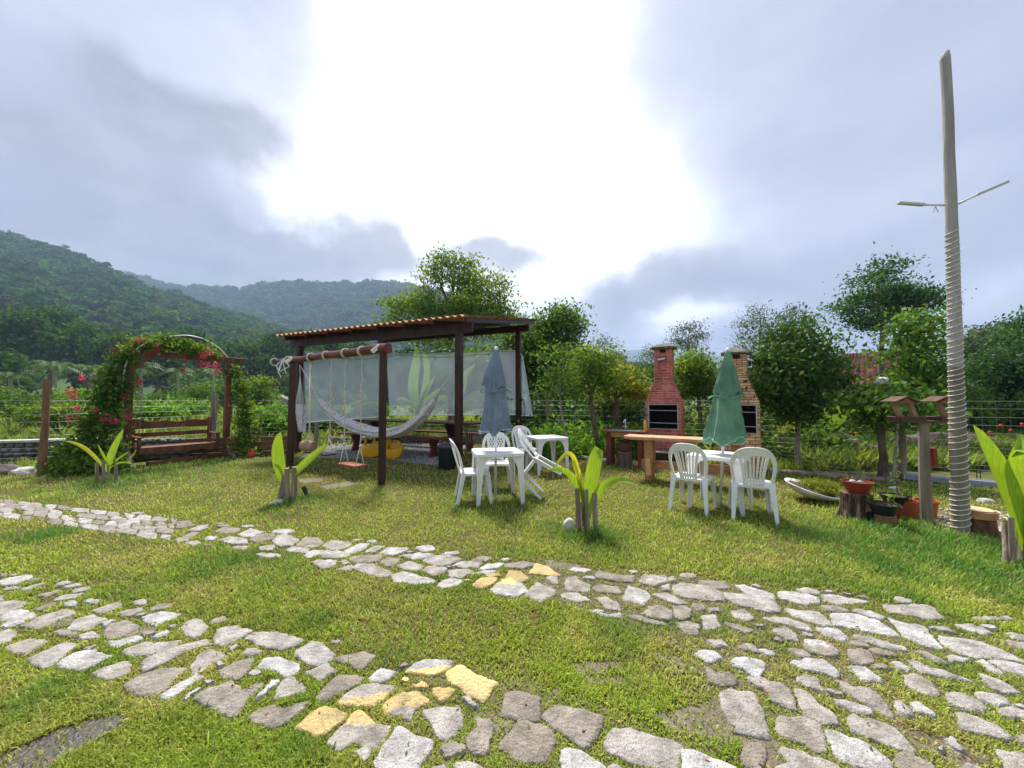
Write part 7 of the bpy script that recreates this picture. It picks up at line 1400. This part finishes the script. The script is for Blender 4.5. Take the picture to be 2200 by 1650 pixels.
mb = MB(); p = at(2000, 982, Yf_); mb.box(p + Vector((.01, 0, 0)), (.05, .09, .22), mat=Matrix.Rotation(R(-3), 3, 'Y')); build('side_box', mb, mat('red_box', (.30, .05, .03), rough=.5), bf_, bevel=.006)
c = Vector((X0 + .22, Yf_ - .045, tz + .036)); mb = MB(); mb.blob(c + Vector((0, -.05, 0)), (.022, .02, .018), 10, 8, 0); tag(build('fruit_piece', mb, mat('fruit', (.75, .55, .25), rough=.5), smooth=True, origin=c), 'small pale round fruit lying in the right seed tray', 'fruit')
# rotten stump with red bowl, bowls on small stumps, pots
def rot_stump(c, r, h, lab):
    t = thing('tree_stump', c, lab, 'stump'); mb = MB(); f = lambda th, z, i: 1 + .10 * math.sin(3 * th + .5) + .07 * math.sin(8 * th + z * 5) + .05 * math.sin(17 * th + 2) + .03 * math.sin(29 * th)
    mb.lathe([(r * 1.25, -.01), (r * 1.16, .04), (r, h * .35), (r * .95, h * .75), (r * 1.02, h), (r * .6, h + .005)], 72, c, fn=f); build('bark', mb, mat('rotten_wood', (.30, .20, .13), rough=1, col2=(.05, .032, .022), scale=11, stretch=(2.2, 2.2, .35), bump=1.2, bscale=24, contrast=(.42, .6)), t)
    mb = MB(); mb.blob(c + Vector((.03, -r * 1.02, .07)), (r * .62, r * .30, .085), 14, 10, .15); build('hollow', mb, M['soot_and_shade'], t, smooth=True); return t  # solid black blob, its colour painted as the shade inside the hollow
def bowl(c, r, h, m, lab, name='bowl', cat='bowl', soil=True, plants=0, lm='bright', ph=.15, foot=.62):
    t = thing(name, c, lab, cat); mb = MB(); mb.lathe([(r * foot, 0), (r * (foot + .05), .01), (r * .94, h * .92), (r * 1.03, h * .93), (r * 1.03, h), (r * .95, h), (r * .88, h * .8), (.0001, h * .78)], 32, c); build('bowl', mb, m, t, smooth=False)
    mb = MB(); mb.lathe([(r * .9, h * .82), (r * .5, h * .86), (.0001, h * .87)], 20, c, fn=lambda th, z, i: 1 + .02 * math.sin(5 * th)); build('soil', mb, M['soil'], t)
    if plants:
        mb = MB(); C = []
        for _ in range(plants): a = random.uniform(0, 6.28); q = random.uniform(0, r * .6); p = c + Vector((math.cos(a) * q, math.sin(a) * q, h * .85)); e = p + Vector((random.gauss(0, .03), random.gauss(0, .03), ph * random.uniform(.6, 1.1))); branchy(mb, p, e, .005, .002, sides=4); C += [p.lerp(e, random.uniform(.4, 1.1)) + Vector([random.gauss(0, ph * .13) for _ in range(3)]) for _ in range(12)]
        build('stem', mb, M['bark'], t); V, Fq = leaves(np.array([tuple(x) for x in C]), RS.uniform(.03, .06, len(C))); npmesh('foliage', V, Fq, LM[lm], t)
    return t
sb = gnd(1862, 1122); sb.y += .12; rot_stump(Vector((sb.x, sb.y, 0)), .145, .315, 'rotten bark stump with dark hollow carrying the red bowl')
bowl(Vector((sb.x + .01, sb.y, .325)), .155, .135, M['red'], 'wide red plastic bowl on the rotten stump', plants=2, lm='mid', ph=.18)
for dx_ in (-.08, -.03): boulder_ = None
mb = MB(); mb.blob((sb.x - .09, sb.y - .05, .465), (.035, .03, .025), 10, 8, .05); tag(build('pebble', mb, M['whitestone'], smooth=True, origin=(sb.x - .09, sb.y - .05, .44)), 'left pale pebble lying in the red bowl', 'pebble', 'pebbles in the red bowl'); mb = MB(); mb.blob((sb.x - .01, sb.y - .07, .462), (.035, .03, .024), 10, 8, .05); tag(build('pebble', mb, M['whitestone'], smooth=True, origin=(sb.x - .01, sb.y - .07, .44)), 'right pale pebble lying in the red bowl', 'pebble', 'pebbles in the red bowl')
c1_ = gnd(1920, 1134); c1_.y += .1; stump(Vector((c1_.x, c1_.y, 0)), .10, .11, 'short orange brown log carrying the front black bowl', mb_=mat('orange_log', (.36, .19, .09), rough=.9, col2=(.18, .09, .05), scale=12, bump=.5)); bowl(Vector((c1_.x - .01, c1_.y, .125)), .15, .125, M['blackplastic'], 'front black bowl planter on a short log', name='planter', cat='planter', plants=3, ph=.14)
c2_ = gnd(1962, 1118); c2_.y += .15; stump(Vector((c2_.x - .02, c2_.y, 0)), .085, .14, 'short log carrying the rear black bowl', mb_=bpy.data.materials['orange_log']); bowl(Vector((c2_.x - .05, c2_.y + .02, .155)), .15, .11, M['blackplastic'], 'rear black bowl planter with a thin sapling', name='planter', cat='planter', plants=2, lm='yellowgreen', ph=.42)
c = gnd(1938, 1128); bowl(Vector((c.x + .09, c.y + .16, 0)), .06, .17, M['red'], 'little red pot squeezed between the two logs', name='plant_pot', cat='pot', foot=.75)
for x, lab in ((2014, 'orange clay pot to the right of the feeder post'), (1972, 'orange clay pot to the left of the feeder post')): c = gnd(x, 1118); c.y += .12; bowl(Vector((c.x, c.y, 0)), .115, .21, M['orangeclay'], lab, name='plant_pot', cat='pot', plants=4, lm='mid', ph=.22, foot=.7)
# log stool
c = gnd(2120, 1150); c.y += .1; stump(Vector((c.x, c.y, 0)), .155, .25, 'cut log stool with pale top right of the wrapped pole', wob=.05, mb_=mat('stool_bark', (.22, .12, .06), rough=.95, col2=(.10, .05, .03), scale=8, stretch=(2, 2, .4), bump=1), mtop=mat('pale_cut', (.66, .47, .26), rough=.7, var=.25, scale=9)); mb = MB(); 
mb.lathe([(.158, .17), (.166, .175), (.166, .246), (.15, .248)], 36, (c.x, c.y, 0)); tag(build('bark_ring', mb, M['rawwood'], [o for o in sc.objects if o.name.startswith('tree_stump')][-1]), None)
mb = MB()
for _ in range(170): x = random.uniform(2000, 2200); y = random.uniform(1098, 1150) - (6 if x < 2040 else 0); mb.blob(gnd(x, y, .012), (random.uniform(.012, .03), random.uniform(.012, .03), .012), 6, 4, .2)
tag(build('pebbles', mb, M['whitestone'], smooth=True), kind='stuff')
# tilted dish planter
c = gnd(1757, 1080); c.y += .12; t = thing('dish_planter', c, 'wide shallow white dish planter tilted in the grass, full of yellow green grass', 'planter'); Mx = Matrix.Rotation(R(13), 3, 'Y') @ Matrix.Rotation(R(10), 3, 'X'); o_ = Vector((c.x, c.y, .16)); mb = MB(); mb.lathe([(.10, -.11), (.18, -.09), (.30, -.02), (.335, .02), (.325, .03), (.28, .0), (.0001, -.02)], 36, o_, M=Mx); build('dish', mb, mat('dish_white', (.62, .62, .60), rough=.5, var=.3, scale=8), t, smooth=True)
mb = MB(); mb.lathe([(.285, .0), (.15, .03), (.0001, .035)], 24, o_, M=Mx); build('soil', mb, M['soil'], t); 
for _ in range(1): C = clusters([(o_ + Mx @ Vector((.05, 0, .06)), (.27, .24, .09)), (o_ + Mx @ Vector((.20, 0, .08)), (.16, .18, .10))], 420, 8, .03, shell=1.6); V, Fq = leaves(C, RS.uniform(.04, .09, len(C)), aspect=.14, up=.1); npmesh('foliage', V, Fq, LM['yellow'], t)
mb = MB(); c = gnd(1672, 1022); t = bowl(Vector((c.x, c.y + .1, 0)), .09, .10, M['concrete'], 'small pale cement bowl at the fence foot', name='planter', cat='planter')
# ---------------------------------------------------------------- haze
hz = MB(); hz.box((0, 1200, 191), (7600, 4400, 390)); 
hmz = bpy.data.materials.new('haze'); hmz.use_nodes = True; nt = hmz.node_tree; nt.nodes.clear(); pv = nt.nodes.new('ShaderNodeVolumePrincipled'); ho = nt.nodes.new('ShaderNodeOutputMaterial')
pv.inputs['Color'].default_value = (.50, .68, 1.0, 1); pv.inputs['Density'].default_value = .00036; pv.inputs['Anisotropy'].default_value = 0.2
nt.links.new(pv.outputs[0], ho.inputs['Volume']); tag(build('haze', hz, hmz), kind='stuff')
